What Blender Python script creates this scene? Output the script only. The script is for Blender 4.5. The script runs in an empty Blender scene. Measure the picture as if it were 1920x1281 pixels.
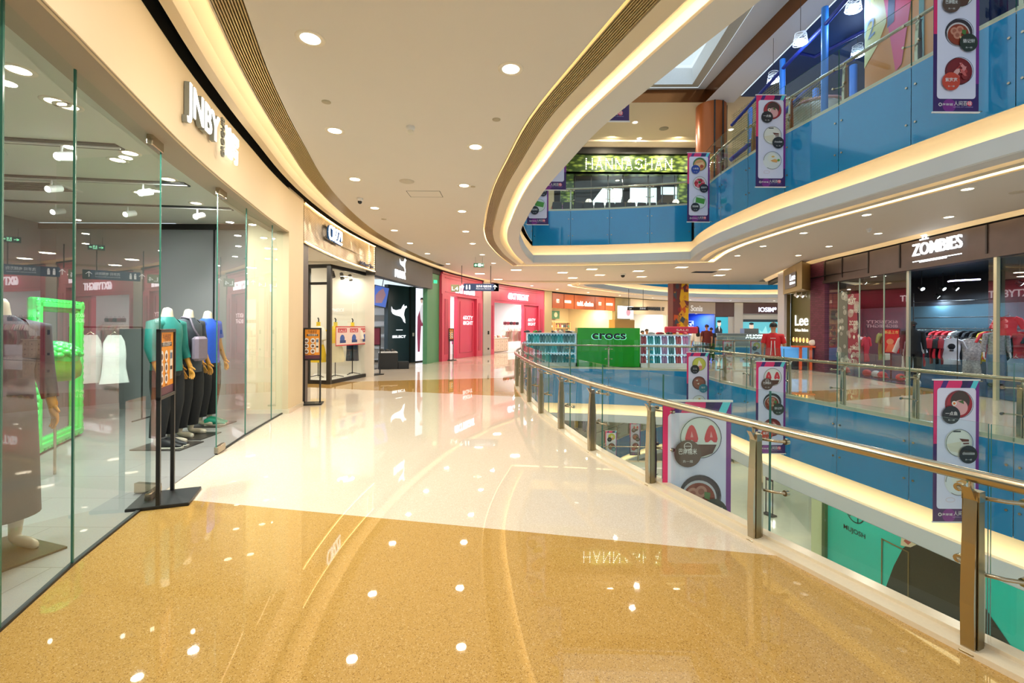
import bpy, math, random
from mathutils import Vector, Matrix
from mathutils.geometry import tessellate_polygon
random.seed(7)
PI = math.pi
SC = bpy.context.scene
COL = SC.collection
FPX, EYE, ROLL, HZ = 860.0, 1.6, 0.006, 28.0

# ---------------- camera, world, exposure
cd = bpy.data.cameras.new('camera'); cam = bpy.data.objects.new('camera', cd); COL.objects.link(cam)
cam.location = (0, 0, EYE); cam.rotation_euler = (PI/2, -ROLL, 0)
cd.sensor_width = 36; cd.lens = 36*FPX/1920; cd.shift_y = -HZ/1920
cd.clip_start = 0.05; cd.clip_end = 300
SC.camera = cam
SC.view_settings.view_transform = 'Standard'; SC.view_settings.look = 'None'
SC.view_settings.exposure = -0.10; SC.view_settings.gamma = 1.0
try: SC.view_settings.use_curve_mapping = False
except Exception: pass
cy = SC.cycles
cy.use_denoising = True; cy.use_adaptive_sampling = True; cy.adaptive_threshold = 0.04
cy.max_bounces = 8; cy.diffuse_bounces = 3; cy.glossy_bounces = 4; cy.transmission_bounces = 4
cy.transparent_max_bounces = 24; cy.caustics_reflective = False; cy.caustics_refractive = False
cy.sample_clamp_indirect = 4.0
w = bpy.data.worlds.new('daylight'); SC.world = w; w.use_nodes = True
bgn = w.node_tree.nodes['Background']; bgn.inputs[0].default_value = (0.80, 0.93, 1.0, 1); bgn.inputs[1].default_value = 1.15

# ---------------- pixel helpers (turn a photograph pixel into a place on a level or at a depth)
def uv(px, py):
    dx, dy = px-960, py-640.5
    return dx+ROLL*dy, dy-ROLL*dx+HZ
def P(px, py, z=0.0):
    a, b = uv(px, py); Y = FPX*(EYE-z)/b
    return Vector((a/FPX*Y, Y, z))
def Q(px, py, Y):
    a, b = uv(px, py)
    return Vector((a/FPX*Y, Y, EYE-b*Y/FPX))

# ---------------- materials
def lin(c):
    if isinstance(c, str):
        c = c.lstrip('#'); c = [int(c[i:i+2], 16)/255 for i in (0, 2, 4)]
        return tuple(x/12.92 if x <= .04045 else ((x+.055)/1.055)**2.4 for x in c)
    return tuple(c)
_M = {}
def M(color, rough=.5, metal=0.0, emit=0.0, spec=.5, noise=0.06, scale=30.0, coat=0.0):
    k = (color if isinstance(color, str) else tuple(color), rough, metal, emit, spec, noise, scale, coat)
    if k in _M: return _M[k]
    m = bpy.data.materials.new('surface'); m.use_nodes = True
    nt = m.node_tree; b = nt.nodes['Principled BSDF']; c = lin(color)
    b.inputs['Roughness'].default_value = rough; b.inputs['Metallic'].default_value = metal
    b.inputs['Specular IOR Level'].default_value = spec
    b.inputs['Coat Weight'].default_value = coat; b.inputs['Coat Roughness'].default_value = .03
    b.inputs['Base Color'].default_value = (*c, 1)
    if noise > 0 and emit == 0:
        n = nt.nodes.new('ShaderNodeTexNoise'); n.inputs['Scale'].default_value = scale; n.inputs['Detail'].default_value = 2
        tc = nt.nodes.new('ShaderNodeTexCoord'); nt.links.new(tc.outputs['Object'], n.inputs['Vector'])
        mx = nt.nodes.new('ShaderNodeMix'); mx.data_type = 'RGBA'
        mx.inputs[6].default_value = (*[x*(1-noise) for x in c], 1); mx.inputs[7].default_value = (*[min(1, x*(1+noise)) for x in c], 1)
        nt.links.new(n.outputs['Fac'], mx.inputs[0]); nt.links.new(mx.outputs[2], b.inputs['Base Color'])
    if emit > 0:
        b.inputs['Emission Color'].default_value = (*c, 1); b.inputs['Emission Strength'].default_value = emit
    _M[k] = m; return m
def glass_mat(name, tint, ior=1.5, rough=0.0, film=None, film_amt=0.0):
    m = bpy.data.materials.new(name); m.use_nodes = True; nt = m.node_tree
    for n in list(nt.nodes): nt.nodes.remove(n)
    o = nt.nodes.new('ShaderNodeOutputMaterial'); t = nt.nodes.new('ShaderNodeBsdfTransparent'); g = nt.nodes.new('ShaderNodeBsdfGlossy')
    fr = nt.nodes.new('ShaderNodeFresnel'); mx = nt.nodes.new('ShaderNodeMixShader')
    t.inputs[0].default_value = (*tint, 1); g.inputs[0].default_value = (1, 1, 1, 1); g.inputs['Roughness'].default_value = rough
    gm = nt.nodes.new('ShaderNodeNewGeometry'); m1 = nt.nodes.new('ShaderNodeMath'); m1.operation = 'MULTIPLY_ADD'; m1.inputs[1].default_value = -2; m1.inputs[2].default_value = 1
    m0 = nt.nodes.new('ShaderNodeMath'); m0.operation = 'POWER'; m0.inputs[0].default_value = ior
    nt.links.new(gm.outputs['Backfacing'], m1.inputs[0]); nt.links.new(m1.outputs[0], m0.inputs[1]); nt.links.new(m0.outputs[0], fr.inputs[0])   # the same reflectance from both sides
    nt.links.new(fr.outputs[0], mx.inputs[0]); nt.links.new(g.outputs[0], mx.inputs[2])
    src = t.outputs[0]
    if film:
        d = nt.nodes.new('ShaderNodeBsdfDiffuse'); d.inputs[0].default_value = (*film, 1)
        m2 = nt.nodes.new('ShaderNodeMixShader'); m2.inputs[0].default_value = film_amt
        nt.links.new(t.outputs[0], m2.inputs[1]); nt.links.new(d.outputs[0], m2.inputs[2]); src = m2.outputs[0]
    nt.links.new(src, mx.inputs[1]); nt.links.new(mx.outputs[0], o.inputs[0])
    return m
GLASS = glass_mat('clear_glass', (.95, .985, .97), 1.45)
RGLASS = glass_mat('rail_glass', (.84, .95, .93), 1.5)
SGLASS = glass_mat('shop_glass', (.90, .97, .94), 1.75)
GEDGE = M('#3d7a6a', .2, noise=0)

# ---------------- mesh builder
class MB:
    def __init__(s, mat=None): s.v = []; s.f = []; s.mi = []; s.mats = []; s.cur = mat; s.sm = []
    def _m(s, mat):
        mat = mat or s.cur
        if mat not in s.mats: s.mats.append(mat)
        return s.mats.index(mat)
    def add(s, vs, fs, mat=None, T=None, smooth=False):
        n = len(s.v); i = s._m(mat)
        for p in vs: s.v.append(tuple(T @ Vector(p)) if T is not None else tuple(p))
        for f in fs: s.f.append([n+k for k in f]); s.mi.append(i); s.sm.append(smooth)
        return s
    def box(s, c, d, mat=None, rz=0, bev=0, T=None):
        x, y, z = d[0]/2, d[1]/2, d[2]/2
        if bev > 0:
            b = min(bev, x, y, z)*.999
            ring = [(x, y-b), (x-b, y), (-x+b, y), (-x, y-b), (-x, -y+b), (-x+b, -y), (x-b, -y), (x, -y+b)]
            ring2 = [(px-math.copysign(b*.7, px), py-math.copysign(b*.7, py)) for px, py in ring]
            vs = [(p[0], p[1], -z) for p in ring2]+[(p[0], p[1], -z+b) for p in ring]+[(p[0], p[1], z-b) for p in ring]+[(p[0], p[1], z) for p in ring2]
            fs = [[7-k for k in range(8)][::-1][::-1], list(range(24, 32))]
            for r in range(3):
                for k in range(8): fs.append([r*8+k, r*8+(k+1) % 8, r*8+8+(k+1) % 8, r*8+8+k])
        else:
            vs = [(a*x, b*y, e*z) for e in (-1, 1) for a, b in ((-1, -1), (1, -1), (1, 1), (-1, 1))]
            fs = [[3, 2, 1, 0], [4, 5, 6, 7], [0, 1, 5, 4], [1, 2, 6, 5], [2, 3, 7, 6], [3, 0, 4, 7]]
        R = Matrix.Translation(Vector(c)) @ Matrix.Rotation(rz, 4, 'Z')
        return s.add(vs, fs, mat, (T @ R) if T is not None else R)
    def cyl(s, p0, p1, r0, r1=None, mat=None, seg=16, caps=True, T=None):
        r1 = r0 if r1 is None else r1; p0, p1 = Vector(p0), Vector(p1)
        return s.loft([(p0, r0, r0), (p1, r1, r1)], mat, seg, caps, T, axis=(p1-p0).normalized(), smooth=True)
    def loft(s, secs, mat=None, seg=16, caps=True, T=None, axis=None, smooth=True, close=False):
        """secs: (centre, rx, ry[, turn]); frames follow the path (or a fixed axis)"""
        n = len(secs); cs = [Vector(q[0]) for q in secs]; vs = []; ref = None
        for i, q in enumerate(secs):
            if axis is not None: t = Vector(axis)
            else:
                a = cs[(i-1) % n] if (i > 0 or close) else cs[i]; b = cs[(i+1) % n] if (i < n-1 or close) else cs[i]
                t = (b-a).normalized() if (b-a).length > 1e-9 else Vector((0, 0, 1))
            if ref is None:
                ref = Vector((1, 0, 0)) if abs(t.x) < .9 else Vector((0, 1, 0))
                if abs(t.z) < .3: ref = Vector((0, 0, 1))
            u = (ref-t*ref.dot(t)).normalized(); w_ = t.cross(u); ref = u
            tw = q[3] if len(q) > 3 else 0
            for k in range(seg):
                a = 2*PI*k/seg+tw
                vs.append(cs[i]+u*(q[1]*math.cos(a))+w_*(q[2]*math.sin(a)))
        fs = []
        for i in range(n if close else n-1):
            for k in range(seg):
                j = (i+1) % n
                fs.append([i*seg+k, i*seg+(k+1) % seg, j*seg+(k+1) % seg, j*seg+k])
        s.add(vs, fs, mat, T, smooth)
        if caps and not close:
            s.add([vs[k] for k in range(seg)], [list(range(seg))[::-1]], mat, T)
            s.add([vs[(n-1)*seg+k] for k in range(seg)], [list(range(seg))], mat, T)
        return s
    def tube(s, path, r, mat=None, seg=10, close=False, caps=True, T=None):
        return s.loft([(p, r, r) for p in path], mat, seg, caps, T, close=close)
    def lathe(s, prof, c=(0, 0, 0), mat=None, seg=24, T=None, sy=1.0):
        """prof: (r, z)"""
        vs = []; n = len(prof)
        for r, z in prof:
            for k in range(seg):
                a = 2*PI*k/seg; vs.append((c[0]+r*math.cos(a), c[1]+r*sy*math.sin(a), c[2]+z))
        fs = [[i*seg+k, i*seg+(k+1) % seg, (i+1)*seg+(k+1) % seg, (i+1)*seg+k] for i in range(n-1) for k in range(seg)]
        return s.add(vs, fs, mat, T, True)
    def ball(s, c, r, mat=None, seg=14, rings=8, T=None):
        r = (r, r, r) if not hasattr(r, '__len__') else r
        vs = []; fs = []
        for i in range(rings+1):
            th = PI*i/rings
            for k in range(seg):
                a = 2*PI*k/seg
                vs.append((c[0]+r[0]*math.sin(th)*math.cos(a), c[1]+r[1]*math.sin(th)*math.sin(a), c[2]+r[2]*math.cos(th)))
        for i in range(rings):
            for k in range(seg): fs.append([(i+1)*seg+k, (i+1)*seg+(k+1) % seg, i*seg+(k+1) % seg, i*seg+k])
        return s.add(vs, fs, mat, T, True)
    def poly(s, pts, y=0.0, mat=None, T=None, holes=None):
        """flat shape in the local XZ plane, facing -Y"""
        loops = [[Vector((p[0], p[1], 0)) for p in L] for L in [pts]+(holes or [])]
        tri = tessellate_polygon(loops); vs = [(p.x, y, p.y) for L in loops for p in L]
        fs = []
        for a, b, c in tri:
            A, B, Cc = vs[a], vs[b], vs[c]
            cr = (B[0]-A[0])*(Cc[2]-A[2])-(B[2]-A[2])*(Cc[0]-A[0])
            fs.append([a, b, c] if cr > 0 else [a, c, b])
        return s.add(vs, fs, mat, T)
    def rect(s, x0, z0, x1, z1, y=0.0, mat=None, T=None):
        return s.add([(x0, y, z0), (x1, y, z0), (x1, y, z1), (x0, y, z1)], [[0, 1, 2, 3]], mat, T)
    def disc(s, cx, cz, r, y=0.0, mat=None, T=None, seg=28, rz=None, a0=0, a1=2*PI):
        rz = r if rz is None else rz
        return s.poly([(cx+r*math.cos(a0+(a1-a0)*k/seg), cz+rz*math.sin(a0+(a1-a0)*k/seg)) for k in range(seg)], y, mat, T)
    def ring(s, cx, cz, r, w_, y=0.0, mat=None, T=None, seg=32, rz=None, a0=0, a1=2*PI):
        rz = r if rz is None else rz; vs = []; fs = []
        for k in range(seg+1):
            a = a0+(a1-a0)*k/seg; c_, s_ = math.cos(a), math.sin(a)
            vs += [(cx+r*c_, y, cz+rz*s_), (cx+(r-w_)*c_, y, cz+(rz-w_)*s_)]
        for k in range(seg): fs.append([2*k, 2*k+2, 2*k+3, 2*k+1][::-1])
        return s.add(vs, fs, mat, T)
    def line(s, pts, w_, y=0.0, mat=None, T=None):
        for (x0, z0), (x1, z1) in zip(pts, pts[1:]):
            L = math.hypot(x1-x0, z1-z0) or 1; nx, nz = -(z1-z0)/L*w_/2, (x1-x0)/L*w_/2
            ex, ez = (x1-x0)/L*w_*.3, (z1-z0)/L*w_*.3
            s.add([(x0-nx-ex, y, z0-nz-ez), (x1-nx+ex, y, z1-nz+ez), (x1+nx+ex, y, z1+nz+ez), (x0+nx-ex, y, z0+nz-ez)], [[0, 1, 2, 3]], mat, T)
        return s
    def text(s, txt, x, z, size, y=0.0, mat=None, ext=0.0, T=None, align='CENTER', sx=1.0, wid=None, bold=0.0):
        vs, fs, (a, b) = text_geo(txt, ext, bold)
        k = size*sx
        if wid: k = wid/max(b-a, 1e-6)
        off = {'CENTER': -(a+b)/2, 'LEFT': -a, 'RIGHT': -b}[align]
        return s.add([((p[0]+off)*k+x, y-p[2], p[1]*size+z) for p in vs], fs, mat, T)
    def build(s, name, parent=None, loc=None, rz=None):
        me = bpy.data.meshes.new(name); me.from_pydata(s.v, [], s.f)
        for m in s.mats: me.materials.append(m)
        me.polygons.foreach_set('material_index', s.mi); me.polygons.foreach_set('use_smooth', s.sm)
        me.validate(); me.update()
        o = bpy.data.objects.new(name, me); COL.objects.link(o)
        if parent: o.parent = parent
        if loc is not None: o.location = loc
        if rz is not None: o.rotation_euler = (0, 0, rz)
        return o
_T = {}
def text_geo(txt, ext, bold):
    k = (txt, ext, bold)
    if k in _T: return _T[k]
    c = bpy.data.curves.new('t', 'FONT'); c.body = txt; c.size = 1.0; c.extrude = ext; c.offset = bold; c.resolution_u = 4
    o = bpy.data.objects.new('t', c); COL.objects.link(o)
    dg = bpy.context.evaluated_depsgraph_get(); me = bpy.data.meshes.new_from_object(o.evaluated_get(dg))
    vs = [tuple(v.co) for v in me.vertices]; fs = [list(p.vertices) for p in me.polygons]
    bpy.data.objects.remove(o); bpy.data.curves.remove(c); bpy.data.meshes.remove(me)
    xs = [v[0] for v in vs] or [0, 1]
    _T[k] = (vs, fs, (min(xs), max(xs))); return _T[k]

def empty(name, label, cat, loc=(0, 0, 0), rz=0, group=None):
    o = bpy.data.objects.new(name, None); COL.objects.link(o); o.empty_display_size = .1
    o.location = loc; o.rotation_euler = (0, 0, rz); return tag(o, label, cat, group)
def tag(o, label=None, cat=None, group=None, kind=None):
    if label: o['label'] = label
    if cat: o['category'] = cat
    if group: o['group'] = group
    if kind: o['kind'] = kind
    return o
def struct(name, mb, **k):
    o = mb.build(name, **k); o['kind'] = 'structure'; return o
def copy_tree(o, loc=None, rz=None, label=None, parent=None, group=None):
    c = o.copy(); COL.objects.link(c)
    if parent: c.parent = parent
    for ch in [x for x in bpy.data.objects if x.parent == o]: copy_tree(ch, parent=c)
    if loc is not None: c.location = loc
    if rz is not None: c.rotation_euler = (0, 0, rz)
    if label: c['label'] = label
    if group: c['group'] = group
    return c
ORD = 'first second third fourth fifth sixth seventh eighth ninth tenth eleventh twelfth thirteenth fourteenth fifteenth sixteenth seventeenth eighteenth nineteenth twentieth'.split()
def lamp(kind, loc, energy, color, size=.2, rot=(0, 0, 0), spot=None, sy=None, parent=None):
    l = bpy.data.lights.new('light', kind); l.energy = energy; l.color = color
    if kind == 'AREA':
        l.size = size; l.shape = 'DISK'
        if sy: l.shape = 'RECTANGLE'; l.size_y = sy
    else: l.shadow_soft_size = size
    if spot: l.spot_size = spot; l.spot_blend = .6
    o = bpy.data.objects.new('light', l); COL.objects.link(o); o.location = loc; o.rotation_euler = rot
    if parent: o.parent = parent
    return o

# ---------------- plan curves
def spline(pts, n=6):
    out = []
    for i in range(len(pts)-1):
        p0 = Vector(pts[max(i-1, 0)]); p1 = Vector(pts[i]); p2 = Vector(pts[i+1]); p3 = Vector(pts[min(i+2, len(pts)-1)])
        for k in range(n):
            t = k/n
            out.append(.5*((2*p1)+(p2-p0)*t+(2*p0-5*p1+4*p2-p3)*t*t+(3*p1-3*p2+p3-p0)*t**3))
    out.append(Vector(pts[-1])); return out
def normals(path, closed, side):
    n = len(path); out = []
    for i in range(n):
        if closed: a, b = path[i-1], path[(i+1) % n]
        else: a, b = path[max(i-1, 0)], path[min(i+1, n-1)]
        c = path[i]; d1 = (c-a); d2 = (b-c)
        if d1.length < 1e-6: d1 = d2
        if d2.length < 1e-6: d2 = d1
        d1 = d1.normalized(); d2 = d2.normalized(); t = (d1+d2).normalized()
        k = 1/max(.55, t.dot(d1))
        out.append(Vector((t.y, -t.x))*k*side)
    return out
def sweep(mb, path, nrm, prof, mat=None, closed=False, smooth=True):
    """prof: (d, z) along the outward normal"""
    m = len(prof); vs = []
    for p, q in zip(path, nrm):
        for d, z in prof: vs.append((p.x+q.x*d, p.y+q.y*d, z))
    n = len(path); fs = []
    for i in range(n if closed else n-1):
        j = (i+1) % n
        for k in range(m-1): fs.append([i*m+k, j*m+k, j*m+k+1, i*m+k+1])
    return mb.add(vs, fs, mat, None, smooth)
def offs(path, nrm, d): return [p+q*d for p, q in zip(path, nrm)]
def sheet(mb, outer, holes, z, mat=None, up=True):
    loops = [[Vector((p[0], p[1], 0)) for p in L] for L in [outer]+holes]
    tri = tessellate_polygon(loops); vs = [(p.x, p.y, z) for L in loops for p in L]; fs = []
    for a, b, c in tri:
        A, B, Cc = vs[a], vs[b], vs[c]
        cr = (B[0]-A[0])*(Cc[1]-A[1])-(B[1]-A[1])*(Cc[0]-A[0])
        fs.append([a, b, c] if (cr > 0) == up else [a, c, b])
    return mb.add(vs, fs, mat)
def arclen(path):
    s = [0]
    for a, b in zip(path, path[1:]): s.append(s[-1]+(b-a).length)
    return s
def at_len(path, S, d):
    for i in range(len(S)-1):
        if S[i+1] >= d: 
            t = (d-S[i])/max(S[i+1]-S[i], 1e-9); p = path[i].lerp(path[i+1], t); return p, (path[i+1]-path[i]).normalized()
    return path[-1], (path[-1]-path[-2]).normalized()

EL = spline([(4.6, -3), (3.9, -1.5), (3.3, -.1), (2.8, 1.05), (2.33, 2.24), (1.87, 3.44), (1.44, 4.64), (1.06, 5.8), (.79, 7.09), (.57, 8.24), (.40, 9.5), (.28, 10.7), (.17, 12.0), (.15, 13.3), (.25, 14.6), (.45, 16.2), (.78, 18.0)], 4)
EF = spline([(.78, 18.0), (2.8, 17.8), (4.8, 17.4), (6.6, 16.9)], 3)
ER = spline([(6.6, 16.9), (6.3, 15.5), (6.15, 13.85), (6.2, 12.4), (6.3, 11.1), (6.45, 10.2), (6.62, 9.3), (6.88, 7.9), (7.05, 7), (7.28, 6.1), (7.65, 5), (8.1, 3.6), (8.6, 2), (9.1, 0), (9.4, -3)], 4)
E = EL+EF[1:]+ER[1:]
EN = normals(E, True, -1)      # checked below: outward
_c = sum((p for p in E), Vector((0, 0)))/len(E)
if sum((p-_c).dot(q) for p, q in zip(E, EN)) < 0: EN = [-q for q in EN]
iF = len(EL)-1; iR = iF+len(EF)-1
E2 = spline([(5.5, 26.6), (4.3, 27.0), (4.6, 28.3), (6.8, 31), (9.2, 33.8), (12.8, 36.6), (17, 38), (21, 38), (24, 36), (25.5, 32.5), (25, 29), (22, 27), (14, 26.4), (5.5, 26.6)], 4)[:-1]
E2N = normals(E2, True, -1)
_c = sum((p for p in E2), Vector((0, 0)))/len(E2)
if sum((p-_c).dot(q) for p, q in zip(E2, E2N)) < 0: E2N = [-q for q in E2N]
WL = spline([(-1.0, -3), (-1.75, 0), (-2.4, 2.2), (-2.8, 3.4), (-3.1, 4.3), (-3.38, 5.3), (-3.62, 6.3), (-3.9, 7.5), (-4.12, 8.8), (-4.28, 10.4), (-4.35, 12.2), (-4.25, 14.3), (-4.0, 16.5), (-3.5, 19.2), (-2.88, 21.8), (-1.75, 24.8), (-.8, 26.9), (.7, 29.4), (2.3, 31.8), (5, 34.8), (9, 38.3), (12.5, 41.2), (17.5, 44), (22, 45), (27, 45)], 3)
WR = spline([(11.3, -3), (11.0, 4), (10.95, 9.8), (11.05, 12), (11.2, 14), (11.4, 16.8), (11.9, 19.2), (12.6, 21.5), (13.6, 24.5)], 3)
WLN = normals(WL, False, 1)
if WLN[10].x > 0: WLN = [-q for q in WLN]      # outward = away from the walkway
WRN = normals(WR, False, 1)
if WRN[3].x < 0: WRN = [-q for q in WRN]
# ================= structure =================
def floor_mat():
    m = bpy.data.materials.new('terrazzo'); m.use_nodes = True; nt = m.node_tree; b = nt.nodes['Principled BSDF']; L = nt.links
    tc = nt.nodes.new('ShaderNodeTexCoord'); sp = nt.nodes.new('ShaderNodeSeparateXYZ'); L.new(tc.outputs['Object'], sp.inputs[0])
    def mth(op, a, b_=None, c=None):
        n = nt.nodes.new('ShaderNodeMath'); n.operation = op
        for i, v in enumerate((a, b_, c)):
            if v is None: continue
            if isinstance(v, (int, float)): n.inputs[i].default_value = v
            else: L.new(v, n.inputs[i])
        return n.outputs[0]
    def side(p, q):          # 1 on the left of the line p -> q
        (x0, y0), (x1, y1) = p, q; a, b_ = -(y1-y0), (x1-x0)
        v = mth('ADD', mth('MULTIPLY', sp.outputs[0], a), mth('MULTIPLY', sp.outputs[1], b_))
        return mth('GREATER_THAN', v, a*x0+b_*y0)
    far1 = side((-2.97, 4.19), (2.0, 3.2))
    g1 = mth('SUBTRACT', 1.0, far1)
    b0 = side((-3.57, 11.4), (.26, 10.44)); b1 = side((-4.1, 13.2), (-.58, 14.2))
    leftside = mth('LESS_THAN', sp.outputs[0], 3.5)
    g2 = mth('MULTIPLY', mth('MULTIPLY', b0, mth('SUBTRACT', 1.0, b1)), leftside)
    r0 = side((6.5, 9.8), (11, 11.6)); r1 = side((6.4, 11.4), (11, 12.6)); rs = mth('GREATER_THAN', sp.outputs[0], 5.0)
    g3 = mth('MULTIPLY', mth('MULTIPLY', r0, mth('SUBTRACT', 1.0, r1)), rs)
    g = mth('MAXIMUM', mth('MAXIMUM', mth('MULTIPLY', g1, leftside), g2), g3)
    def rgb(c):
        n = nt.nodes.new('ShaderNodeRGB'); n.outputs[0].default_value = (*lin(c), 1); return n.outputs[0]
    def mix(f, a, b_):
        n = nt.nodes.new('ShaderNodeMix'); n.data_type = 'RGBA'; L.new(f, n.inputs[0]); L.new(a, n.inputs[6]); L.new(b_, n.inputs[7]); return n.outputs[2]
    def vor(scale):
        n = nt.nodes.new('ShaderNodeTexVoronoi'); n.inputs['Scale'].default_value = scale; L.new(tc.outputs['Object'], n.inputs['Vector']); return n
    v = vor(230); cr = nt.nodes.new('ShaderNodeSeparateColor'); L.new(v.outputs['Color'], cr.inputs[0])
    dark = mth('GREATER_THAN', cr.outputs[0], .88); lite = mth('LESS_THAN', cr.outputs[1], .07)
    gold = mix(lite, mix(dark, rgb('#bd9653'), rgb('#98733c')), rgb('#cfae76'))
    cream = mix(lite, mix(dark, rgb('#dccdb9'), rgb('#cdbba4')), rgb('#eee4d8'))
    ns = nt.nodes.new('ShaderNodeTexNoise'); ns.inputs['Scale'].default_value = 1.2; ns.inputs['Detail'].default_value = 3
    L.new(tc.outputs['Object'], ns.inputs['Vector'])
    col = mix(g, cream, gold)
    L.new(col, b.inputs['Base Color'])
    rr = mth('MULTIPLY_ADD', ns.outputs['Fac'], .03, .004); L.new(rr, b.inputs['Roughness'])
    b.inputs['IOR'].default_value = 1.6
    bp = nt.nodes.new('ShaderNodeBump'); bp.inputs['Strength'].default_value = .03; bp.inputs['Distance'].default_value = .002
    n2 = nt.nodes.new('ShaderNodeTexNoise'); n2.inputs['Scale'].default_value = 2.2; L.new(tc.outputs['Object'], n2.inputs['Vector'])
    L.new(n2.outputs['Fac'], bp.inputs['Height']); L.new(bp.outputs[0], b.inputs['Normal'])
    return m
FLOOR = floor_mat()
CEIL = M('#e9e2da', .6, noise=.01, scale=3)
CREAM = M('#ecdcc0', .5, noise=.01, scale=3)
LIPW = M('#e6e3e0', .45, noise=.01, scale=3)
STONE = M('#e3d3b8', .2, noise=.05, scale=60)
LED = M((1.0, .74, .38), emit=9.0); LEDC = M((1.0, .76, .42), emit=20.0)
LEDW = M((1.0, .80, .50), emit=9.0); LEDS = M((1.0, .80, .46), emit=3.2)
GRILLE = M('#5b4c34', .4, .3); DARK = M('#1b1a19', .5); SLAT = M('#c8ae7c', .35, .2)
STEEL = M('#b9ae98', .22, 1.0, noise=.03); STEEL2 = M('#8f8468', .3, 1.0, noise=.03)

def blue_mat():
    m = M('#1c8ac0', .10, spec=.6, coat=.8, noise=.05, scale=1.5); return m
BLUE = blue_mat()

# floors
outer4 = [(p.x, p.y) for p in WL]+[(27, 26), (14.2, 26)]+[(p.x, p.y) for p in reversed(WR)]
big = [(-9, -4), (-9, 24), (-3, 32), (6, 46), (34, 50), (34, 22), (18, 22), (18, -4)]
hE = [(p.x, p.y) for p in offs(E, EN, .02)]; hE2 = [(p.x, p.y) for p in offs(E2, E2N, .02)]
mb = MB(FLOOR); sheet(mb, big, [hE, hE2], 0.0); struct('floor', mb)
mb = MB(FLOOR); sheet(mb, big, [hE, hE2], 6.15, up=True); struct('floor_upper', mb)
LOWF = M('#e9ecd9', .06, noise=.04, scale=4)
mb = MB(LOWF); sheet(mb, big, [hE, hE2], -6.15); struct('floor_lower', mb)
mb = MB(M('#d9d6c8', .1, noise=.05, scale=2)); sheet(mb, big, [], -12.3); struct('floor_ground', mb)

# ceilings
def ceiling(name, z, mat, L2=True):
    mb = MB(mat)
    sheet(mb, big, [[(p.x, p.y) for p in offs(E, EN, .93)], [(p.x, p.y) for p in offs(E2, E2N, .93)]], z, up=False)
    # plug the shop strip thickness
    return struct(name, mb)
def walk_ceiling(name, z):
    mb = MB(CEIL)
    wl = [(p.x, p.y) for p in offs(WL, WLN, -.72)]; wr = [(p.x, p.y) for p in offs(WR, WRN, -.40)]
    outer = wl+[(34, 45), (34, 25), (14.2, 25)]+wr[::-1]
    sheet(mb, outer, [[(p.x, p.y) for p in offs(E, EN, .93)], [(p.x, p.y) for p in offs(E2, E2N, .93)]], z, up=False)
    return struct(name, mb)
walk_ceiling('ceiling', 4.1)
ceiling('ceiling_lower', -2.05, CEIL)

def ring_edge(L, path, nrm, closed=True, tagname=''):
    """slab edge: lit cove face, white lip, second cove and the slot of the air grille"""
    z = L-2.05
    a = MB(CREAM)
    sweep(a, path, nrm, [(.03, L-1.36), (.10, L-1.38), (.17, L-1.44), (.20, L-1.55), (.20, L-1.80)], CREAM, closed)
    sweep(a, path, nrm, [(.20, L-1.80), (-.03, L-1.80), (-.03, L-1.745), (-.05, L-1.745)], LIPW, closed, False)
    sweep(a, path, nrm, [(-.05, L-1.745), (-.05, z+.02), (-.03, z), (.30, z), (.30, z+.03), (.20, z+.03), (.20, z+.13), (.30, z+.13)], LIPW, closed, False)
    sweep(a, path, nrm, [(.30, z+.13), (.36, z+.11), (.50, z), (.68, z), (.68, z+.16), (.93, z+.16)], CREAM, closed, False)
    sweep(a, path, nrm, [(.93, z+.16), (.97, z+.16), (.97, z+.03), (.93, z+.03), (.93, z)], CREAM, closed, False)
    struct('trim_slab_edge'+tagname, a)
    l = MB(LED); l.mats = []
    sweep(l, path, nrm, [(-.026, L-1.795), (-.026, L-1.755)], LEDC, closed, False)
    sweep(l, path, nrm, [(.22, z+.045), (.22, z+.06), (.25, z+.06), (.25, z+.045)], LED, closed, False)
    sweep(l, path, nrm, [(.925, z+.03), (.925, z+.12)], LEDS, closed, False)
    tag(l.build('cove_light_strip'), {0: 'warm cove lighting around the void edge one level down', 6.15: 'warm cove lighting around the void edge overhead', -6.15: 'warm cove lighting at the lowest visible slab edge'}[L]+(' of the far void' if tagname.endswith('far') else ''), 'cove light')
    return a
for L in (6.15, 0.0, -6.15):
    ring_edge(L, E, EN, tagname={6.15: '_upper', 0: '', -6.15: '_lower'}[L])
    ring_edge(L, E2, E2N, tagname={6.15: '_upper_far', 0: '_far', -6.15: '_lower_far'}[L])

def slats(path, nrm, ds, z, name, closed=False, label=''):
    g = MB(SLAT)
    sweep(g, path, nrm, [(ds[0]-.01, z+.05), (ds[-1]+.01, z+.05)], DARK, closed, False)
    for d in ds:
        sweep(g, path, nrm, [(d-.0055, z+.045), (d-.0055, z+.006), (d+.0055, z+.006), (d+.0055, z+.045)], SLAT, closed, False)
    tag(g.build(name), label, 'air vent')
slats(EL, EN[:len(EL)], [.70+.0235*k for k in range(9)], 4.1, 'linear_air_grille', False, 'curved linear slat air grille around the void in the ceiling')
iw = max(i for i, p in enumerate(WL) if p.y < 19.5)
slats(WL[:iw], WLN[:iw], [-.70+.0235*k for k in range(10)], 4.1, 'linear_air_grille', False, 'curved linear slat air grille along the shopfronts in the ceiling')
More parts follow.
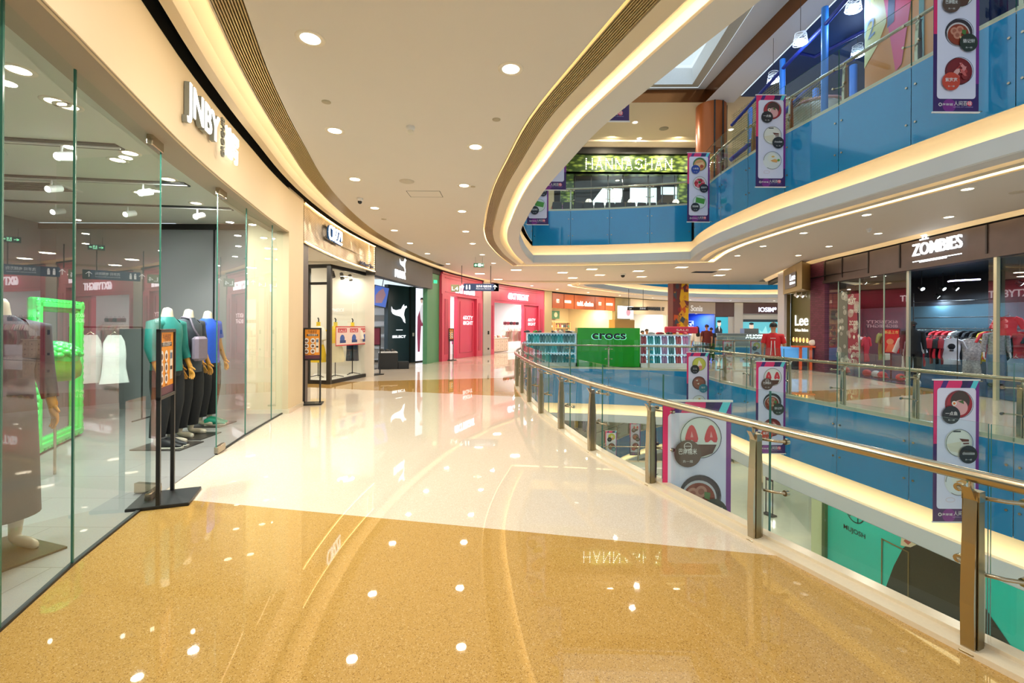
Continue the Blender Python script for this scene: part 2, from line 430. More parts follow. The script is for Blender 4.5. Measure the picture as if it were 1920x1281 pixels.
# cornice at the shopfronts
a = MB(CREAM)
sweep(a, WL, WLN, [(-.10, 4.26), (-.10, 4.1), (-.20, 4.1), (-.27, 4.19), (-.38, 4.25), (-.46, 4.26), (-.46, 4.1), (-.475, 4.1)], CREAM, False, False)
sweep(a, WL[iw:], WLN[iw:], [(-.475, 4.1), (-.73, 4.1)], CEIL, False, False)
sweep(a, WL[:iw], WLN[:iw], [(-.475, 4.1), (-.475, 4.16), (-.72, 4.16), (-.72, 4.1)], CREAM, False, False)
struct('trim_cornice_left', a)
a = MB(CREAM)
sweep(a, WR, WRN, [(-.04, 4.26), (-.04, 4.06), (-.08, 4.12), (-.16, 4.20), (-.28, 4.26), (-.39, 4.27), (-.39, 4.1), (-.41, 4.1)], CREAM, False, False)
struct('trim_cornice_right', a)
l = MB(LEDW)
sweep(l, WL, WLN, [(-.455, 4.13), (-.455, 4.17)], LEDW, False, False)
tag(l.build('cove_light_strip'), 'warm cove lighting in the ceiling above the curved shopfronts beside the walkway', 'cove light')
l = MB(LEDW)
sweep(l, WR, WRN, [(-.385, 4.13), (-.385, 4.18)], LEDW, False, False)
tag(l.build('cove_light_strip'), 'warm cove lighting in the ceiling above the black-fronted shops across the void', 'cove light')
# fascia bulkhead above every shopfront, and closing walls behind the shops
a = MB(M('#211f1d', .6))  # near-black colour paints in the shade of the gap over the fascias
sweep(a, WL, WLN, [(.06, 4.3), (.06, 3.9), (.25, 3.9), (.25, 6.15)], None, False, False)
sweep(a, WR, WRN, [(.06, 4.3), (.06, 3.9), (.25, 3.9), (.25, 6.15)], None, False, False)
struct('wall_bulkhead', a)

# ---------- bulkhead beam at Y ~ 25
a = MB(CEIL)
x0, x1 = -1.55, 14.2
a.box(((x0+x1)/2, 25.1, 4.07), (x1-x0, .35, .10), CREAM)
struct('ceiling_beam', a)

# ---------- balustrades
def balustrade(name, label, cat, path, nrm, L, s0, step, n, skirt=True, glass=True, top=1.12, go=0.0):
    root = empty(name, label, cat, (0, 0, L))
    S = arclen(path); tot = S[-1]
    def pt(d, off, z):
        p, t = at_len(path, S, d)
        i = min(range(len(path)), key=lambda k: abs(S[k]-d)); q = nrm[i].normalized()
        return Vector((p.x+q.x*off, p.y+q.y*off, z)), t, q
    e = min(tot, s0+step*n)
    # handrail
    h = MB(STEEL); pts = [pt(s0+(e-s0)*k/(n*4), .17+go, .88)[0] for k in range(n*4+1)]
    h.tube(pts, .033, STEEL, 12); h.build('handrail', root)
    # kerb
    k_ = MB(STONE); sub = [pt(s0+(e-s0)*k/(n*4), 0, 0) for k in range(n*4+1)]
    pa = [Vector((q[0].x, q[0].y)) for q in sub]; na = [q[2] for q in sub]
    sweep(k_, pa, na, [(go+.01, -.05), (go+.01, .055), (go+.10, .055), (go+.10, .035), (go+.20, .03), (go+.20, 0)], STONE, False, False); k_.build('kerb', root)
    for i in range(n+1):
        d = s0+step*i
        if d > tot: break
        p, t, q = pt(d, .145+go, 0)
        ang = math.atan2(t.y, t.x)
        b = MB(STEEL)       # twin-plate post, wider below, leaning bracket on top
        R = Matrix.Translation((p.x, p.y, 0)) @ Matrix.Rotation(ang, 4, 'Z')
        nside = 1 if (Matrix.Rotation(-ang, 2) @ Vector((q.x, q.y))).y > 0 else -1
        ws = [(0, .045), (.25, .052), (.55, .042), (.76, .026), (.80, .03)]
        vs = []
        for zz, hw in ws: vs += [(-.027, -hw, zz), (.027, -hw, zz), (.027, hw, zz), (-.027, hw, zz)]
        b.add(vs, [[4*k+a_, 4*k+(a_+1) % 4, 4*k+4+(a_+1) % 4, 4*k+4+a_] for k in range(len(ws)-1) for a_ in range(4)]+[[16, 17, 18, 19]], STEEL, R)
        b.box((0, 0, .012), (.075, .115, .024), STEEL, T=R, bev=.01)
        for sx in (-1, 1): b.box((sx*.031, 0, .40), (.004, .05, .76), STEEL2, T=R)
        b.add([(-.02, -.02, .79), (.02, -.02, .79), (.02, .02+.05*nside, .83), (-.02, .02+.05*nside, .83), (-.02, -.02, .75), (.02, -.02, .75), (.02, .02, .75), (-.02, .02, .75)], [[0, 1, 2, 3], [4, 5, 1, 0], [5, 6, 2, 1], [6, 7, 3, 2], [7, 4, 0, 3]], STEEL, R)
        post = b.build('post', root)
        c = MB(STEEL)
        c.cyl((0, .02*nside, .80), (0, .02*nside, .86), .012, mat=STEEL, T=R, seg=8)
        c.box((0, 0, .78), (.07, .05, .05), STEEL, T=R); c.build('rail_bracket', post)
        for zz in (.38, .76):
            c = MB(STEEL)
            c.tube([(-.125, -.15*nside, zz), (-.08, -.10*nside, zz), (0, -.055*nside, zz), (.08, -.10*nside, zz), (.125, -.15*nside, zz)], .011, STEEL, 8, T=R)
            for sx in (-1, 1):
                c.cyl((sx*.125, -.145*nside, zz), (sx*.125, -.175*nside, zz), .022, mat=STEEL, T=R, seg=12)
            c.build('glass_clamp', post)
    if glass:
        for i in range(n):
            a0, a1 = s0+step*i+.005, min(tot, s0+step*(i+1)-.005)
            if a1 <= a0: break
            q = [pt(a0+(a1-a0)*k/4, go, 0) for k in range(5)]
            pa = [Vector((v[0].x, v[0].y)) for v in q]; na = [v[2] for v in q]
            g = MB(RGLASS)
            sweep(g, pa, na, [(0, .0), (0, top)], RGLASS, False, False)
            sweep(g, pa, na, [(-.006, top), (.006, top+.001)], GEDGE, False, False)
            for v in (q[0], q[-1]):
                g.add([(v[0].x+v[2].x*d_, v[0].y+v[2].y*d_, zz) for zz in (0, top) for d_ in (-.006, .006)], [[0, 1, 3, 2]], GEDGE)
            g.build('glass_panel', root)
            if skirt:
                s = MB(BLUE)
                sweep(s, pa, na, [(.012, -.02), (-.0, -.02), (0, -1.37), (.02, -1.37)], BLUE, False, False)
                for v in (q[0], q[-1]):
                    sg = .07 if v is q[0] else -.07
                    for zz in (-.35, -1.0):
                        tt = Vector((-v[2].y, v[2].x, 0)); dr = (q[-1][0]-q[0][0]).normalized()
                        c0 = v[0]+dr*sg; s.cyl((c0.x, c0.y, zz), (c0.x-v[2].x*.02, c0.y-v[2].y*.02, zz), .018, mat=STEEL, seg=10)
                s.build('skirt_panel', root)
    return root
def part_of(a, b): return E[a:b+1], EN[a:b+1]
segL = (EL, EN[:len(EL)]); segF = part_of(iF, iR); segR = part_of(iR, len(E)-1)
# first post of the near run so that posts land where the photograph has them
S_ = arclen(EL)
def len_at_y(path, S, y):
    for i in range(len(path)-1):
        if path[i].y <= y <= path[i+1].y: return S[i]+(S[i+1]-S[i])*(y-path[i].y)/(path[i+1].y-path[i].y)
s1 = len_at_y(EL, S_, 3.46); stp = 1.262
n0 = int(s1/stp); s0 = s1-n0*stp
for L, nm in ((0.0, 'on our floor beside the glossy walkway'), (6.15, 'one floor up over the walkway'), (-6.15, 'one floor down under the walkway')):
    nL = int((S_[-1]-s0)/stp)
    balustrade('balustrade', 'curved glass balustrade with steel handrail '+nm, 'balustrade', segL[0], segL[1], L, s0, stp, nL, go=-.12)
    fl = arclen(segF[0])[-1]
    balustrade('balustrade', 'straight glass balustrade at the far void end '+{0.0: 'in front of the green kiosk', 6.15: 'below the bulb-lettered restaurant', -6.15: 'two floors beneath the restaurant'}[L], 'balustrade', segF[0], segF[1], L, .0, fl/4.001, 4)
    rl = arclen(segR[0])[-1]
    balustrade('balustrade', {0.0: 'glass balustrade in front of the black-fronted streetwear shop', 6.15: 'glass balustrade in front of the blue indoor playground overhead', -6.15: 'glass balustrade below the streetwear shop level'}[L], 'balustrade', segR[0], segR[1], L, .55, 1.42, int((rl-.55)/1.42))
    n2 = 30; tot2 = arclen(E2+[E2[0]])[-1]
    balustrade('balustrade', 'glass balustrade with blue skirt around the far second void '+{0.0: 'on our floor', 6.15: 'one floor up', -6.15: 'one floor down'}[L], 'balustrade', E2+[E2[0]], E2N+[E2N[0]], L, 0, tot2/n2*.9999, n2)

# ---------- roof and skylight over the void
RW = M('#d6d8dc', .5, noise=.01); BRONZE = M('#8a5a35', .18, .9, noise=.1, scale=1.5)
a = MB(M('#cfc3a4', .6, noise=.01))
ro = [(-3, -4), (-3, 17.9), (7.35, 17.6), (7.5, 15), (7.75, 12), (8.2, 8), (9.5, -4)]
sheet(a, [(-9, -4.2), (-9, 30), (30, 30), (30, 17.0), (8.45, 17.0), (8.45, -4.2)], [], 10.25, up=False) if False else None
sheet(a, [(-9, 17.9), (-9, 30), (34, 30), (34, 17.05), (8.45, 17.05), (8.45, 17.6), (7.35, 17.6)], [], 10.25, up=False)
struct('ceiling_restaurant', a)
a = MB(RW); sheet(a, [(7.35, 17.6), (8.45, 17.6), (8.45, 12), (9.0, 8), (10.3, -4), (9.5, -4), (8.2, 8), (7.75, 12), (7.5, 15)], [], 10.25, up=False); struct('ceiling_soffit', a)
a = MB(M('#06386f', .6, noise=.1, scale=1)); sheet(a, [(8.45, 17.05), (34, 17.05), (34, -4), (10.3, -4), (9.0, 8), (8.45, 12)], [], 10.2, up=False); struct('ceiling_playground', a)
a = MB(BRONZE)
rp = [Vector(p) for p in ro[1:]]; rn = normals(rp, False, 1)
sweep(a, rp, rn, [(0, 10.25), (0, 10.76)], BRONZE, False, False); struct('trim_bronze_edge', a)
a = MB(RW)
ip = [Vector(p) for p in [(-3, 17.7), (7.05, 17.5), (6.95, 15), (6.75, 12), (6.7, 8), (6.6, 0), (6.6, -4)]]
vs = [(p.x, p.y, 10.76) for p in rp]+[(6.4+3.1, -4, 10.76)]; 
o_ = [(p.x, p.y) for p in rp]; i_ = [(p.x, p.y) for p in ip]
sheet(a, o_+i_[::-1], [], 10.76, up=False)
i2 = [Vector(p) for p in [(-3, 17.5), (6.75, 17.3), (6.6, 15), (6.38, 12), (6.3, 8), (6.2, 0), (6.2, -4)]]
sheet(a, i_+[(p.x, p.y) for p in i2][::-1], [], 10.78, M('#b9b6a8', .5), up=False)
for k, (p, z) in enumerate(((i2, 0),)):
    vs = []; 
    for q in p: vs += [(q.x, q.y, 10.78), (q.x-.02, q.y, 11.4)]
    a.add(vs, [[2*j, 2*j+1, 2*j+3, 2*j+2] for j in range(len(p)-1)], M('#f2f6fa', .5))
struct('ceiling_skylight_frame', a)
a = MB(GLASS); sheet(a, [(-3, -4), (-3, 17.4), (6.65, 17.2), (6.3, 8), (6.2, -4)], [], 11.45, up=False); struct('window_skylight', a)
a = MB(M('#9aa6ae', .5)); 
for y in (2, 6, 10, 14): a.box((1.5, y, 11.4), (9.4, .12, .12))
a.box((3.2, 6.5, 11.4), (.12, 21, .12)); struct('trim_skylight_bars', a)
a = MB(M('#e8e2d6', .6))       # walls that close the hall beyond the picture
for z0, z1 in ((-12.3, -2.05), (4.3, 10.3)):
    a.add([(-9, -4, z0), (-9, 24, z0), (-3, 32, z0), (6, 46, z0), (34, 50, z0), (34, -4, z0)]+[(-9, -4, z1), (-9, 24, z1), (-3, 32, z1), (6, 46, z1), (34, 50, z1), (34, -4, z1)],
          [[i, i+1, i+7, i+6] for i in range(5)])
struct('wall_outer', a)

# ---------- lights in the ceilings
TRIMW = M('#f3ead9', .4); LENS = M((1.0, .86, .62), emit=12)
def downlight(p, label, e=26, r=.10, col=(1, .89, .75), group='recessed downlights in the walkway ceiling', spot=2.6):
    root = empty('ceiling_downlight', label, 'ceiling light', p, 0, group)
    a = MB(TRIMW); a.lathe([(r*.80, .02), (r*.84, -.006), (r*1.22, -.006), (r*1.25, 0.0)], (0, 0, 0)); a.build('trim_ring', root)
    a = MB(LENS); a.poly([(r*.9*math.cos(2*PI*k/24), r*.9*math.sin(2*PI*k/24)) for k in range(24)], 0.0, LENS, Matrix.Translation((0,0,-.004)) @ Matrix.Rotation(PI/2, 4, 'X')); a.build('lens', root)
    if e: lamp('AREA', (0, 0, -.01), e, col, r*1.6, parent=root)
    return root
rowA = [(582, 72), (628, 245), (665.6, 336), (702.7, 390), (739.5, 432), (769, 456), (801.7, 475.6), (840, 495)]
rowB = [(958, 129), (891.8, 275.4), (870.4, 347.8), (866.4, 396.3), (873.4, 434), (886.3, 456.8), (904.5, 477.6), (925.7, 493.6)]
for nm, row in (('nearer the shopfronts', rowA), ('nearer the void', rowB)):
    pp = [P(x, y, 4.1) for x, y in row]
    back = [pp[0]*2-pp[1], pp[0]*3-pp[1]*2]
    for i, p in enumerate(pp): downlight(p, 'round downlight in the walkway ceiling, %s from the camera in the row %s' % (ORD[i], nm))
    for i, p in enumerate(back): downlight(Vector((p.x, p.y, 4.1)), 'round downlight overhead behind the camera, row %s' % nm, 26, group='downlights behind the camera')
rowC = [(1814, 354.7), (1779, 407), (1625, 403), (1646.6, 438), (1507, 437), (1554.5, 462), (1431, 461.7), (1497, 479), (1383, 479.5)]
pp = sorted([P(x, y, 4.1) for x, y in rowC], key=lambda p: p.y)
for i, p in enumerate(pp): downlight(p, 'round downlight over the walkway across the void, %s from the camera' % ORD[i], 24)
for k, y in enumerate((5.0, 1.5)): downlight(Vector((9.3, y, 4.1)), 'round downlight over the near end of the walkway across the void', 24, group='downlights out of view')
SQ = [(900, 513), (934, 523.7), (968, 506), (1055, 511), (1074, 521), (1110, 504.6), (1125, 515.5), (1197, 508), (1203, 518.7), (1278, 501), (1281, 500), (1359, 505), (1349, 516)]
SQ = [q for q in SQ if q != (1281, 500)]
SQL = M((1.0, .88, .60), emit=5)
for i, (x, y) in enumerate(SQ):
    p = P(x, y, 4.1)
    root = empty('square_ceiling_light', 'square recessed ceiling light over the kiosk hall, %s from the pink shop side' % ORD[i], 'ceiling light', p, 0, 'square lights in the far ceiling')
    a = MB(TRIMW); 
    for sx, sy, wx, wy in ((0, .24, .52, .04), (0, -.24, .52, .04), (.24, 0, .04, .44), (-.24, 0, .04, .44)): a.box((sx, sy, -.005), (wx, wy, .02))
    a.build('trim_frame', root); a = MB(SQL); a.add([(-.22, -.22, -.002), (-.22, .22, -.002), (.22, .22, -.002), (.22, -.22, -.002)], [[0, 1, 2, 3]]); a.build('diffuser', root)
    lamp('AREA', (0, 0, -.02), 34, (1, .88, .68), .4, parent=root)
# far hall downlights beyond the beam
for i, (x, y) in enumerate([(3, 30.5), (5.5, 33.2), (8.5, 36.2), (12, 39.2), (16, 41.2), (20, 42), (24, 42), (1.2, 28), (28, 30), (28, 36)]):
    downlight(Vector((x, y, 4.1)), 'small downlight in the ceiling beyond the beam, %s from the pink shops' % ORD[i], 90, group='downlights of the far hall')
# restaurant level and lower levels
for i, (px, py) in enumerate([(1191, 229.5), (1199, 259.5), (1100, 268)]):
    downlight(P(px, py, 10.25), 'downlight in the restaurant ceiling, %s of three' % ORD[i], 120, .12, group='downlights over the restaurant')
downlight(Vector((9.5, 20, 10.25)), 'downlight in the restaurant ceiling beside the copper column', 120, .12, group='downlights over the restaurant')
for i, (x, y) in enumerate([(-2, 5), (-2.5, 11), (-1.5, 17), (1.5, 21), (5, 21.5), (9.4, 5), (8.9, 9), (8.9, 13), (9.2, 17), (3, 24.5), (8, 24), (12, 24)]):
    downlight(Vector((x, y, -2.05)), 'round downlight in the ceiling of the floor below, %s' % ORD[i], 60, group='downlights of the floor below')
# ================= placing things along a wall curve =================
def hit(px, path, nrm=None, d=0.0, z=4.0):
    """where the sight line of a photograph column meets a wall curve (offset d)"""
    pp = offs(path, nrm, d) if nrm else path
    best = None
    for a, b in zip(pp, pp[1:]):
        def g(p):
            return p.x-(px-960+ROLL*0)/FPX*p.y
        fa, fb = g(a), g(b)
        if fa*fb <= 0 and (a.y > 0 or b.y > 0) and abs(fa-fb) > 1e-9:
            t = fa/(fa-fb); p = a.lerp(b, t)
            if abs(d) > .9 and p.y < 9: continue
            if best is None or p.y < best.y: best = p
    return best
def zof(px, py, Y): return EYE-uv(px, py)[1]*Y/FPX
def front(p0, p1, inset=0.0):
    """origin, angle and width of a flat front from p0 to p1 (facing the hall)"""
    p0, p1 = Vector((p0.x, p0.y)), Vector((p1.x, p1.y))
    d = p1-p0; a = math.atan2(d.y, d.x); n = Vector((math.sin(a), -math.cos(a)))
    p = p0-n*inset
    return Vector((p.x, p.y, 0)), a, d.length
def sub(path, nrm, x0, x1, d=0.0, n=8):
    S = arclen(path)
    def s_of(px):
        h = hit(px, path); return min(range(len(path)), key=lambda k: (path[k]-h).length), h
    i0, h0 = s_of(x0); i1, h1 = s_of(x1)
    def sl(h):
        best = None
        for k in range(len(path)-1):
            a, b = path[k], path[k+1]; t = max(0, min(1, (h-a).dot(b-a)/max((b-a).length_squared, 1e-9))); q = a.lerp(b, t)
            if best is None or (q-h).length < best[0]: best = ((q-h).length, S[k]+(S[k+1]-S[k])*t)
        return best[1]
    a, b = sl(h0), sl(h1); pts = []; ns = []
    for k in range(n+1):
        p, t = at_len(path, S, a+(b-a)*k/n); j = min(range(len(path)), key=lambda q: abs(S[q]-(a+(b-a)*k/n)))
        q = Vector((t.y, -t.x)); q = q if q.dot(nrm[j]) > 0 else -q
        pts.append(p+q*d); ns.append(q)
    return pts, ns
def wallstrip(mb, path, nrm, x0, x1, z0, z1, mat, d=0.0, thick=.06, n=8):
    p, q = sub(path, nrm, x0, x1, d, n)
    sweep(mb, p, q, [(thick, z1), (0, z1), (0, z0), (thick, z0)], mat, False, False)
    for v, w_ in ((p[0], q[0]), (p[-1], q[-1])):
        mb.add([(v.x, v.y, z0), (v.x+w_.x*thick, v.y+w_.y*thick, z0), (v.x+w_.x*thick, v.y+w_.y*thick, z1), (v.x, v.y, z1)], [[0, 1, 2, 3]], mat)
    return mb
def yrange(path, nrm, y0, y1, d=0.0, n=14):
    S = arclen(path); a, b = len_at_y(path, S, y0), len_at_y(path, S, y1); pts = []; ns = []
    for k in range(n+1):
        p, t = at_len(path, S, a+(b-a)*k/n); j = min(range(len(path)), key=lambda q: abs(S[q]-(a+(b-a)*k/n)))
        q = Vector((t.y, -t.x)); q = q if q.dot(nrm[j]) > 0 else -q
        pts.append(p+q*d); ns.append(q)
    return pts, ns
GLOW = M((.90, .96, 1.0), emit=2.0); GLOWW = M((1, .97, .92), emit=6)
BLK = M('#161616', .4, noise=0); GREY = M('#8b8b8c', .6, noise=.03, scale=2); GREYT = M('#8f8b86', .25, noise=.05, scale=1.2)
WHITE = M('#ece9e6', .6, noise=.01)
def glow_sign(name, label, txt, p0, p1, z, size, mat=GLOW, out=.06, ext=.02, bold=.02, rim=None, extra=None, wid=True):
    """p0,p1: ends of the lettering on the wall; size: cap height/0.7"""
    o, a, wd = front(p0, p1, -out)
    root = empty(name, label, 'shop sign', (o.x, o.y, z), a)
    if rim:
        m = MB(rim); m.text(txt, wd/2, 0, size, ext+.005, rim, ext, wid=wd if wid else None, bold=bold+.02); m.build('letter_returns', root)
    m = MB(mat); m.text(txt, wd/2, 0, size, -.0, mat, ext, wid=wd if wid else None, bold=bold); m.build('lettering', root)
    if extra: extra(root, wd)
    return root
FASC = M('#e0cba6', .55, noise=.01, scale=3)
TILE = None
def tile_mat():
    m = bpy.data.materials.new('grey_tile'); m.use_nodes = True; nt = m.node_tree; b = nt.nodes['Principled BSDF']
    br = nt.nodes.new('ShaderNodeTexBrick'); tc = nt.nodes.new('ShaderNodeTexCoord'); nt.links.new(tc.outputs['Object'], br.inputs['Vector'])
    br.inputs['Scale'].default_value = 1; br.inputs['Brick Width'].default_value = 1.2; br.inputs['Row Height'].default_value = .6; br.inputs['Mortar Size'].default_value = .004
    br.offset = .5; br.inputs['Color1'].default_value = (.30, .29, .28, 1); br.inputs['Color2'].default_value = (.26, .25, .245, 1); br.inputs['Mortar'].default_value = (.16, .15, .14, 1)
    nt.links.new(br.outputs['Color'], b.inputs['Base Color']); b.inputs['Roughness'].default_value = .35
    return m
TILE = tile_mat()

# ---------------- the clothing shop on the near side ----------------
G = [Vector(p) for p in [(-1.0, -2.2), (-1.55, -.6), (-2.05, .8), (-2.66, 2.386), (-2.91, 3.045), (-3.3, 4.3)]]
G2 = [Vector(p) for p in [(-3.63, 5.64), (-3.86, 6.65), (-4.06, 7.75), (-4.2, 8.6)]]
a = MB(FASC)
p, q = yrange(WL, WLN, -2.6, 8.75, 0, 30)
sweep(a, p, q, [(.10, 4.06), (0, 4.06), (0, 3.30), (.02, 3.28)], FASC, False, False)
struct('wall_fascia', a)
a = MB(M('#b7a794', .6, noise=.01))
allg = G+G2; 
vs = [(v.x, v.y, 3.29) for v in p]+[(v.x-.35, v.y, 3.29) for v in p]; n_ = len(p)
a.add(vs, [[k, k+1, n_+k+1, n_+k] for k in range(n_-1)]); struct('trim_soffit', a)
# end pillar
h0, h1 = hit(541, WL), hit(568, WL)
a = MB(FASC); o, an, wd = front(h0, h1); a.box((wd/2, .35, 2.05), (wd, .7, 4.1)); a.box((wd/2, .34, .04), (wd+.02, .72, .08), STONE)
struct('wall_pillar', a, loc=o, rz=an)
# inside: floor, ceiling, walls
a = MB(TILE); ins = [(-1.0, -2.2), (-1.55, -.6), (-2.05, .8), (-2.66, 2.386), (-2.91, 3.045), (-3.3, 4.3), (-3.63, 5.64), (-4.2, 8.6), (-8.9, 8.6), (-8.9, -2.2)]
sheet(a, ins, [], .006); struct('floor_shop', a)
a = MB(M('#dfe0d6', .6, noise=.01)); sheet(a, [(x-.05 if i < 8 else x, y) for i, (x, y) in enumerate(ins)], [], 3.5, up=False); struct('ceiling_shop', a)
a = MB(GREY); a.box((-6.6, 8.7, 1.75), (4.6, .1, 3.5)); a.box((-8.95, 3.2, 1.75), (.1, 11, 3.5)); a.box((-5.0, -2.3, 1.75), (8, .1, 3.5), WHITE)
a.box((-6.6, 8.63, 3.44), (4.6, .06, .10), DARK); a.box((-5.62, 8.64, 1.7), (.02, .02, 3.4), DARK); a.box((-4.55, 8.64, 1.7), (.02, .02, 3.4), DARK)
struct('wall_shop_back', a)
a = MB(M('#34322f', .5)); 
pg = [Vector((v.x-.04, v.y)) for v in G+G2]; sweep(a, pg, normals(pg, False, 1), [(0, 3.30), (.0, 3.50)], None, False, False); struct('trim_shop_head', a)
# glass front: three panes each side of the open door
def pane(v0, v1, label, z1=3.3, clamps=''):
    root = empty('shop_window', label, 'shop window', (v0.x, v0.y, 0), math.atan2(v1.y-v0.y, v1.x-v0.x))
    L_ = (v1-v0).length
    m = MB(SGLASS); m.rect(.004, .01, L_-.004, z1, 0, SGLASS); m.build('pane', root)
    m = MB(GEDGE); m.box((.004, 0, z1/2), (.006, .012, z1)); m.box((L_-.004, 0, z1/2), (.006, .012, z1)); m.build('glass_edge', root)
    m = MB(DARK); m.box((L_/2, 0, .008), (L_, .03, .016)); m.build('floor_channel', root)
    if clamps:
        cx = L_-.12 if clamps == 'r' else .12
        m = MB(STEEL); m.box((cx, 0, .05), (.24, .05, .09), bev=.008); m.build('bottom_clamp', root)
        m = MB(STEEL); m.box((cx, 0, z1-.05), (.24, .05, .10), bev=.008); m.build('top_clamp', root)
    return root
pane(G[2], G[3], 'wide shop window pane at the frame edge in front of the dark-dressed dummy')
pane(G[1], G[2], 'shop window pane behind the camera')
pane(G[3], G[4], 'shop window pane in front of the navy-clothed dummy, joint on its far edge')
pane(G[4], G[5], 'shop window pane with steel clamps beside the black menu stand', clamps='r')
pane(G2[0], G2[1], 'shop window pane with steel clamps just past the open doorway', clamps='l')
pane(G2[1], G2[2], 'middle shop window pane between the doorway and the cream pillar')
pane(G2[2], G2[3], 'shop window pane touching the cream pillar')
m = MB(SGLASS)      # inner return of the doorway glass
root = empty('glass_door', 'frameless glass door leaf standing open inside the clothing shop', 'door', (G[5].x, G[5].y, 0), math.radians(172))
m.rect(0, .02, 1.15, 3.2, 0, SGLASS); m.build('leaf', root); m = MB(STEEL); m.box((.12, 0, .06), (.24, .05, .09)); m.build('bottom_clamp', root)
# sign
h0, h1 = hit(333, WL), hit(437, WL)
o, an, wd = front(h0, h1, -.03)
z0 = 3.5
root = empty('shop_sign', 'white backlit letters and characters on the curved cream fascia', 'shop sign', (o.x, o.y, 0), an)
SG = M((1, 1, .97), emit=1.8); RT = M('#8a8f8a', .4, noise=0)
m = MB(RT); m.text('JNBY', wd*.30, 3.60, .41, .004, RT, .022, wid=wd*.54, bold=.03); m.build('letter_returns', root)
m = MB(SG); m.text('JNBY', wd*.30, 3.60, .41, -.022, SG, .004, wid=wd*.54, bold=.015); m.build('lettering', root)
m = MB(SG); m.text('速写', wd*.84, 3.60, .38, -.02, SG, .01, wid=wd*.29, bold=.016)
Tm = Matrix.Translation((wd*.655, 0, 3.50)) @ Matrix.Rotation(-PI/2, 4, 'Y'); m.text('CROQUIS', 0, -.0, .10, -.02, RT, .012, T=Tm, align='LEFT', wid=.44, bold=.015); m.build('characters', root)

# tracks, lamps and air vent in the shop ceiling
for k, (x0_, y0_, x1_, y1_) in enumerate([(-8.5, 4.2, -4.2, 4.9), (-8.7, 5.6, -4.4, 6.2), (-8.7, 7.0, -4.6, 7.5)]):
    t = empty('lighting_track', 'dark recessed lighting track in the shop ceiling, %s from the window' % ORD[k], 'track light', (x0_, y0_, 3.5), math.atan2(y1_-y0_, x1_-x0_), 'lighting tracks of the clothing shop')
    L_ = math.hypot(x1_-x0_, y1_-y0_)
    m = MB(DARK); m.box((L_/2, 0, -.006), (L_, .16, .02)); m.box((L_/2, 0, -.02), (L_, .03, .02), WHITE); m.build('track', t)
    for j in range(4):
        r = (j+.5)*L_/4; m = MB(WHITE); m.cyl((r, 0, -.03), (r, 0, -.10), .012, seg=8); m.cyl((r, -.05, -.16), (r+.03, .10, -.10), .045, .05, seg=14); sp = m.build('spotlight', t)
        m = MB(M((1, .97, .9), emit=10)); m.cyl((r, -.053, -.162), (r, -.056, -.163), .036, seg=14); m.build('spotlight_lens', sp)
for i, (px, py) in enumerate([(35, 131), (104, 190), (128, 199), (221, 300), (244, 287), (263, 361), (316, 336), (368, 381)]):
    p_ = P(px, py, 3.5)
    downlight(p_, 'round downlight in the shop ceiling behind the window, %s from the picture edge' % ORD[i], 45, .085, (.93, 1, .95), 'downlights of the clothing shop')
t = empty('air_vent', 'square slatted air vent in the clothing shop ceiling', 'air vent', P(30, 346, 3.5), .1)
m = MB(WHITE); m.box((0, 0, -.01), (1.3, .5, .02)); m.build('vent_plate', t)
m = MB(DARK); [m.box((0, -.18+.06*k, -.022), (1.2, .03, .008)) for k in range(7)]; m.build('slats', t)

# ---------------- figures ----------------
def skin(name, joints, edges, mat, parent, sub_=2, root='pelvis'):
    names = list(joints); me = bpy.data.meshes.new(name)
    me.from_pydata([joints[n][:3] for n in names], [(names.index(a_), names.index(b_)) for a_, b_ in edges], [])
    o = bpy.data.objects.new(name, me); COL.objects.link(o)
    md = o.modifiers.new('s', 'SKIN'); md.use_smooth_shade = True; md.branch_smoothing = .4
    sv = me.skin_vertices[0].data
    for i, n in enumerate(names):
        r = joints[n][3]; sv[i].radius = r if hasattr(r, '__len__') else (r, r); sv[i].use_root = (n == root)
    m2 = o.modifiers.new('d', 'SUBSURF'); m2.levels = sub_; m2.render_levels = sub_
    dg = bpy.context.evaluated_depsgraph_get(); new = bpy.data.meshes.new_from_object(o.evaluated_get(dg))
    o.modifiers.clear(); o.data = new; bpy.data.meshes.remove(me); new.materials.clear(); new.materials.append(mat)
    for p_ in new.polygons: p_.use_smooth = True
    if parent: o.parent = parent
    return o
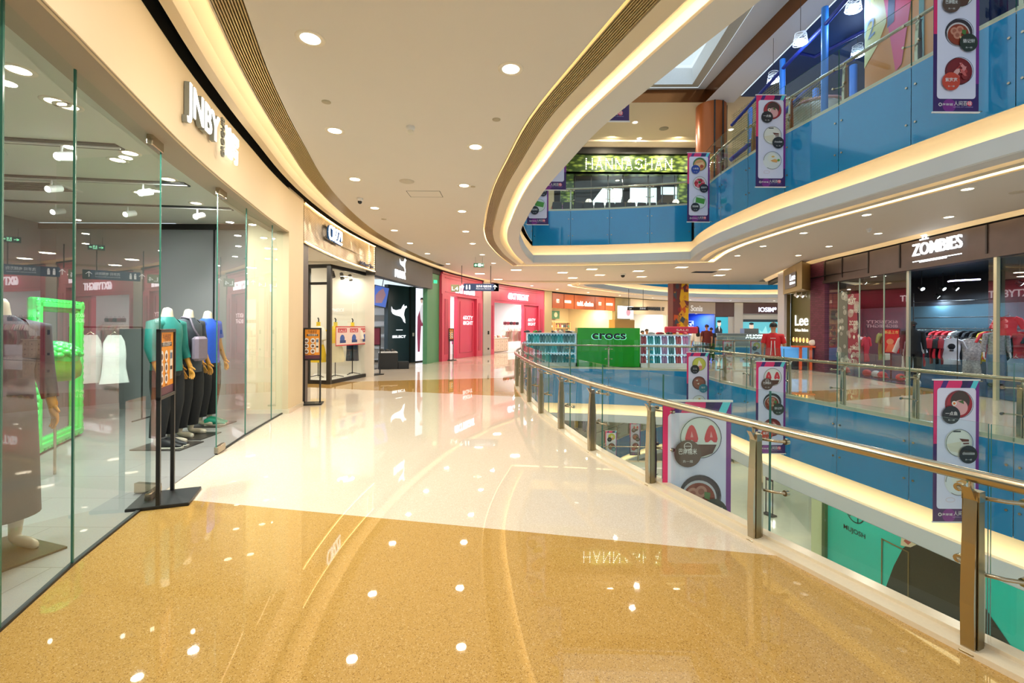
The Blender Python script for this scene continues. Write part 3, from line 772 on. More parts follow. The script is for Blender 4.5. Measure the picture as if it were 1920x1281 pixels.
def figure(name, label, cat, loc, rz, H=1.75, skinm=None, top=None, legs=None, shoes=None, hair=None, head=True, arms=None, long_hair=False,
           handm=None, top_len=.88, sleeve=.6, leg_len=.12, group=None, stride=0.0, wide=1.0, skirt=None, extra=None):
    """one continuous body with hair and clothes as children; faces local -Y"""
    s = H/1.75; root = empty(name, label, cat, loc, rz, group); root.scale = (s, s, s)
    arms = arms or {'l': [(.185, .0, 1.40), (.235, .02, 1.13), (.25, -.04, .89)], 'r': [(-.185, .0, 1.40), (-.235, .02, 1.13), (-.25, -.04, .89)]}
    J = {'pelvis': (0, 0, .95, (.13*wide, .09)), 'waist': (0, 0, 1.10, (.115*wide, .085)), 'chest': (0, 0, 1.30, (.135*wide, .095)), 'nb': (0, .005, 1.455, (.07, .06)), 'neck': (0, 0, 1.53, .05)}
    Ed = [('pelvis', 'waist'), ('waist', 'chest'), ('chest', 'nb'), ('nb', 'neck')]
    if head:
        J['jaw'] = (0, -.012, 1.585, (.062, .07)); J['skull'] = (0, .002, 1.67, (.078, .095)); J['crown'] = (0, .005, 1.725, (.05, .06)); Ed += [('neck', 'jaw'), ('jaw', 'skull'), ('skull', 'crown')]
    else:
        J['neck'] = (0, -.01, 1.60, .05)
    for q, sg in (('l', 1), ('r', -1)):
        st = stride*sg
        J['hip'+q] = (.09*sg, 0, .88, .088); J['knee'+q] = (.10*sg, -.02-st*.5, .50, .058); J['calf'+q] = (.10*sg, .01-st*.9, .33, .054); J['ank'+q] = (.10*sg, .03-st, .09, .036)
        J['heel'+q] = (.10*sg, .04-st, .04, .036); J['ball'+q] = (.115*sg, -.09-st, .03, (.042, .028)); J['toe'+q] = (.12*sg, -.16-st, .02, (.03, .018))
        A = arms[q]
        J['sh'+q] = (*A[0], .06); J['el'+q] = (*A[1], .04); J['wr'+q] = (*A[2], .026)
        Ed += [('pelvis', 'hip'+q), ('hip'+q, 'knee'+q), ('knee'+q, 'calf'+q), ('calf'+q, 'ank'+q), ('ank'+q, 'heel'+q), ('heel'+q, 'ball'+q), ('ball'+q, 'toe'+q), ('chest', 'sh'+q), ('sh'+q, 'el'+q), ('el'+q, 'wr'+q)]
        w0 = Vector(A[2]); d = (w0-Vector(A[1])).normalized(); pal = w0+d*.07
        J['pa'+q] = (*pal, (.036, .02)); Ed.append(('wr'+q, 'pa'+q))
        side_ = Vector((0, 1, 0)); side_ = (side_-d*side_.dot(d)).normalized()
        for k, (off, ln) in enumerate(((-.027, .062), (-.009, .075), (.009, .070), (.027, .055))):
            b0 = pal+side_*off+d*.02; b1 = b0+d*ln*.55+Vector((-sg*.008, 0, 0)); b2 = b1+d*ln*.45+Vector((-sg*.02, 0, 0))
            for nm_, pt_, r_ in (('a', b0, .010), ('b', b1, .009), ('c', b2, .007)): J['f%s%d%s' % (q, k, nm_)] = (*pt_, r_)
            Ed += [('pa'+q, 'f%s%da' % (q, k)), ('f%s%da' % (q, k), 'f%s%db' % (q, k)), ('f%s%db' % (q, k), 'f%s%dc' % (q, k))]
        t0 = w0+d*.03-side_*.035; t1 = t0+d*.035-side_*.02
        J['t%sa' % q] = (*t0, .011); J['t%sb' % q] = (*t1, .009); Ed += [('wr'+q, 't%sa' % q), ('t%sa' % q, 't%sb' % q)]
    body = skin('body', J, Ed, skinm, root, 1)
    if handm:
        body.data.materials.append(handm)
        for p_ in body.data.polygons:
            c = p_.center
            if abs(c.x) > .17 and c.z < 1.30 and any((Vector(arms[q][1])-c).length < .30 or (Vector(arms[q][2])-c).length < .22 for q in 'lr'): p_.material_index = 1
    if head:
        f_ = MB(skinm); f_.loft([((0, -.085, 1.665), .008, .006), ((0, -.108, 1.635), .016, .013), ((0, -.09, 1.625), .014, .01)], skinm, 8)
        for sg in (-1, 1): f_.ball((.078*sg, .01, 1.645), (.012, .02, .032), skinm, 8, 6)
        f_.build('nose_and_ears', root)
        f_ = MB(M('#1d1512', .4, noise=0)); [f_.ball((.03*sg, -.083, 1.665), (.012, .006, .006), None, 8, 5) for sg in (-1, 1)]; f_.build('eyes', root)
        f_ = MB(M('#a5554a', .5, noise=0)); f_.ball((0, -.082, 1.598), (.024, .006, .007), None, 8, 5); f_.build('mouth', root)
        if hair:
            h_ = MB(hair); vs = []; fs = []; R_ = 9; Sg = 18
            for i in range(R_+1):
                th = (PI*.60)*i/R_
                for k in range(Sg):
                    a_ = 2*PI*k/Sg; fr_ = math.sin(a_) < -.25
                    tt = th*(.72 if fr_ else 1.0)
                    vs.append((.092*math.sin(tt)*math.cos(a_), .012+.112*math.sin(tt)*math.sin(a_), 1.672+.095*math.cos(tt)+.004*math.sin(5*a_+i)))
            for i in range(R_):
                for k in range(Sg): fs.append([(i+1)*Sg+k, (i+1)*Sg+(k+1) % Sg, i*Sg+(k+1) % Sg, i*Sg+k])
            h_.add(vs, fs, hair, None, True)
            if long_hair: h_.loft([((0, .05, 1.68), .085, .06), ((0, .085, 1.50), .09, .04), ((0, .10, 1.30), .10, .035), ((0, .10, 1.18), .07, .02)], hair, 14)
            h_.build('hair', root)
    if top:
        tm = MB(top); w_ = wide
        tm.loft([((0, .0, top_len), .185*w_, .135), ((0, 0, 1.0), .175*w_, .13), ((0, 0, 1.12), .165*w_, .125), ((0, 0, 1.28), .185*w_, .13), ((0, .0, 1.39), .19*w_, .115), ((0, .005, 1.45), .12, .085), ((0, 0, 1.485), .072, .066)], top, 22, caps=False, axis=(0, 0, 1))
        for q in 'lr':
            A = [Vector(v) for v in arms[q]]; pts = [A[0].lerp(Vector((0, 0, 1.38)), .35), A[0]]
            secs = [(pts[0], .075, .075), (pts[1], .078, .078)]
            if sleeve <= 1: secs += [(A[0].lerp(A[1], sleeve*.5), .068, .068), (A[0].lerp(A[1], sleeve), .070, .070)]
            else: secs += [(A[1], .056, .056), (A[1].lerp(A[2], (sleeve-1)*.5), .05, .05), (A[1].lerp(A[2], sleeve-1), .044, .044)]
            tm.loft(secs, top, 14, caps=False)
        tm.build('top', root)
    if skirt:
        tm = MB(skirt[0]); tm.loft([((0, 0, 1.08), .14, .11), ((0, 0, .9), .18, .15), ((0, 0, .6), .19, .17), ((0, 0, skirt[1]), .20, .18)], skirt[0], 26, caps=False, axis=(0, 0, 1)); tm.build('skirt', root)
    if legs:
        tm = MB(legs); tm.loft([((0, 0, 1.08), .145*wide, .115), ((0, 0, .95), .17*wide, .13), ((0, 0, .84), .175*wide, .13), ((0, 0, .80), .16*wide, .12)], legs, 20, caps=False, axis=(0, 0, 1))
        for q, sg in (('l', 1), ('r', -1)):
            st = stride*sg
            tm.loft([((.085*sg, 0, .88), .10, .115), ((.10*sg, -.01, .70), .098, .11), ((.10*sg, -.02-st*.5, .50), .088, .095), ((.10*sg, .01-st*.8, .30), .082, .09), ((.10*sg, .03-st, leg_len), .07, .08)], legs, 16, caps=False, axis=(0, 0, 1))
        tm.build('trousers', root)
    if shoes:
        for q, sg in (('l', 1), ('r', -1)):
            st = stride*sg; tm = MB(shoes)
            tm.loft([((.10*sg, .085-st, .05), .038, .045), ((.10*sg, .03-st, .06), .045, .062), ((.105*sg, -.05-st, .045), .048, .045), ((.115*sg, -.13-st, .03), .048, .030), ((.12*sg, -.19-st, .022), .03, .018)], shoes, 14); tm.build('shoe', root)
    if extra: extra(root)
    return root
MANN = M('#d9cdb9', .35, noise=.02); WOOD = M('#c58b35', .35, noise=.1, scale=8)
BLACKC = M('#17181c', .8, noise=.2, scale=40)
PLATE = M('#3c3835', .3, noise=.1)
def mannequin(px, py, H, label, top, legs, rz=PI/2, sleeve=.7, hand=WOOD, tl=.86, base=True, extra=None, Y=None, **k):
    p_ = P(px, py, 0.0) if Y is None else Q(px, 620, Y)
    f = figure('shop_dummy', label, 'mannequin', (p_.x, p_.y, .02 if base else 0), rz, H, MANN, top, legs, None, head=False, sleeve=sleeve, handm=hand, top_len=tl, extra=extra, **k)
    if base:
        m = MB(PLATE); m.box((0, -.02, -.008), (.40, .56, .016)); m.build('base_plate', f)
    return f
def bag(root):
    m = MB(M('#6d6472', .5)); m.tube([(-.08, -.08, 1.47), (-.12, -.15, 1.35), (.05, -.16, 1.15), (.15, -.14, 1.02), (.14, .12, 1.1), (-.02, .13, 1.4), (-.08, .02, 1.49)], .012, None, 6, True); m.build('strap', root)
    m = MB(M('#7d7080', .5)); m.box((-.08, -.20, 1.10), (.22, .09, .30), bev=.03); m.build('pouch', root)
a1 = {'l': [(.19, 0, 1.40), (.26, .0, 1.13), (.26, -.08, .89)], 'r': [(-.19, 0, 1.40), (-.26, -.01, 1.13), (-.27, -.10, .89)]}
mannequin(312, 838, 1.98, 'headless shop dummy in a teal shirt beside the black menu stand', M('#12756f', .6, noise=.15), BLACKC, arms=a1, sleeve=1.6)
mannequin(352, 819, 1.98, 'headless shop dummy in a dark grey tunic with wooden hands and cross strap', M('#3a4049', .8, noise=.35, scale=25), BLACKC, arms=a1, tl=.80, sleeve=.85, extra=bag)
mannequin(388, 797, 1.98, 'headless shop dummy in a bright blue short-sleeved shirt', M('#1d52c4', .7, noise=.1), BLACKC, arms=a1)
mannequin(-4, 1030, 1.93, 'headless shop dummy in navy star top and long grey skirt at the window', M('#23283b', .8, noise=.2), None, rz=PI*.40, skirt=(M('#3a3935', .8, noise=.1), .22), Y=3.15, sleeve=1.8)
def shoe_pair(px, py, rz, colr, label):
    p_ = P(px, py, 0.02); 
    for k in (0, 1):
        r_ = empty('sneaker', label+(' on its own near side' if k else ' set further in'), 'shoe', (p_.x+.13*k*math.sin(rz), p_.y-.12*k, .01), rz)
        m = MB(WHITE); m.loft([((-.14, 0, .015), .012, .036), ((-.05, 0, .015), .013, .042), ((.06, 0, .015), .013, .045), ((.15, 0, .018), .012, .03)], M('#d8d4c4', .6), 14); m.build('sole', r_)
        m = MB(colr); m.loft([((-.14, 0, .06), .045, .03), ((-.09, 0, .075), .06, .038), ((-.02, 0, .065), .05, .040), ((.06, 0, .045), .03, .042), ((.14, 0, .032), .016, .028)], colr, 14); m.build('upper', r_)
        m = MB(WHITE); [m.tube([(-.01+.025*i, -.03, .085-.012*i), (-.005+.025*i, 0, .105-.014*i), (-.01+.025*i, .03, .085-.012*i)], .004, None, 6) for i in range(4)]; m.build('laces', r_)
shoe_pair(330, 836, .1, M('#26272a', .6), 'black lace-up sneaker at the feet of the teal-shirted dummy')
shoe_pair(408, 794, .3, M('#1f9c80', .6), 'turquoise sneaker at the feet of the blue-shirted dummy')
# ornate green frame, leaning mirror; green quilted cap; hanging rail with white clothes
GRN = M('#1ed45c', .25, noise=.15, scale=12, coat=.4)
fr = empty('standing_mirror', 'large bright green ornate picture frame mirror leaning inside the shop window', 'mirror', (-5.95, 6.0, .02), 1.99)
fr.location.z = 0.02
def frame_mesh(w_, h_, t, mat, z0_=0):
    m = MB(mat)
    for x, z, dx, dz in ((0, z0_+t/2, w_, t), (0, z0_+h_-t/2, w_, t), (-w_/2+t/2, z0_+h_/2, t, h_), (w_/2-t/2, z0_+h_/2, t, h_)):
        m.box((x, 0, z), (dx, .08, dz), bev=.02); m.box((x, -.05, z), (dx*.98 if dx > dz else dx*.4, .04, dz*.98 if dz > dx else dz*.4), bev=.012)
    k = 0
    for i in range(int(h_/.09)):
        for sx in (-1, 1): m.ball((sx*(w_/2-t*.25), -.05, z0_+.06+i*.09), (.02, .02, .04), None, 8, 5)
    for i in range(int(w_/.09)):
        for zz in (z0_+t*.25, z0_+h_-t*.25): m.ball((-w_/2+.05+i*.09, -.05, zz), (.04, .02, .02), None, 8, 5)
    return m
frame_mesh(1.27, 1.9, .17, GRN).build('frame', fr)
m = MB(M('#c9d2d0', .02, 1.0, noise=0)); m.rect(-.50, .14, .50, 1.76, .0); m.build('mirror_pane', fr)
hb = empty('padded_cap', 'oversized glossy green quilted cap display in front of the green frame', 'display hat', Q(104, 680, 4.85), 0)
m = MB(GRN); m.ball((0, 0, .04), (.20, .18, .15), None, 22, 12)
for i in range(7):
    for j in range(10): 
        th = .2+i*.19; aa = j*.63+i*.3; m.ball((.19*math.sin(th)*math.cos(aa), .17*math.sin(th)*math.sin(aa), .05+.145*math.cos(th)), (.05, .05, .035), None, 8, 5)
m.build('quilted_crown', hb); m = MB(M('#5ea02c', .3)); m.lathe([(.19, .03), (.21, -.05), (.20, -.15), (.15, -.19)], seg=24); m.build('brim', hb)
m = MB(STEEL); m.cyl((0, 0, -.19), (0, 0, -1.30), .012, seg=8); m.lathe([(0, -1.28), (.14, -1.28), (.15, -1.31), (0, -1.31)]); m.build('stand', hb)

# hanging garments
def garment(name, label, cat, loc, rz, mat, w_=.42, h_=.66, sleeve=.24, group=None, thick=.035, hanger=True, dress=False, logo=None):
    r_ = empty(name, label, cat, loc, rz, group)
    m = MB(mat); sc = .5*w_
    secs = []
    for i in range(8):
        t = i/7; z = -.06-t*h_; rx = sc*(.62 if i == 0 else (.94 if i < 3 else .90+.06*math.sin(i))) * (1+(.5*t if dress else 0))
        secs.append(((0, .012*math.sin(i*1.7), z), rx, thick*(.7+.3*math.sin(i*2.1+1))))
    m.loft(secs, mat, 18, True, axis=(0, 0, 1))
    if sleeve:
        for sg in (-1, 1): m.loft([((sg*sc*.62, 0, -.09), .06, thick*.8), ((sg*sc*1.05, 0, -.14), .075, thick*.8), ((sg*(sc*1.12+sleeve*.35), 0, -.14-sleeve), .065, thick*.7)], mat, 10)
    m.build('cloth', r_)
    if logo: 
        m = MB(logo); m.disc(0, -.30, .09, -thick-.008); m.rect(-.05, -.44, .05, -.32, -thick-.008); m.build('print', r_)
    if hanger:
        m = MB(STEEL); m.tube([(-sc*.6, 0, -.08), (0, 0, -.01), (sc*.6, 0, -.08)], .006, None, 6); m.tube([(0, 0, -.01), (0, 0, .03), (.02, 0, .05), (.0, 0, .07)], .004, None, 6); m.build('hanger', r_)
    return r_
def rail(name, label, loc, rz, L_, H_, mat=BLK, group=None):
    r_ = empty(name, label, 'clothes rack', loc, rz, group)
    m = MB(mat); m.tube([(-L_/2, 0, H_), (L_/2, 0, H_)], .013, None, 8); m.build('rail', r_)
    for sx in (-1, 1):
        m = MB(mat); m.tube([(sx*L_/2, 0, 0.02), (sx*L_/2, 0, H_)], .013, None, 8); m.tube([(sx*L_/2, -.22, .015), (sx*L_/2, .22, .015)], .013, None, 8); m.build('leg', r_)
    return r_
rl = Q(170, 560, 7.6); rail('clothes_rail', 'thin black clothes rail deep inside the near clothing shop', (rl.x, 7.6, 0), .1, 1.6, 1.55)
for i, c_ in enumerate(('#efece8', '#e9e4de', '#f3f1ee')):
    garment('hanging_dress', 'long white dress hanging on the black rail, %s of three' % ORD[i], 'clothing', (rl.x-.4+.4*i, 7.6, 1.48), .9, M(c_, .8), dress=True, h_=.8, w_=.28, sleeve=0, group='white dresses on the rail')

# ---------------- black poster stands ----------------
ORG = M('#e79320', .5); 
def stand(loc, rz, label, H_=1.56, w_=.44, ph=.62, purple=False, base=(.50, .34)):
    r_ = empty('menu_stand', label, 'poster stand', loc, rz)
    m = MB(BLK); m.box((0, 0, .015), (base[0], base[1], .03), bev=.006); m.build('base_plate', r_)
    for sx in (-1, 1):
        m = MB(BLK); m.box((sx*(w_/2-.02), 0, (H_-ph)/2), (.03, .03, H_-ph)); m.build('post', r_)
    m = MB(BLK); z0_ = H_-ph
    for x, z, dx, dz in ((0, z0_+.015, w_, .03), (0, H_-.015, w_, .03), (-w_/2+.015, z0_+ph/2, .03, ph), (w_/2-.015, z0_+ph/2, .03, ph)): m.box((x, 0, z), (dx, .035, dz), bev=.004)
    m.box((0, .008, z0_+ph/2), (w_-.03, .015, ph-.03)); m.build('sign_frame', r_)
    m = MB(ORG); x0_, x1_ = -w_/2+.03, w_/2-.03; zb, zt = z0_+.03, H_-.03; hh = zt-zb
    if purple: m.rect(x0_, zb, x1_, zt, -.002, M('#6b2340', .5))
    else:
        m.rect(x0_, zb, x1_, zt, -.002, ORG); m.rect(x0_, zb, x1_, zb+hh*.13, -.003, M('#5b2c3f', .5))
        m.text('外卖商家', 0, zt-hh*.14, .075*hh/.56, -.004, M('#7b3d10', .5), wid=(x1_-x0_)*.6, bold=.01)
        m.rect(x0_*.75, zt-hh*.23, x1_*.75, zt-hh*.165, -.004, M('#3a2a22', .5)); m.text('排队取餐中', 0, zt-hh*.22, .05, -.005, WHITE, wid=(x1_-x0_)*.62)
        for j in range(3):
            for i in range(2):
                cx, cz = x0_*.45+i*.12-.05, zt-hh*(.38+.18*j)
                m.disc(cx, cz, .045, -.004, WHITE, rz=.05); m.disc(cx, cz-.005, .026, -.005, M('#6d4a38', .5)); m.rect(cx-.03, cz-.068, cx+.03, cz-.056, -.004, M('#8a4a12', .5))
        m.rect(x1_*.45, zb+hh*.22, x1_*.86, zt-hh*.30, -.004, M('#e8dccb', .5)); m.rect(x1_*.5, zt-hh*.44, x1_*.8, zt-hh*.34, -.005, M('#5a6d8a', .5)); m.rect(x1_*.5, zt-hh*.62, x1_*.8, zt-hh*.56, -.005, BLK)
    m.build('poster', r_)
    return r_
stand((-3.14, 4.17, 0), math.atan2(.42, -.17), 'black poster stand with orange menu, square base, by the doorway', base=(.44, .46))
p_ = P(590, 758); stand((p_.x-.05, p_.y, 0), .25, 'black poster stand with orange menu beside the cream pillar and black jamb', 1.55, .34, .66, base=(.40, .34))
p_ = P(712, 703); stand((p_.x-.12, p_.y, 0), .9, 'black stand with dark red notice at the corner of the glass display box', 1.55, .34, .60, True, (.42, .3))
p_ = P(846, 676); stand((p_.x, p_.y, 0), .9, 'black poster stand with yellow notice between the green wall and pink shop', 1.5, .3, .6, False, (.42, .3))
# ================= shop fronts further along the curved wall =================
GREENW = M('#4f8a63', .5, noise=.05, scale=2); PINK = M('#cf4460', .38, noise=.03, scale=2); PINKD = M('#b5354f', .4, noise=.03)
DKGREY = M('#3a3836', .5, noise=.08, scale=3); NAVY = M('#233540', .35, noise=.05, scale=2); METALC = M('#b9b0a2', .35, .4, noise=.03)
def gold_mat():
    m = bpy.data.materials.new('perforated_gold'); m.use_nodes = True; nt = m.node_tree; b = nt.nodes['Principled BSDF']
    tc = nt.nodes.new('ShaderNodeTexCoord'); wv = nt.nodes.new('ShaderNodeTexWave'); wv.bands_direction = 'Z'; wv.inputs['Scale'].default_value = 9
    nt.links.new(tc.outputs['Object'], wv.inputs['Vector'])
    n = nt.nodes.new('ShaderNodeTexNoise'); n.inputs['Scale'].default_value = 1.6; nt.links.new(tc.outputs['Object'], n.inputs['Vector'])
    mx = nt.nodes.new('ShaderNodeMix'); mx.data_type = 'RGBA'; mx.inputs[6].default_value = (*lin('#6e5c42'), 1); mx.inputs[7].default_value = (*lin('#b9a37c'), 1)
    nt.links.new(wv.outputs['Fac'], mx.inputs[0]); nt.links.new(mx.outputs[2], b.inputs['Base Color']); b.inputs['Metallic'].default_value = .75; b.inputs['Roughness'].default_value = .28
    bp = nt.nodes.new('ShaderNodeBump'); bp.inputs['Strength'].default_value = .6; bp.inputs['Distance'].default_value = .12; nt.links.new(n.outputs['Fac'], bp.inputs['Height']); nt.links.new(bp.outputs[0], b.inputs['Normal'])
    return m
GOLD = gold_mat(); ROOM = M('#efe9de', .6, noise=.01); ROOMW = M('#f4f2f2', .6, noise=.01)
def room(p0, p1, depth, z1, wall, name='wall_shop_room', floor=None, side=True, floorz=.012):
    """open-fronted shop interior between p0 and p1"""
    o, a, wd = front(p0, p1); m = MB(wall)
    m.add([(0, depth, 0), (wd, depth, 0), (wd, depth, z1), (0, depth, z1)], [[0, 1, 2, 3]], wall)
    if side:
        m.add([(0, 0.02, 0), (0, depth, 0), (0, depth, z1), (0, 0.02, z1)], [[0, 1, 2, 3]], wall)
        m.add([(wd, 0.02, 0), (wd, depth, 0), (wd, depth, z1), (wd, 0.02, z1)], [[3, 2, 1, 0]], wall)
    m.add([(0, 0.02, z1), (wd, 0.02, z1), (wd, depth, z1), (0, depth, z1)], [[3, 2, 1, 0]], wall)
    if floor: m.add([(0, 0.02, floorz), (wd, 0.02, floorz), (wd, depth, floorz), (0, depth, floorz)], [[0, 1, 2, 3]], floor)
    ob = struct(name, m, loc=o, rz=a); return ob, o, a, wd
def shoplight(o, a, x, y, z, e, col=(1, .95, .88), size=.5, label='', group=None):
    p_ = Vector(o)+Vector((x*math.cos(a)-y*math.sin(a), x*math.sin(a)+y*math.cos(a), z))
    return downlight(p_, label, e, .12, col, group)
def H(px, d=0.0): return hit(px, WL, WLN, d)

# dark jamb
a = MB(M('#4a4340', .4, noise=.05)); o, an, wd = front(H(568), H(582)); a.box((wd/2, .3, 1.63), (wd, .5, 3.26)); struct('wall_jamb', a, loc=o, rz=an)
# --- gold fascia with bulbs
r_ = empty('shop_fascia', 'curved ribbed gold metal fascia edged with warm bulbs, over the glass display box', 'shop fascia')
m = MB(GOLD); wallstrip(m, WL, WLN, 569, 702, 3.25, 4.08, GOLD, 0, .08, 20); m.build('metal_panel', r_)
BULB = M((1, .62, .25), emit=14); m = MB(BULB)
for z_ in (3.28, 4.05):
    p, q = sub(WL, WLN, 570, 701.5, -.02, 90)
    for v in p: m.ball((v.x, v.y, z_), .011, BULB, 6, 4)
for px in (701, 691):
    v = H(px, -.02)
    for k in range(14): m.ball((v.x, v.y, 3.28+k*.058), .011, BULB, 6, 4)
tag(m.build('string_lights', r_), kind='stuff')
BLUER = M('#1c5fa8', .4, noise=0)
glow_sign('shop_sign', 'white glowing letters with blue returns on the ribbed gold fascia', 'CR?Z!', H(607), H(632), 3.58, .48, GLOW, .10, .02, .0, BLUER)
glow_sign('shop_sign', 'small white slogan plate with dark blue lettering under the gold fascia', 'Lifelined Tee', H(672), H(697), 3.34, .13, M('#1a2550', .4), .04, .01, .03)
# entrance behind: room
p0, p1 = H(578), H(702)
ob, o, an, wd = room(H(575, .05), H(703, .05), 4.0, 3.6, ROOM)
shoplight(o, an, 1.2, 1.2, 3.58, 60, (1, .93, .8), label='downlight above the doorway of the glass display box shop'); shoplight(o, an, 3.4, 2.6, 3.58, 60, (1, .93, .8), label='downlight deep inside the shop of the glass display box')
# glass display box
c0, c1, c2 = P(577, 719), P(617, 720.5), P(696, 704)
root = empty('display_box', 'black-framed corner glass display box with yellow-dressed dummies under the gold fascia', 'display window')
FR = M('#1a1917', .35, noise=0); zt = 3.22
m = MB(FR)
for u, v in ((c0, c1), (c1, c2)):
    d = (v-u); L_ = d.length; a_ = math.atan2(d.y, d.x)
    for z_ in (.05, zt): m.box(((u.x+v.x)/2, (u.y+v.y)/2, z_), (L_+.08, .09, .10), rz=a_)
for v in (c0, c1, c2): m.box((v.x, v.y, zt/2), (.11, .11, zt))
d = c1-c0; m.box((c0.x+d.x*.05, c0.y+d.y*.05, zt/2), (.07, .07, zt)); mid = (c0+c1)/2; m.box((mid.x, mid.y, 2.75), (d.length, .05, .07), rz=math.atan2(d.y, d.x))
m.build('black_frame', root)
for u, v, nm in ((c0, c1, 0), (c1, (c1+c2)/2, 1), ((c1+c2)/2, c2, 2)):
    d = v-u; m = MB(GLASS); m.rect(.06, .1, d.length-.01, zt, 0, GLASS); ob = m.build('glass_pane', root, (u.x, u.y, 0), math.atan2(d.y, d.x))
m = MB(M('#f2efe8', .5, noise=.01)); bk = [c0+Vector((-.1, 1.5, 0)), c2+Vector((-1.3, .6, 0))]
sheet(m, [(c0.x, c0.y), (c1.x, c1.y), (c2.x, c2.y), (-6.35, 14.92)], [], .09); m.build('display_floor', root)
def gridtile():
    mm = bpy.data.materials.new('white_tile_black_grout'); mm.use_nodes = True; nt = mm.node_tree; b = nt.nodes['Principled BSDF']
    br = nt.nodes.new('ShaderNodeTexBrick'); tc = nt.nodes.new('ShaderNodeTexCoord'); mp = nt.nodes.new('ShaderNodeMapping'); mp.inputs['Rotation'].default_value = (PI/2, 0, 0)
    nt.links.new(tc.outputs['Object'], mp.inputs[0]); nt.links.new(mp.outputs[0], br.inputs['Vector']); br.offset = 0; br.inputs['Scale'].default_value = 1
    br.inputs['Brick Width'].default_value = .17; br.inputs['Row Height'].default_value = .17; br.inputs['Mortar Size'].default_value = .016
    br.inputs['Color1'].default_value = (.8, .78, .72, 1); br.inputs['Color2'].default_value = (.8, .78, .72, 1); br.inputs['Mortar'].default_value = (.12, .1, .09, 1)
    nt.links.new(br.outputs['Color'], b.inputs['Base Color']); return mm
GT = gridtile()
m = MB(GT); m.rect(0, .09, 1.25, zt, 0, GT); m.build('tiled_back', root, (-6.35, 14.95, 0), 0)
m = MB(M('#e9dfc6', .6)); m.rect(0, .09, .52, zt, 0); m.build('cream_back', root, (-5.10, 14.94, 0), 0)
lamp('AREA', ((c1.x+c2.x)/2-.3, (c1.y+c2.y)/2+.4, 3.1), 16, (1, .92, .74), .5)
m = MB(BLK)
for k in range(4):
    v = c1.lerp(c2, .15+.2*k)+Vector((-.25, .3, 0)); m.cyl((v.x, v.y, 3.15), (v.x+.06, v.y-.06, 2.98), .05, .06, seg=10)
m.build('spotlights', root)
YEL = M('#f0cd1e', .7, noise=.1)
def bust(loc, rz, label, topm, botm, kind, topl=.95):
    r_ = empty('dress_form', label, 'mannequin', loc, rz)
    m = MB(BLK); m.cyl((0, 0, .02), (0, 0, .95), .014, seg=8); [m.tube([(0, 0, .06), (.24*math.cos(t), .24*math.sin(t), .012)], .012, None, 6) for t in (0, 2.1, 4.2)]; m.tube([(0, 0, 1.60), (.01, 0, 1.67), (-.02, 0, 1.72)], .018, None, 8); m.build('tripod_stand', r_)
    m = MB(YEL if kind != 'white' else YEL); m.loft([((0, 0, 1.40), .16, .09), ((0, 0, 1.46), .09, .07), ((0, 0, 1.50), .055, .055), ((0, 0, 1.60), .055, .055)], None, 16, axis=(0, 0, 1)); m.build('neck_block', r_)
    m = MB(topm); m.loft([((0, 0, topl), .19, .12), ((0, 0, 1.1), .17, .115), ((0, 0, 1.3), .19, .12), ((0, 0, 1.42), .17, .09), ((0, 0, 1.48), .075, .065)], topm, 18, axis=(0, 0, 1))
    for sg in (-1, 1): m.loft([((sg*.14, 0, 1.40), .07, .07), ((sg*.23, 0, 1.30), .075, .075), ((sg*.27, -.02, 1.08 if kind != 'tee' else 1.18), .08, .07)], topm, 12)
    m.build('top', r_)
    m = MB(botm)
    if kind == 'trousers':
        for sg in (-1, 1): m.loft([((sg*.07, 0, 1.0), .10, .10), ((sg*.09, 0, .7), .085, .09), ((sg*.10, 0, .42), .09, .09)], botm, 14, axis=(0, 0, 1))
    else: m.loft([((0, 0, 1.02), .15, .11), ((0, 0, .8), .22, .17), ((0, 0, .55), .27, .2), ((0, 0, .44), .25, .22)], botm, 18, axis=(0, 0, 1))
    m.build('trousers' if kind == 'trousers' else 'skirt', r_); return r_
v = Q(629, 640, 13.35); bust((v.x, v.y, .1), .2, 'dress form in a yellow printed tee in the glass display box', YEL, M('#e9dcb8', .8), 'tee')
v = Q(661, 640, 14.1); bust((v.x, v.y, .1), .2, 'dress form in white cardigan and navy trousers in the glass display box', M('#f1ede2', .8), M('#20263a', .8), 'trousers')
v = Q(597, 640, 13.3); bust((v.x, v.y, .1), -.5, 'dress form in white blouse and yellow ruffled skirt behind the side pane', M('#f1ede2', .8), YEL, 'skirt')
# sale notice on the glass
d = (c2-c1); a_ = math.atan2(d.y, d.x)
r_ = empty('sale_notice', 'red-bordered sale poster stuck across the glass of the display box', 'poster', (c1.x+d.x*.12, c1.y+d.y*.12, 1.02), a_)
L_ = d.length*.82; m = MB(M('#f0d9d2', .4)); RED = M('#c8323c', .4)
m.rect(0, 0, L_, .56, -.012); m.rect(0, 0, L_, .03, -.014, RED); m.rect(0, .53, L_, .56, -.014, RED); m.rect(0, 0, .03, .56, -.014, RED); m.rect(L_-.03, 0, L_, .56, -.014, RED)
for k in range(3):
    x = L_*(.06+.33*k); m.rect(x, .38, x+L_*.24, .50, -.014, RED); m.text('SALE', x+L_*.12, .40, .10, -.016, WHITE, wid=L_*.2); m.disc(x+L_*.12, .20, .12, -.014, M('#3d5fae', .4)); m.rect(x+.1, .08, x+L_*.24-.05, .16, -.015, M('#27407e', .4))
m.build('print', r_)

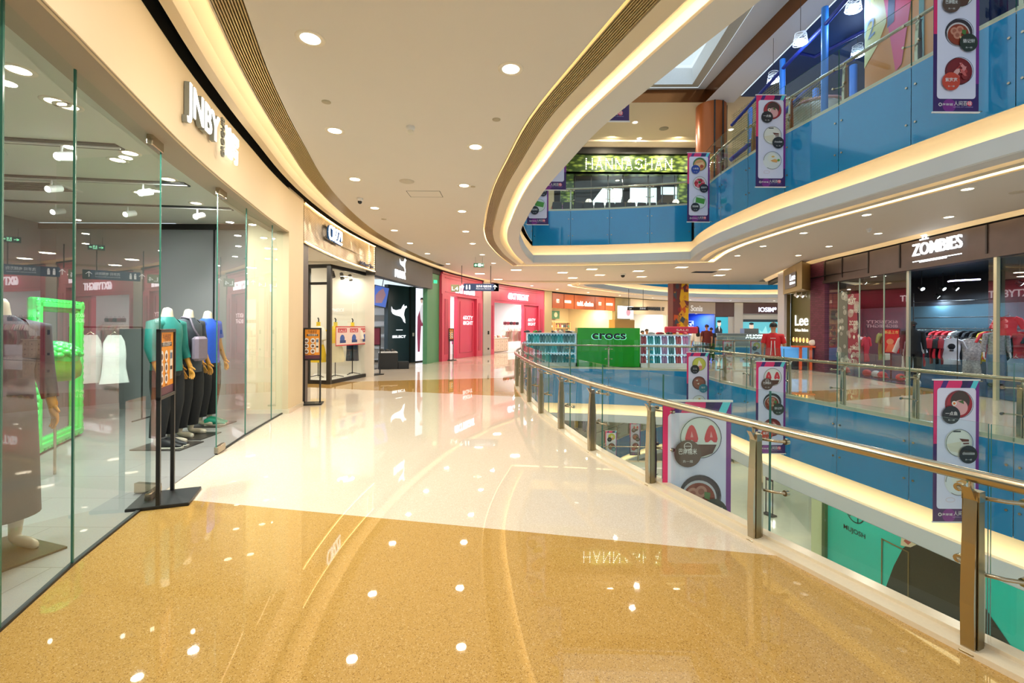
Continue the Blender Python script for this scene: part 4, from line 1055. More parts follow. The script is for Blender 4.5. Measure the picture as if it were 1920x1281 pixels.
# --- dark shop with the leaping-cat logo
r_ = empty('shop_fascia', 'plain charcoal curved fascia beside the gold ribbed one', 'shop fascia')
m = MB(DKGREY); wallstrip(m, WL, WLN, 702.5, 810, 3.18, 4.1, DKGREY, -.01, .3, 14); m.build('panel', r_)
def cat_shape(m, x, z, s, y, mat):
    """leaping cat silhouette, width about s"""
    pts = [(0, .60), (0, .86), (.07, .72), (.28, .66), (.5, .71), (.62, .74), (.70, .88), (.80, 1.0), (.83, .88), (.97, .93), (1, .85), (.88, .76), (.83, .62), (.80, .46), (.87, .22), (.90, .0), (.79, .08), (.70, .24), (.58, .35), (.40, .38), (.22, .42), (.08, .48)]
    m.poly([(x+(px-.5)*s, z+(pz-.5)*s*.86) for px, pz in pts], y, mat)
p0, p1 = H(738), H(760)
def ex(root, wd):
    m = MB(GLOW); cat_shape(m, wd*.68, .50, .62, -.03, GLOW); m.build('leaping_cat', root)
glow_sign('shop_sign', 'glowing white block letters and leaping cat on the charcoal fascia', 'PUMA', p0, H(757), 3.30, .38, GLOW, .05, .02, .006, None, ex)
q0, q1 = P(727, 684.5), P(802.5, 677.0)
o, an, wd = front(q0, q1)
def lx(px): # local x along that front for a photograph column
    A, B = Vector((q0.x, q0.y)), Vector((q1.x, q1.y)); h = hit(px, [A-(B-A)*.5, B+(B-A)*.3]); return (h-A).length*(1 if (h-A).dot(B-A) > 0 else -1)
r_ = empty('sign_wall', 'dark slate shop wall panel with glowing cat emblem and small word', 'shop wall', o, an)
m = MB(NAVY); w1 = lx(767.5); m.box((w1/2, .1, 1.65), (w1, .2, 3.3)); m.box((w1+.02, .1, 1.65), (.05, .26, 3.3), BLK); m.build('panel', r_)
m = MB(GLOW); cat_shape(m, w1*.50, 2.12, w1*.72, -.02, GLOW); m.rect(w1*.36, 1.42, w1*.66, 1.44, -.02, GLOW); m.text('SELECT', w1*.50, 1.10, .14, -.02, GLOW, .005, wid=w1*.62, bold=.02); m.build('emblem', r_)
m = MB(WHITE); m.rect(w1+.18, 1.15, w1+.30, 1.30, -.02); m.build('notice', r_)
r_ = empty('light_box', 'tall backlit fashion poster of a person in a maroon tracksuit', 'light box', o, an)
x0_, x1_ = lx(777), lx(802); LB = M((.78, .80, .90), emit=1.25)
m = MB(BLK); m.box((w1+.25, .12, 1.66), (.30, .26, 3.32), M('#24313a', .4)); m.box(((x0_+x1_)/2, .12, 1.66), (x1_-x0_+.1, .22, 3.34)); m.build('casing', r_)
m = MB(LB); m.rect(x0_, .05, x1_, 3.28, -.0, LB); cx = (x0_+x1_)/2; W_ = x1_-x0_
SK = M((.75, .52, .42), emit=.8); MR = M((.30, .05, .10), emit=.8); HRm = M((.03, .02, .02), emit=.5); WH = M((.7, .7, .75), emit=1)
m.poly([(cx-.02*W_, 2.55), (cx+.22*W_, 2.60), (cx+.30*W_, 2.2), (cx+.34*W_, 1.75), (cx+.12*W_, 1.7), (cx-.05*W_, 1.9), (cx-.12*W_, 2.3)], -.004, WH)
m.poly([(cx-.12*W_, 2.3), (cx-.28*W_, 2.0), (cx-.30*W_, 1.2), (cx-.25*W_, .45), (cx-.10*W_, .45), (cx-.05*W_, 1.2), (cx+.02*W_, 1.9)], -.003, MR)
m.poly([(cx+.05*W_, 1.95), (cx+.32*W_, 1.9), (cx+.42*W_, 1.5), (cx+.30*W_, 1.45), (cx+.15*W_, 1.6), (cx-.02*W_, 1.6)], -.0035, MR)
m.disc(cx+.02*W_, 2.72, .07*1.0, -.005, SK, rz=.10); m.poly([(cx-.10*W_, 2.74), (cx-.06*W_, 2.86), (cx+.10*W_, 2.88), (cx+.14*W_, 2.72), (cx+.06*W_, 2.80), (cx-.04*W_, 2.78)], -.006, HRm)
m.rect(x0_, 1.62, x1_, 1.64, -.002, WH); m.build('poster', r_)
# its interior: bright room between display box and panel
ob, o2, an2, wd2 = room(H(703, 1.05), Vector((q0.x, q0.y)), 3.5, 3.5, ROOMW, side=False, floor=GREYT)
shoplight(o2, an2, .8, 1.6, 3.48, 90, (.92, .96, 1), label='cool downlight inside the slate-panelled sports shop')
v = Q(713, 640, 18.6)
r_ = empty('hanging_screen', 'tilted blue advertising screen hanging inside the sports shop entrance', 'screen', (v.x, v.y, zof(713, 556, 18.6)), .5)
m = MB(BLK); m.box((0, .03, 0), (.62, .05, .85)); m.cyl((0, .03, .42), (0, .03, 1.0), .015, seg=8); ob = m.build('casing', r_)
m = MB(M((.05, .10, .35), emit=1.2)); m.rect(-.28, -.40, .28, .40, -.0); m.poly([(-.15, -.3), (.1, -.25), (.2, .1), (.05, .35), (-.1, .2), (-.2, 0)], -.003, M((.25, .15, .18), emit=.8)); m.build('picture', r_); r_.rotation_euler = (0, .18, .5)
v = P(722, 693); r_ = empty('display_plinth', 'stepped black display plinth at the sports shop entrance', 'plinth', (v.x, v.y+.4, 0), .3)
m = MB(BLK); m.box((0, 0, .30), (.7, .6, .60), bev=.01); m.build('upper_block', r_); m = MB(BLK); m.box((.55, -.05, .13), (.4, .5, .26), bev=.01); m.build('lower_step', r_); m = MB(WHITE); m.box((0, 0, .61), (.68, .58, .02)); m.build('lid', r_)
for k in range(3):
    s_ = empty('sneaker', 'dark sneaker on the stepped plinth, %s along' % ORD[k], 'shoe', (v.x-.2+.2*k, v.y+.38, .62), 1.2)
    m = MB(WHITE); m.loft([((-.14, 0, .015), .012, .036), ((.06, 0, .015), .013, .045), ((.15, 0, .018), .012, .03)], None, 10); m.build('sole', s_); m = MB(BLK); m.loft([((-.14, 0, .06), .045, .03), ((-.05, 0, .07), .055, .038), ((.06, 0, .045), .03, .042), ((.14, 0, .032), .016, .028)], None, 10); m.build('upper', s_)
SHW = M('#dfe4ea', .5)
def shelf_unit(name, label, loc, rz, w_, h_, n, mat, back=None, depth=.35):
    r_ = empty(name, label, 'shelves', loc, rz); m = MB(mat); m.box((-w_/2, 0, h_/2), (.04, depth, h_)); m.box((w_/2, 0, h_/2), (.04, depth, h_)); m.build('side_panels', r_)
    for k in range(n): m = MB(mat); m.box((0, 0, .12+k*(h_-.15)/(n-1)), (w_-.04, depth, .03)); m.build('shelf_board', r_)
    if back: m = MB(back); m.box((0, depth/2, h_/2), (w_, .03, h_)); m.build('back_panel', r_)
    return r_
v = Q(708, 640, 20.2); shelf_unit('wall_shelves', 'white wall shelves inside the bright sports shop', (v.x, v.y, 0), .5, 1.6, 2.6, 6, SHW, ROOMW)

# --- green wall
a = MB(GREENW); wallstrip(a, WL, WLN, 806, 829.5, 0, 4.05, GREENW, .12, .2, 4); struct('wall_green', a)
r_ = empty('exit_sign', 'small green exit sign on the green wall', 'exit sign', (H(814, .10).x, H(814, .10).y, 3.55), .6); m = MB(M((.05, .7, .35), emit=1.2)); m.box((0, 0, 0), (.25, .03, .14)); m.build('sign_face', r_)

# --- pink shops
def pink_shop(x0, xo0, xo1, xp1, x1, zo, label, sx0, sx1, sz, tagw):
    """pilasters x0..xo0 and xp1..x1, opening xo0..xo1, logo panel xo1..xp1"""
    r_ = empty('shop_facade', label, 'shop front')
    m = MB(PINK)
    wallstrip(m, WL, WLN, x0, x1, zo, 4.05, PINK, 0, .15, 6); m.build('fascia', r_)
    m = MB(PINKD); wallstrip(m, WL, WLN, x0+(x1-x0)*.08, x1-(x1-x0)*.08, zo+.12, zo+.15, PINKD, -.02, .03, 6); wallstrip(m, WL, WLN, x0+(x1-x0)*.08, x1-(x1-x0)*.08, 3.82, 3.86, PINKD, -.02, .03, 6); wallstrip(m, WL, WLN, x0, x1, 3.98, 4.06, PINKD, -.05, .06, 6); m.build('mouldings', r_)
    for u, v in ((x0, xo0), (xp1, x1)):
        m = MB(PINK); wallstrip(m, WL, WLN, u, v, 0, zo+.02, PINK, -.03, .3, 2); wallstrip(m, WL, WLN, u+(v-u)*.3, v-(v-u)*.3, .3, zo-.2, PINKD, -.05, .03, 2); m.build('pilaster', r_)
    m = MB(PINK); wallstrip(m, WL, WLN, xo1, xp1, 0, zo, PINK, .12, .2, 3)
    u0, u1 = xo1+(xp1-xo1)*.12, xp1-(xp1-xo1)*.12
    wallstrip(m, WL, WLN, u0, u0+.5, .25, zo-.2, PINKD, .10, .03, 2); wallstrip(m, WL, WLN, u1-.5, u1, .25, zo-.2, PINKD, .10, .03, 2); wallstrip(m, WL, WLN, u0, u1, .25, .28, PINKD, .10, .03, 2); m.build('logo_panel', r_)
    a0, a1 = H(xo1+(xp1-xo1)*.2, .10), H(xp1-(xp1-xo1)*.22, .10); oo, aa, ww = front(a0, a1, -.01)
    m = MB(M((1, .75, .8), emit=1.6)); m.text('6IXTY', ww/2, 1.95, .27, 0, None, .003, wid=ww, bold=.01); m.text('8IGHT', ww/2, 1.68, .27, 0, None, .003, wid=ww, bold=.01); ob = m.build('logo_lettering', r_, oo, aa)
    ob_, o_, a_, w_ = room(H(x0+1, .16), H(x1-1, .16), 4.5, 3.35, ROOMW, floor=M('#c9b9ab', .12))
    return o_, a_, w_
o_, a_, w_ = pink_shop(828, 843, 862, 893, 904, 3.05, 'pink panelled shop front with clothes rack, partly behind the hanging direction board', 0, 0, 0, 0)
for k in range(3): shoplight(o_, a_, w_*(.2+.3*k), 1.2+.5*k, 3.33, 75, (1, .93, .93), label='downlight inside the pink shop behind the direction board, %s' % ORD[k], group='downlights inside the first pink shop')
glow_sign('shop_sign', 'glowing white serif lettering on the pink fascia behind the direction board', '6IXTY8IGHT', H(852), H(889), 3.22, .52, M((1, .93, 1), emit=2.4), .05, .02, .01)
o2_, a2_, w2_ = pink_shop(919.5, 926, 985, 1009, 1020, 3.0, 'pink panelled shop front with wide opening and white lettering beside the orange one', 0, 0, 0, 0)
for k in range(4): shoplight(o2_, a2_, w2_*(.15+.22*k), 1.0+.6*(k % 2), 3.33, 100, (1, .95, .93), label='downlight inside the wide pink shop, %s' % ORD[k], group='downlights inside the wide pink shop')
glow_sign('shop_sign', 'glowing white serif lettering centred on the wide pink fascia', '6IXTY8IGHT', H(951.5), H(989.5), 3.28, .52, M((1, .93, 1), emit=2.4), .05, .02, .01)
a = MB(METALC); wallstrip(a, WL, WLN, 904.5, 919, 0, 4.1, METALC, -.05, .4, 2); struct('wall_column_grey', a)
r_ = empty('card_reader', 'small black access panel on the grey column between the pink shops', 'wall device', (H(916, -.07).x, H(916, -.07).y, 1.25), .9); m = MB(BLK); m.box((0, 0, 0), (.10, .03, .2)); m.box((0, 0, -.9+.0), (.10, .03, .1)); m.build('casing', r_)
BEIGE = M('#b9a679', .45, noise=.03)
a = MB(BEIGE); wallstrip(a, WL, WLN, 1020, 1034, 0, 4.1, BEIGE, -.03, .4, 2); struct('wall_column_beige', a)
def inroom(o, a, x, y, z=0): return Vector((o.x+x*math.cos(a)-y*math.sin(a), o.y+x*math.sin(a)+y*math.cos(a), z))
# rack of pink clothes outside, red shirts behind
v = P(866, 668)
r_ = empty('clothes_rack', 'white pedestal rack of pink clothes in front of the pink logo panel', 'clothes rack', (v.x, v.y, 0), .7)
m = MB(WHITE); m.cyl((0, 0, .08), (0, 0, 1.16), .02, seg=8); m.build('pole', r_)
m = MB(WHITE); m.tube([(-.65, 0, 1.16), (.65, 0, 1.16)], .013, None, 8); m.build('rail', r_)
for t in (0, 1.57, 3.14, 4.71): m = MB(WHITE); m.tube([(0, 0, .10), (.3*math.cos(t), .3*math.sin(t), .015)], .014, None, 6); m.build('foot', r_)
MAG = [M(c, .8, noise=.15) for c in ('#e0489a', '#d83a80', '#ea6aa8')]
for k in range(9):
    q = v+Vector((math.cos(.7), math.sin(.7), 0))*(-.6+.15*k); garment('blouse', 'pink top on the white pedestal rack, %s along the rail' % ORD[k], 'clothing', (q.x, q.y, 1.14), .7+PI/2-.5, MAG[k % 3], h_=.42, group='pink tops on the pedestal rack', sleeve=.14)
for k in range(2):
    q = inroom(o_, a_, w_*.25+.45*k, 1.5); garment('blouse', 'red shirt hanging inside the pink shop behind the board, %s' % ORD[k], 'clothing', (q.x, q.y, 1.75), a_, M('#d8262e', .7), h_=.6, group='red shirts in the first pink shop')
# wide pink shop contents
q = inroom(o2_, a2_, w2_*.30, 1.0)
r_ = empty('display_table', 'cream display table with drawers and folded clothes in the wide pink shop', 'table', q, a2_)
m = MB(M('#efe0d2', .5)); m.box((0, 0, .45), (1.9, .7, .82), bev=.02); m.box((0, 0, .88), (2.0, .8, .04), bev=.01); m.build('cabinet', r_)
for i in range(4):
    for j in range(3): m = MB(M('#e6d3c2', .5)); m.box((-.7+.47*i, -.36, .2+.24*j), (.42, .02, .2), bev=.005); dr = m.build('drawer', r_); m = MB(BLK); m.ball((-.7+.47*i, -.38, .2+.24*j), .018, None, 8, 5); m.build('knob', dr)
FOLD = ['#d8b08c', '#efe6dc', '#c98f84', '#b4a08e', '#f2d7cc', '#8c5f58']
for k in range(10):
    s_ = empty('folded_garment', 'folded garment on the cream display table, %s along' % ORD[k], 'clothing', inroom(o2_, a2_, w2_*.30-.85+.19*k, 1.0, .9), a2_+.2*math.sin(k), 'folded clothes on the cream table')
    m = MB(M(FOLD[k % 6], .8)); m.box((0, 0, .05), (.17, .34, .10), bev=.03); m.box((0, -.05, .12), (.14, .2, .04), bev=.02); m.build('cloth', s_)
for k in range(2):
    q = inroom(o2_, a2_, w2_*(.16+.04*k), 1.9+.8*k); 
    figure('shop_dummy', 'white shop dummy in underwear-style top inside the wide pink shop, %s' % ORD[k], 'mannequin', (q.x, q.y, .1), a2_, 1.78, WHITE, M('#f0ece8', .8) if k == 0 else M('#6f7f95', .8), None, None, head=True, sleeve=.1, top_len=1.1, group='dummies of the wide pink shop')
rail('clothes_rail', 'white clothes rail of cream and pink garments in the wide pink shop', inroom(o2_, a2_, w2_*.66, 1.2), a2_, 2.2, 1.7, WHITE)
for k in range(12):
    q = inroom(o2_, a2_, w2_*.66-1.0+.18*k, 1.2); garment('blouse', 'pale garment on the white rail of the wide pink shop, %s along' % ORD[k], 'clothing', (q.x, q.y, 1.62), a2_+1.1, M(['#e9dccb', '#f0e6dc', '#e8b9b4', '#e2d4bd'][k % 4], .8), h_=.95, group='pale garments on the white rail', sleeve=.2)
for k in range(5):
    q = inroom(o2_, a2_, w2_*(.52+.06*k), 1.2, 1.72); s_ = empty('handbag', 'dark bag on top of the white rail, %s of five' % ORD[k], 'bag', q, a2_, 'bags above the white rail')
    m = MB(M(['#5b2230', '#7c2c3c', '#20232a', '#6a2734', '#2c3036'][k], .5)); m.box((0, 0, .10), (.28, .12, .2), bev=.03); m.build('bag_body', s_); m = MB(BLK); m.tube([(-.08, 0, .2), (-.06, 0, .28), (.06, 0, .28), (.08, 0, .2)], .008, None, 6); m.build('handle', s_)
q = inroom(o2_, a2_, w2_*.5, 4.3); shelf_unit('wall_shelves', 'white wall shelves across the back of the wide pink shop', q, a2_, 5.5, 2.5, 5, ROOMW)

# --- orange shop
ORF = M('#b85a20', .4, noise=.04, scale=2); ORD2 = M('#8f4114', .4, noise=.03)
def shopfront(x0, x1, zb, label, mat, d=0.0, zt=4.0, n=5):
    r_ = empty('shop_fascia', label, 'shop fascia'); m = MB(mat); wallstrip(m, WL, WLN, x0, x1, zb, zt, mat, d, .2, n); m.build('panel', r_); return r_
r_ = shopfront(1034, 1153, 2.95, 'orange panelled fascia with white rounded lettering', ORF)
m = MB(ORD2)
for px in (1035, 1057, 1076, 1115, 1134, 1152): wallstrip(m, WL, WLN, px, px+.8, 2.95, 4.0, ORD2, -.02, .03, 1)
m.build('joints', r_)
glow_sign('shop_sign', 'rounded white glowing lettering on the orange fascia', 'toki. choice', H(1081), H(1111), 3.22, .50, M((1, .95, .85), emit=2.5), .05, .02, .015)
for px in (1042, 1121):
    glow_sign('shop_sign', 'small pale motif on the orange fascia '+('near the beige column' if px < 1100 else 'beyond the rounded lettering'), '器', H(px), H(px+6), 3.35, .3, M((1, .8, .6), emit=1.5), .03, .01, .02)
for px in (1058, 1136):
    glow_sign('shop_sign', 'small row of pale characters on the orange fascia '+('before the rounded lettering' if px < 1100 else 'at its far end'), '日用百货店', H(px), H(px+12), 3.38, .22, M((1, .8, .6), emit=1.5), .03, .01, .02)
ob_, o3, a3, w3 = room(H(1034, .2), H(1153, .2), 5, 3.3, M('#e8d3a4', .6), floor=M('#d9c193', .2))
for k in range(4): shoplight(o3, a3, w3*(.15+.24*k), 1.6, 3.28, 170, (1, .86, .6), label='warm downlight inside the orange-fronted shop, %s' % ORD[k], group='downlights inside the orange shop')
WOODL = M('#cfa464', .5, noise=.1)
GC = ['#6b4630', '#c94f3e', '#e8e0cf', '#4f7a5a', '#d9a441', '#30323a', '#c9b08a', '#8a3b3b']
for u in range(3):
    q = inroom(o3, a3, w3*(.14+.28*u), 3.8); shelf_unit('wooden_shelves', 'lit wooden shelves of small goods in the orange-fronted shop, %s' % ORD[u], q, a3, w3*.25, 2.0, 5, WOODL, M('#ecd9a8', .6))
    for r in range(4):
        for k in range(7):
            qq = inroom(o3, a3, w3*(.14+.28*u)+(-.42+.14*k)*w3*.25, 3.72, .15+.4625*r+.02)
            s_ = MB(M(GC[(k*3+r*5+u) % 8], .6)); hh = .16+.05*((k+r) % 3); s_.box((0, 0, hh/2), (.16, .14, hh), bev=.02); s_.cyl((0, 0, hh), (0, 0, hh+.05), .04, seg=8)
            tag(s_.build('boxed_goods', None, qq, a3), 'small boxed item on the wooden shelves of the orange-fronted shop', 'goods', 'goods on the orange shop shelves')
for k in range(4):
    q = inroom(o3, a3, w3*(.12+.2*k), 4.6, 2.2+.15*(k % 2)); s_ = MB(M(['#e9c796', '#3f7a50', '#d9d0bb', '#3f7a50'][k], .6)); s_.box((0, 0, .3), (1.0, .05, .7)); s_.disc(0, .3, .22, -.03, M(['#6b8c5a', '#e9e0cc', '#c77a5a', '#ece0c8'][k], .6))
    tag(s_.build('wall_poster', None, q, a3), ['beige plant poster', 'green poster with round motif', 'pale poster with brick red disc', 'green poster with cream disc'][k]+' high in the orange-fronted shop', 'poster')
m = MB(GLASS); wallstrip(m, WL, WLN, 1035, 1140, 0.02, 2.95, GLASS, .02, .0, 4); tag(m.build('shop_window'), 'glass front of the orange-fronted shop', 'shop window')
# --- olive patterned wall
a = MB(M('#8d7b45', .5, noise=.35, scale=1.2)); wallstrip(a, WL, WLN, 1153, 1181, 0, 4.05, None, -.02, .3, 3); struct('wall_olive', a)
v = H(1166, -.8); r_ = empty('light_box', 'white and blue advertising light box by the olive wall', 'light box', (v.x, v.y, 1.0), .7); m = MB(M('#b98d3f', .5)); m.box((0, 0, .1), (2.6, .6, 2.2)); m.build('counter', r_); m = MB(M((.75, .85, 1), emit=1.6)); m.rect(-1.0, 1.3, 1.1, 2.3, -.32); m.disc(.4, 1.8, .3, -.33, M((.8, .3, .35), emit=1)); m.build('screen', r_)
# --- beige-fascia shop
r_ = shopfront(1181, 1262, 2.75, 'plain beige fascia with black lettering', M('#cdb796', .5, noise=.02), zt=4.05)
glow_sign('shop_sign', 'small black capital lettering on the plain beige fascia', 'BANANAUNDER   E.Y', H(1212), H(1245), 3.15, .42, BLK, .04, .02, .03)
ob_, o4, a4, w4 = room(H(1181, .2), H(1262, .2), 5, 3.2, ROOM, floor=M('#cfc8bd', .2))
for k in range(3): shoplight(o4, a4, w4*(.2+.3*k), 1.8, 3.18, 170, (1, .95, .85), label='downlight inside the beige-fascia shop, %s' % ORD[k], group='downlights inside the beige shop')
a = MB(M('#c8ccb2', .5, noise=.05)); wallstrip(a, WL, WLN, 1249, 1264, 0, 2.8, None, .0, .4, 2); struct('wall_column_pale', a)
for k in range(7):
    q = inroom(o4, a4, w4*.56+.26*k, 4.0, 1.75-.05*abs(k-3)); garment('blouse', 'white blouse on the back wall of the beige-fascia shop, %s along' % ORD[k], 'clothing', q, a4+.8, M('#f2ece0', .8), h_=1.0, group='white blouses in the beige shop')
q = inroom(o4, a4, w4*.63, 2.6); s_ = empty('display_table', 'white table of goods in the beige-fascia shop', 'table', q, a4); m = MB(WHITE); m.box((0, 0, .5), (2.2, .8, 1.0), bev=.02); m.build('cabinet', s_)
q = inroom(o4, a4, w4*.12, 2.0); s_ = empty('wall_cabinet', 'dark cabinet with teal picture in the beige-fascia shop', 'cabinet', q, a4); m = MB(M('#5b4d4a', .5)); m.box((0, 0, 1.2), (2.3, .5, 2.4)); m.build('cabinet_body', s_); m = MB(M((.15, .45, .5), emit=.5)); m.rect(.2, 1.5, 1.1, 2.3, -.27); m.build('picture', s_)
q = inroom(o4, a4, w4*.40, 3.0); s_ = empty('tall_mirror', 'tall narrow dark mirror in the beige-fascia shop', 'mirror', q, a4); m = MB(BLK); m.box((0, 0, 1.0), (.8, .08, 2.0)); m.build('frame', s_)

# --- blue-lit shop, brown panels and opticians beyond the far void
TAUPE = M('#9b8c7c', .5, noise=.03); BROWN = M('#4e302a', .45, noise=.05)
r_ = shopfront(1292, 1341, 2.95, 'taupe fascia with white script lettering over the blue-lit shop', TAUPE, zt=4.05)
glow_sign('shop_sign', 'white script lettering on the taupe fascia over the blue-lit shop', 'Sonis', H(1294), H(1316), 3.2, .75, WHITE, .06, .03, .03)
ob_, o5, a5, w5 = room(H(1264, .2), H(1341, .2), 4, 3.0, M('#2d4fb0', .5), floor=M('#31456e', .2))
for k in range(3): shoplight(o5, a5, w5*(.3+.25*k), 1.5, 2.98, 260, (.5, .65, 1), label='cool downlight inside the blue-lit shop, %s' % ORD[k], group='downlights inside the blue shop')
for u in range(3):
    q = inroom(o5, a5, w5*(.45+.22*u), 3.0); shelf_unit('blue_shelves', 'white-edged display shelves in the blue-lit shop, %s' % ORD[u], q, a5, w5*.18, 2.3, 5, M('#dfe6f2', .5))
    for r in range(4):
        for k in range(4):
            s_ = MB(M(['#1c2233', '#e9edf5', '#24345e', '#c2cbe0'][(k+r) % 4], .6)); s_.ball((0, 0, .14), (.17, .17, .14), None, 10, 6); s_.box((0, -.12, .08), (.22, .16, .03))
            tag(s_.build('cap', None, inroom(o5, a5, w5*(.45+.22*u)+(-.36+.24*k)*w5*.18, 2.95, .15+.5375*r), a5), 'round-topped cap on the shelves of the blue-lit shop', 'cap', 'caps in the blue-lit shop')
shopfront(1341, 1376, 2.7, 'brown blank fascia panel beside the taupe one', BROWN, zt=4.05)
r_ = empty('light_box', 'teal backlit poster of a person in a dark suit, beside the blue-lit shop', 'light box'); 
q0_, q1_ = H(1341, .1), H(1366, .1); oo, aa, ww = front(q0_, q1_)
r_.location = oo; r_.rotation_euler = (0, 0, aa); m = MB(M((.03, .32, .42), emit=.9)); m.box((ww/2, .1, 1.35), (ww, .2, 2.7), NAVY); m.rect(.05, .1, ww-.05, 2.65, -.01, M((.03, .32, .42), emit=.9))
SKE = M((.7, .5, .4), emit=.8); DKE = M((.02, .025, .03), emit=.3)
m.disc(ww*.28, 2.0, .20, -.03, SKE, rz=.27); m.disc(ww*.28, 2.22, .22, -.035, DKE, rz=.12); m.poly([(ww*.02, .1), (ww*.02, 1.5), (ww*.2, 1.75), (ww*.38, 1.7), (ww*.52, 1.4), (ww*.5, .1)], -.02, DKE); m.poly([(ww*.22, 1.7), (ww*.34, 1.7), (ww*.3, 1.2)], -.025, M((.7, .7, .7), emit=.8)); m.build('poster', r_)
a = MB(M('#b9b4ab', .5, noise=.03)); wallstrip(a, WL, WLN, 1376, 1392, 0, 4.05, None, -.1, .5, 2); wallstrip(a, WL, WLN, 1366, 1376, 0, 2.7, None, .05, .3, 2); struct('wall_column_far', a)
shopfront(1391, 1475, 3.0, 'dark brown fascia with glowing white lettering of the opticians', BROWN, zt=4.05)
glow_sign('shop_sign', 'glowing blue-white capitals on the dark brown fascia of the opticians', 'IOSIM*', H(1422), H(1455), 3.2, .62, M((.72, .78, 1), emit=2.5), .06, .03, .006)
a = MB(M('#cfc9bf', .5)); wallstrip(a, WL, WLN, 1391, 1475, 0, 3.0, None, .3, .2, 4); struct('wall_opticians', a)
q0_, q1_ = H(1392, .2), H(1458, .2); oo, aa, ww = front(q0_, q1_)
r_ = empty('advert_banner', 'wide teal picture of a waiter-like person behind the opticians counter', 'poster', oo, aa)
TL = M((.10, .42, .50), emit=.8); m = MB(TL); m.rect(0, .7, ww, 2.2, -.02, TL); m.rect(0, 2.2, ww, 2.45, -.02, NAVY); m.disc(ww*.25, 1.75, .22, -.04, SKE, rz=.3); m.disc(ww*.25, 2.02, .23, -.045, DKE, rz=.12); m.poly([(ww*.12, .8), (ww*.16, 1.3), (ww*.25, 1.5), (ww*.34, 1.3), (ww*.38, .8)], -.03, DKE); m.poly([(ww*.5, .7), (ww*.48, 1.4), (ww*.56, 1.2), (ww*.66, 1.8), (ww*.72, 1.1), (ww*.86, 1.6), (ww*.94, .7)], -.03, M((.25, .6, .65), emit=.9)); m.build('print', r_)
q0_, q1_ = H(1345, -3.0), H(1452, -3.0); oo, aa, ww = front(q0_, q1_)
r_ = empty('sales_counter', 'long grey shop counter with small lit lettering by the opticians', 'counter', oo, aa); m = MB(M('#6f7577', .4, noise=.05)); m.box((ww/2, .5, .55), (ww, 1.0, 1.1), bev=.02); m.box((ww*.62, .5, 1.3), (ww*.25, .6, .5)); m.build('counter_body', r_)
m = MB(GLOW); m.text('AILIOSIM', ww*.66, .65, .5, -.02, GLOW, .01, bold=.02); m.build('lettering', r_)

# --- hanging signs
v = Q(895, 539, 18.9); r_ = empty('direction_sign', 'dark blue hanging direction board with white arrows and characters', 'hanging sign', (v.x, v.y, v.z), 0)
s18 = FPX/18.9; hw = 81/2/s18; BLS = M('#26406e', .35, noise=.02)
m = MB(BLS); m.box((.16, .0, 0), (hw*2-.34, .10, .30)); m.box((hw-.10, 0, 0), (.2, .1, .30), M('#2c3a4e', .35)); m.build('board', r_)
m = MB(M('#8c8a68', .4)); m.box((-hw-.02, -.0, -.04), (.34, .06, .30)); m.build('level_plate', r_)
m = MB(M((1, 1, 1), emit=1.0)); m.text('L4', -hw-.02, -.13, .22, -.035, None, .002, wid=.26); 
m.line([(-hw+.28, -.07), (-hw+.28, .08)], .022, -.055); m.line([(-hw+.21, .02), (-hw+.28, .09), (-hw+.35, .02)], .022, -.055)
for k in (0, 1): m.disc(-hw+.46+.12*k, .075, .025, -.055); m.rect(-hw+.43+.12*k, -.09, -hw+.49+.12*k, .045, -.055)
m.line([(hw-.16, -.07), (hw-.16, .08)], .022, -.055); m.line([(hw-.23, .02), (hw-.16, .09), (hw-.09, .02)], .022, -.055)
m.text('洗手间 电梯方向', hw-.62, 0.0, .11, -.055, None, 0, wid=.62, bold=.005); m.text('Restroom Elevator', hw-.62, -.075, .05, -.055, None, 0, wid=.62); m.build('symbols', r_)
for sx in (-.72*hw, .62*hw): m = MB(DARK); m.cyl((sx, 0, .15), (sx, 0, 4.1-v.z), .014, seg=8); m.build('hanger_rod', r_)
v = Q(898, 497.5, 16.5); r_ = empty('exit_sign', 'small green hanging exit sign with arrow and running figure', 'exit sign', (v.x, v.y, v.z), 0)
m = MB(M('#0e3d2a', .4)); m.box((0, 0, 0), (.37, .05, .15)); m.build('casing', r_)
GE = M((.35, 1, .6), emit=3); m = MB(GE); m.line([(-.14, 0), (-.06, 0)], .02, -.028); m.line([(-.11, .03), (-.145, 0), (-.11, -.03)], .015, -.028); m.rect(-.02, -.05, .07, .05, -.028); m.disc(.02, .035, .012, -.03, M('#0e3d2a', .4)); m.line([(.0, -.03), (.025, .015), (.05, -.03)], .012, -.03, M('#0e3d2a', .4)); m.rect(.09, -.02, .15, .02, -.028); m.build('pictogram', r_)
for sx in (-.13, .13): m = MB(DARK); m.cyl((sx, 0, .07), (sx, 0, 4.1-v.z), .004, seg=6); m.build('wire', r_)
v = Q(1196, 579, 30.0); r_ = empty('direction_sign', 'distant dark hanging direction board in front of the beige-fascia shop', 'hanging sign', (v.x, v.y, v.z), 0)
m = MB(DKGREY); m.box((0, 0, 0), (1.35, .1, .22)); m.build('board', r_); m = MB(M((1, 1, 1), emit=.8)); m.text('洗手间', .3, -.04, .13, -.055, None, 0); m.text('L4', -.5, -.05, .14, -.055, None, 0); m.build('symbols', r_)
for sx in (-.6, .35): m = MB(DARK); m.cyl((sx, 0, .1), (sx, 0, 4.1-v.z), .014, seg=6); m.build('hanger_rod', r_)
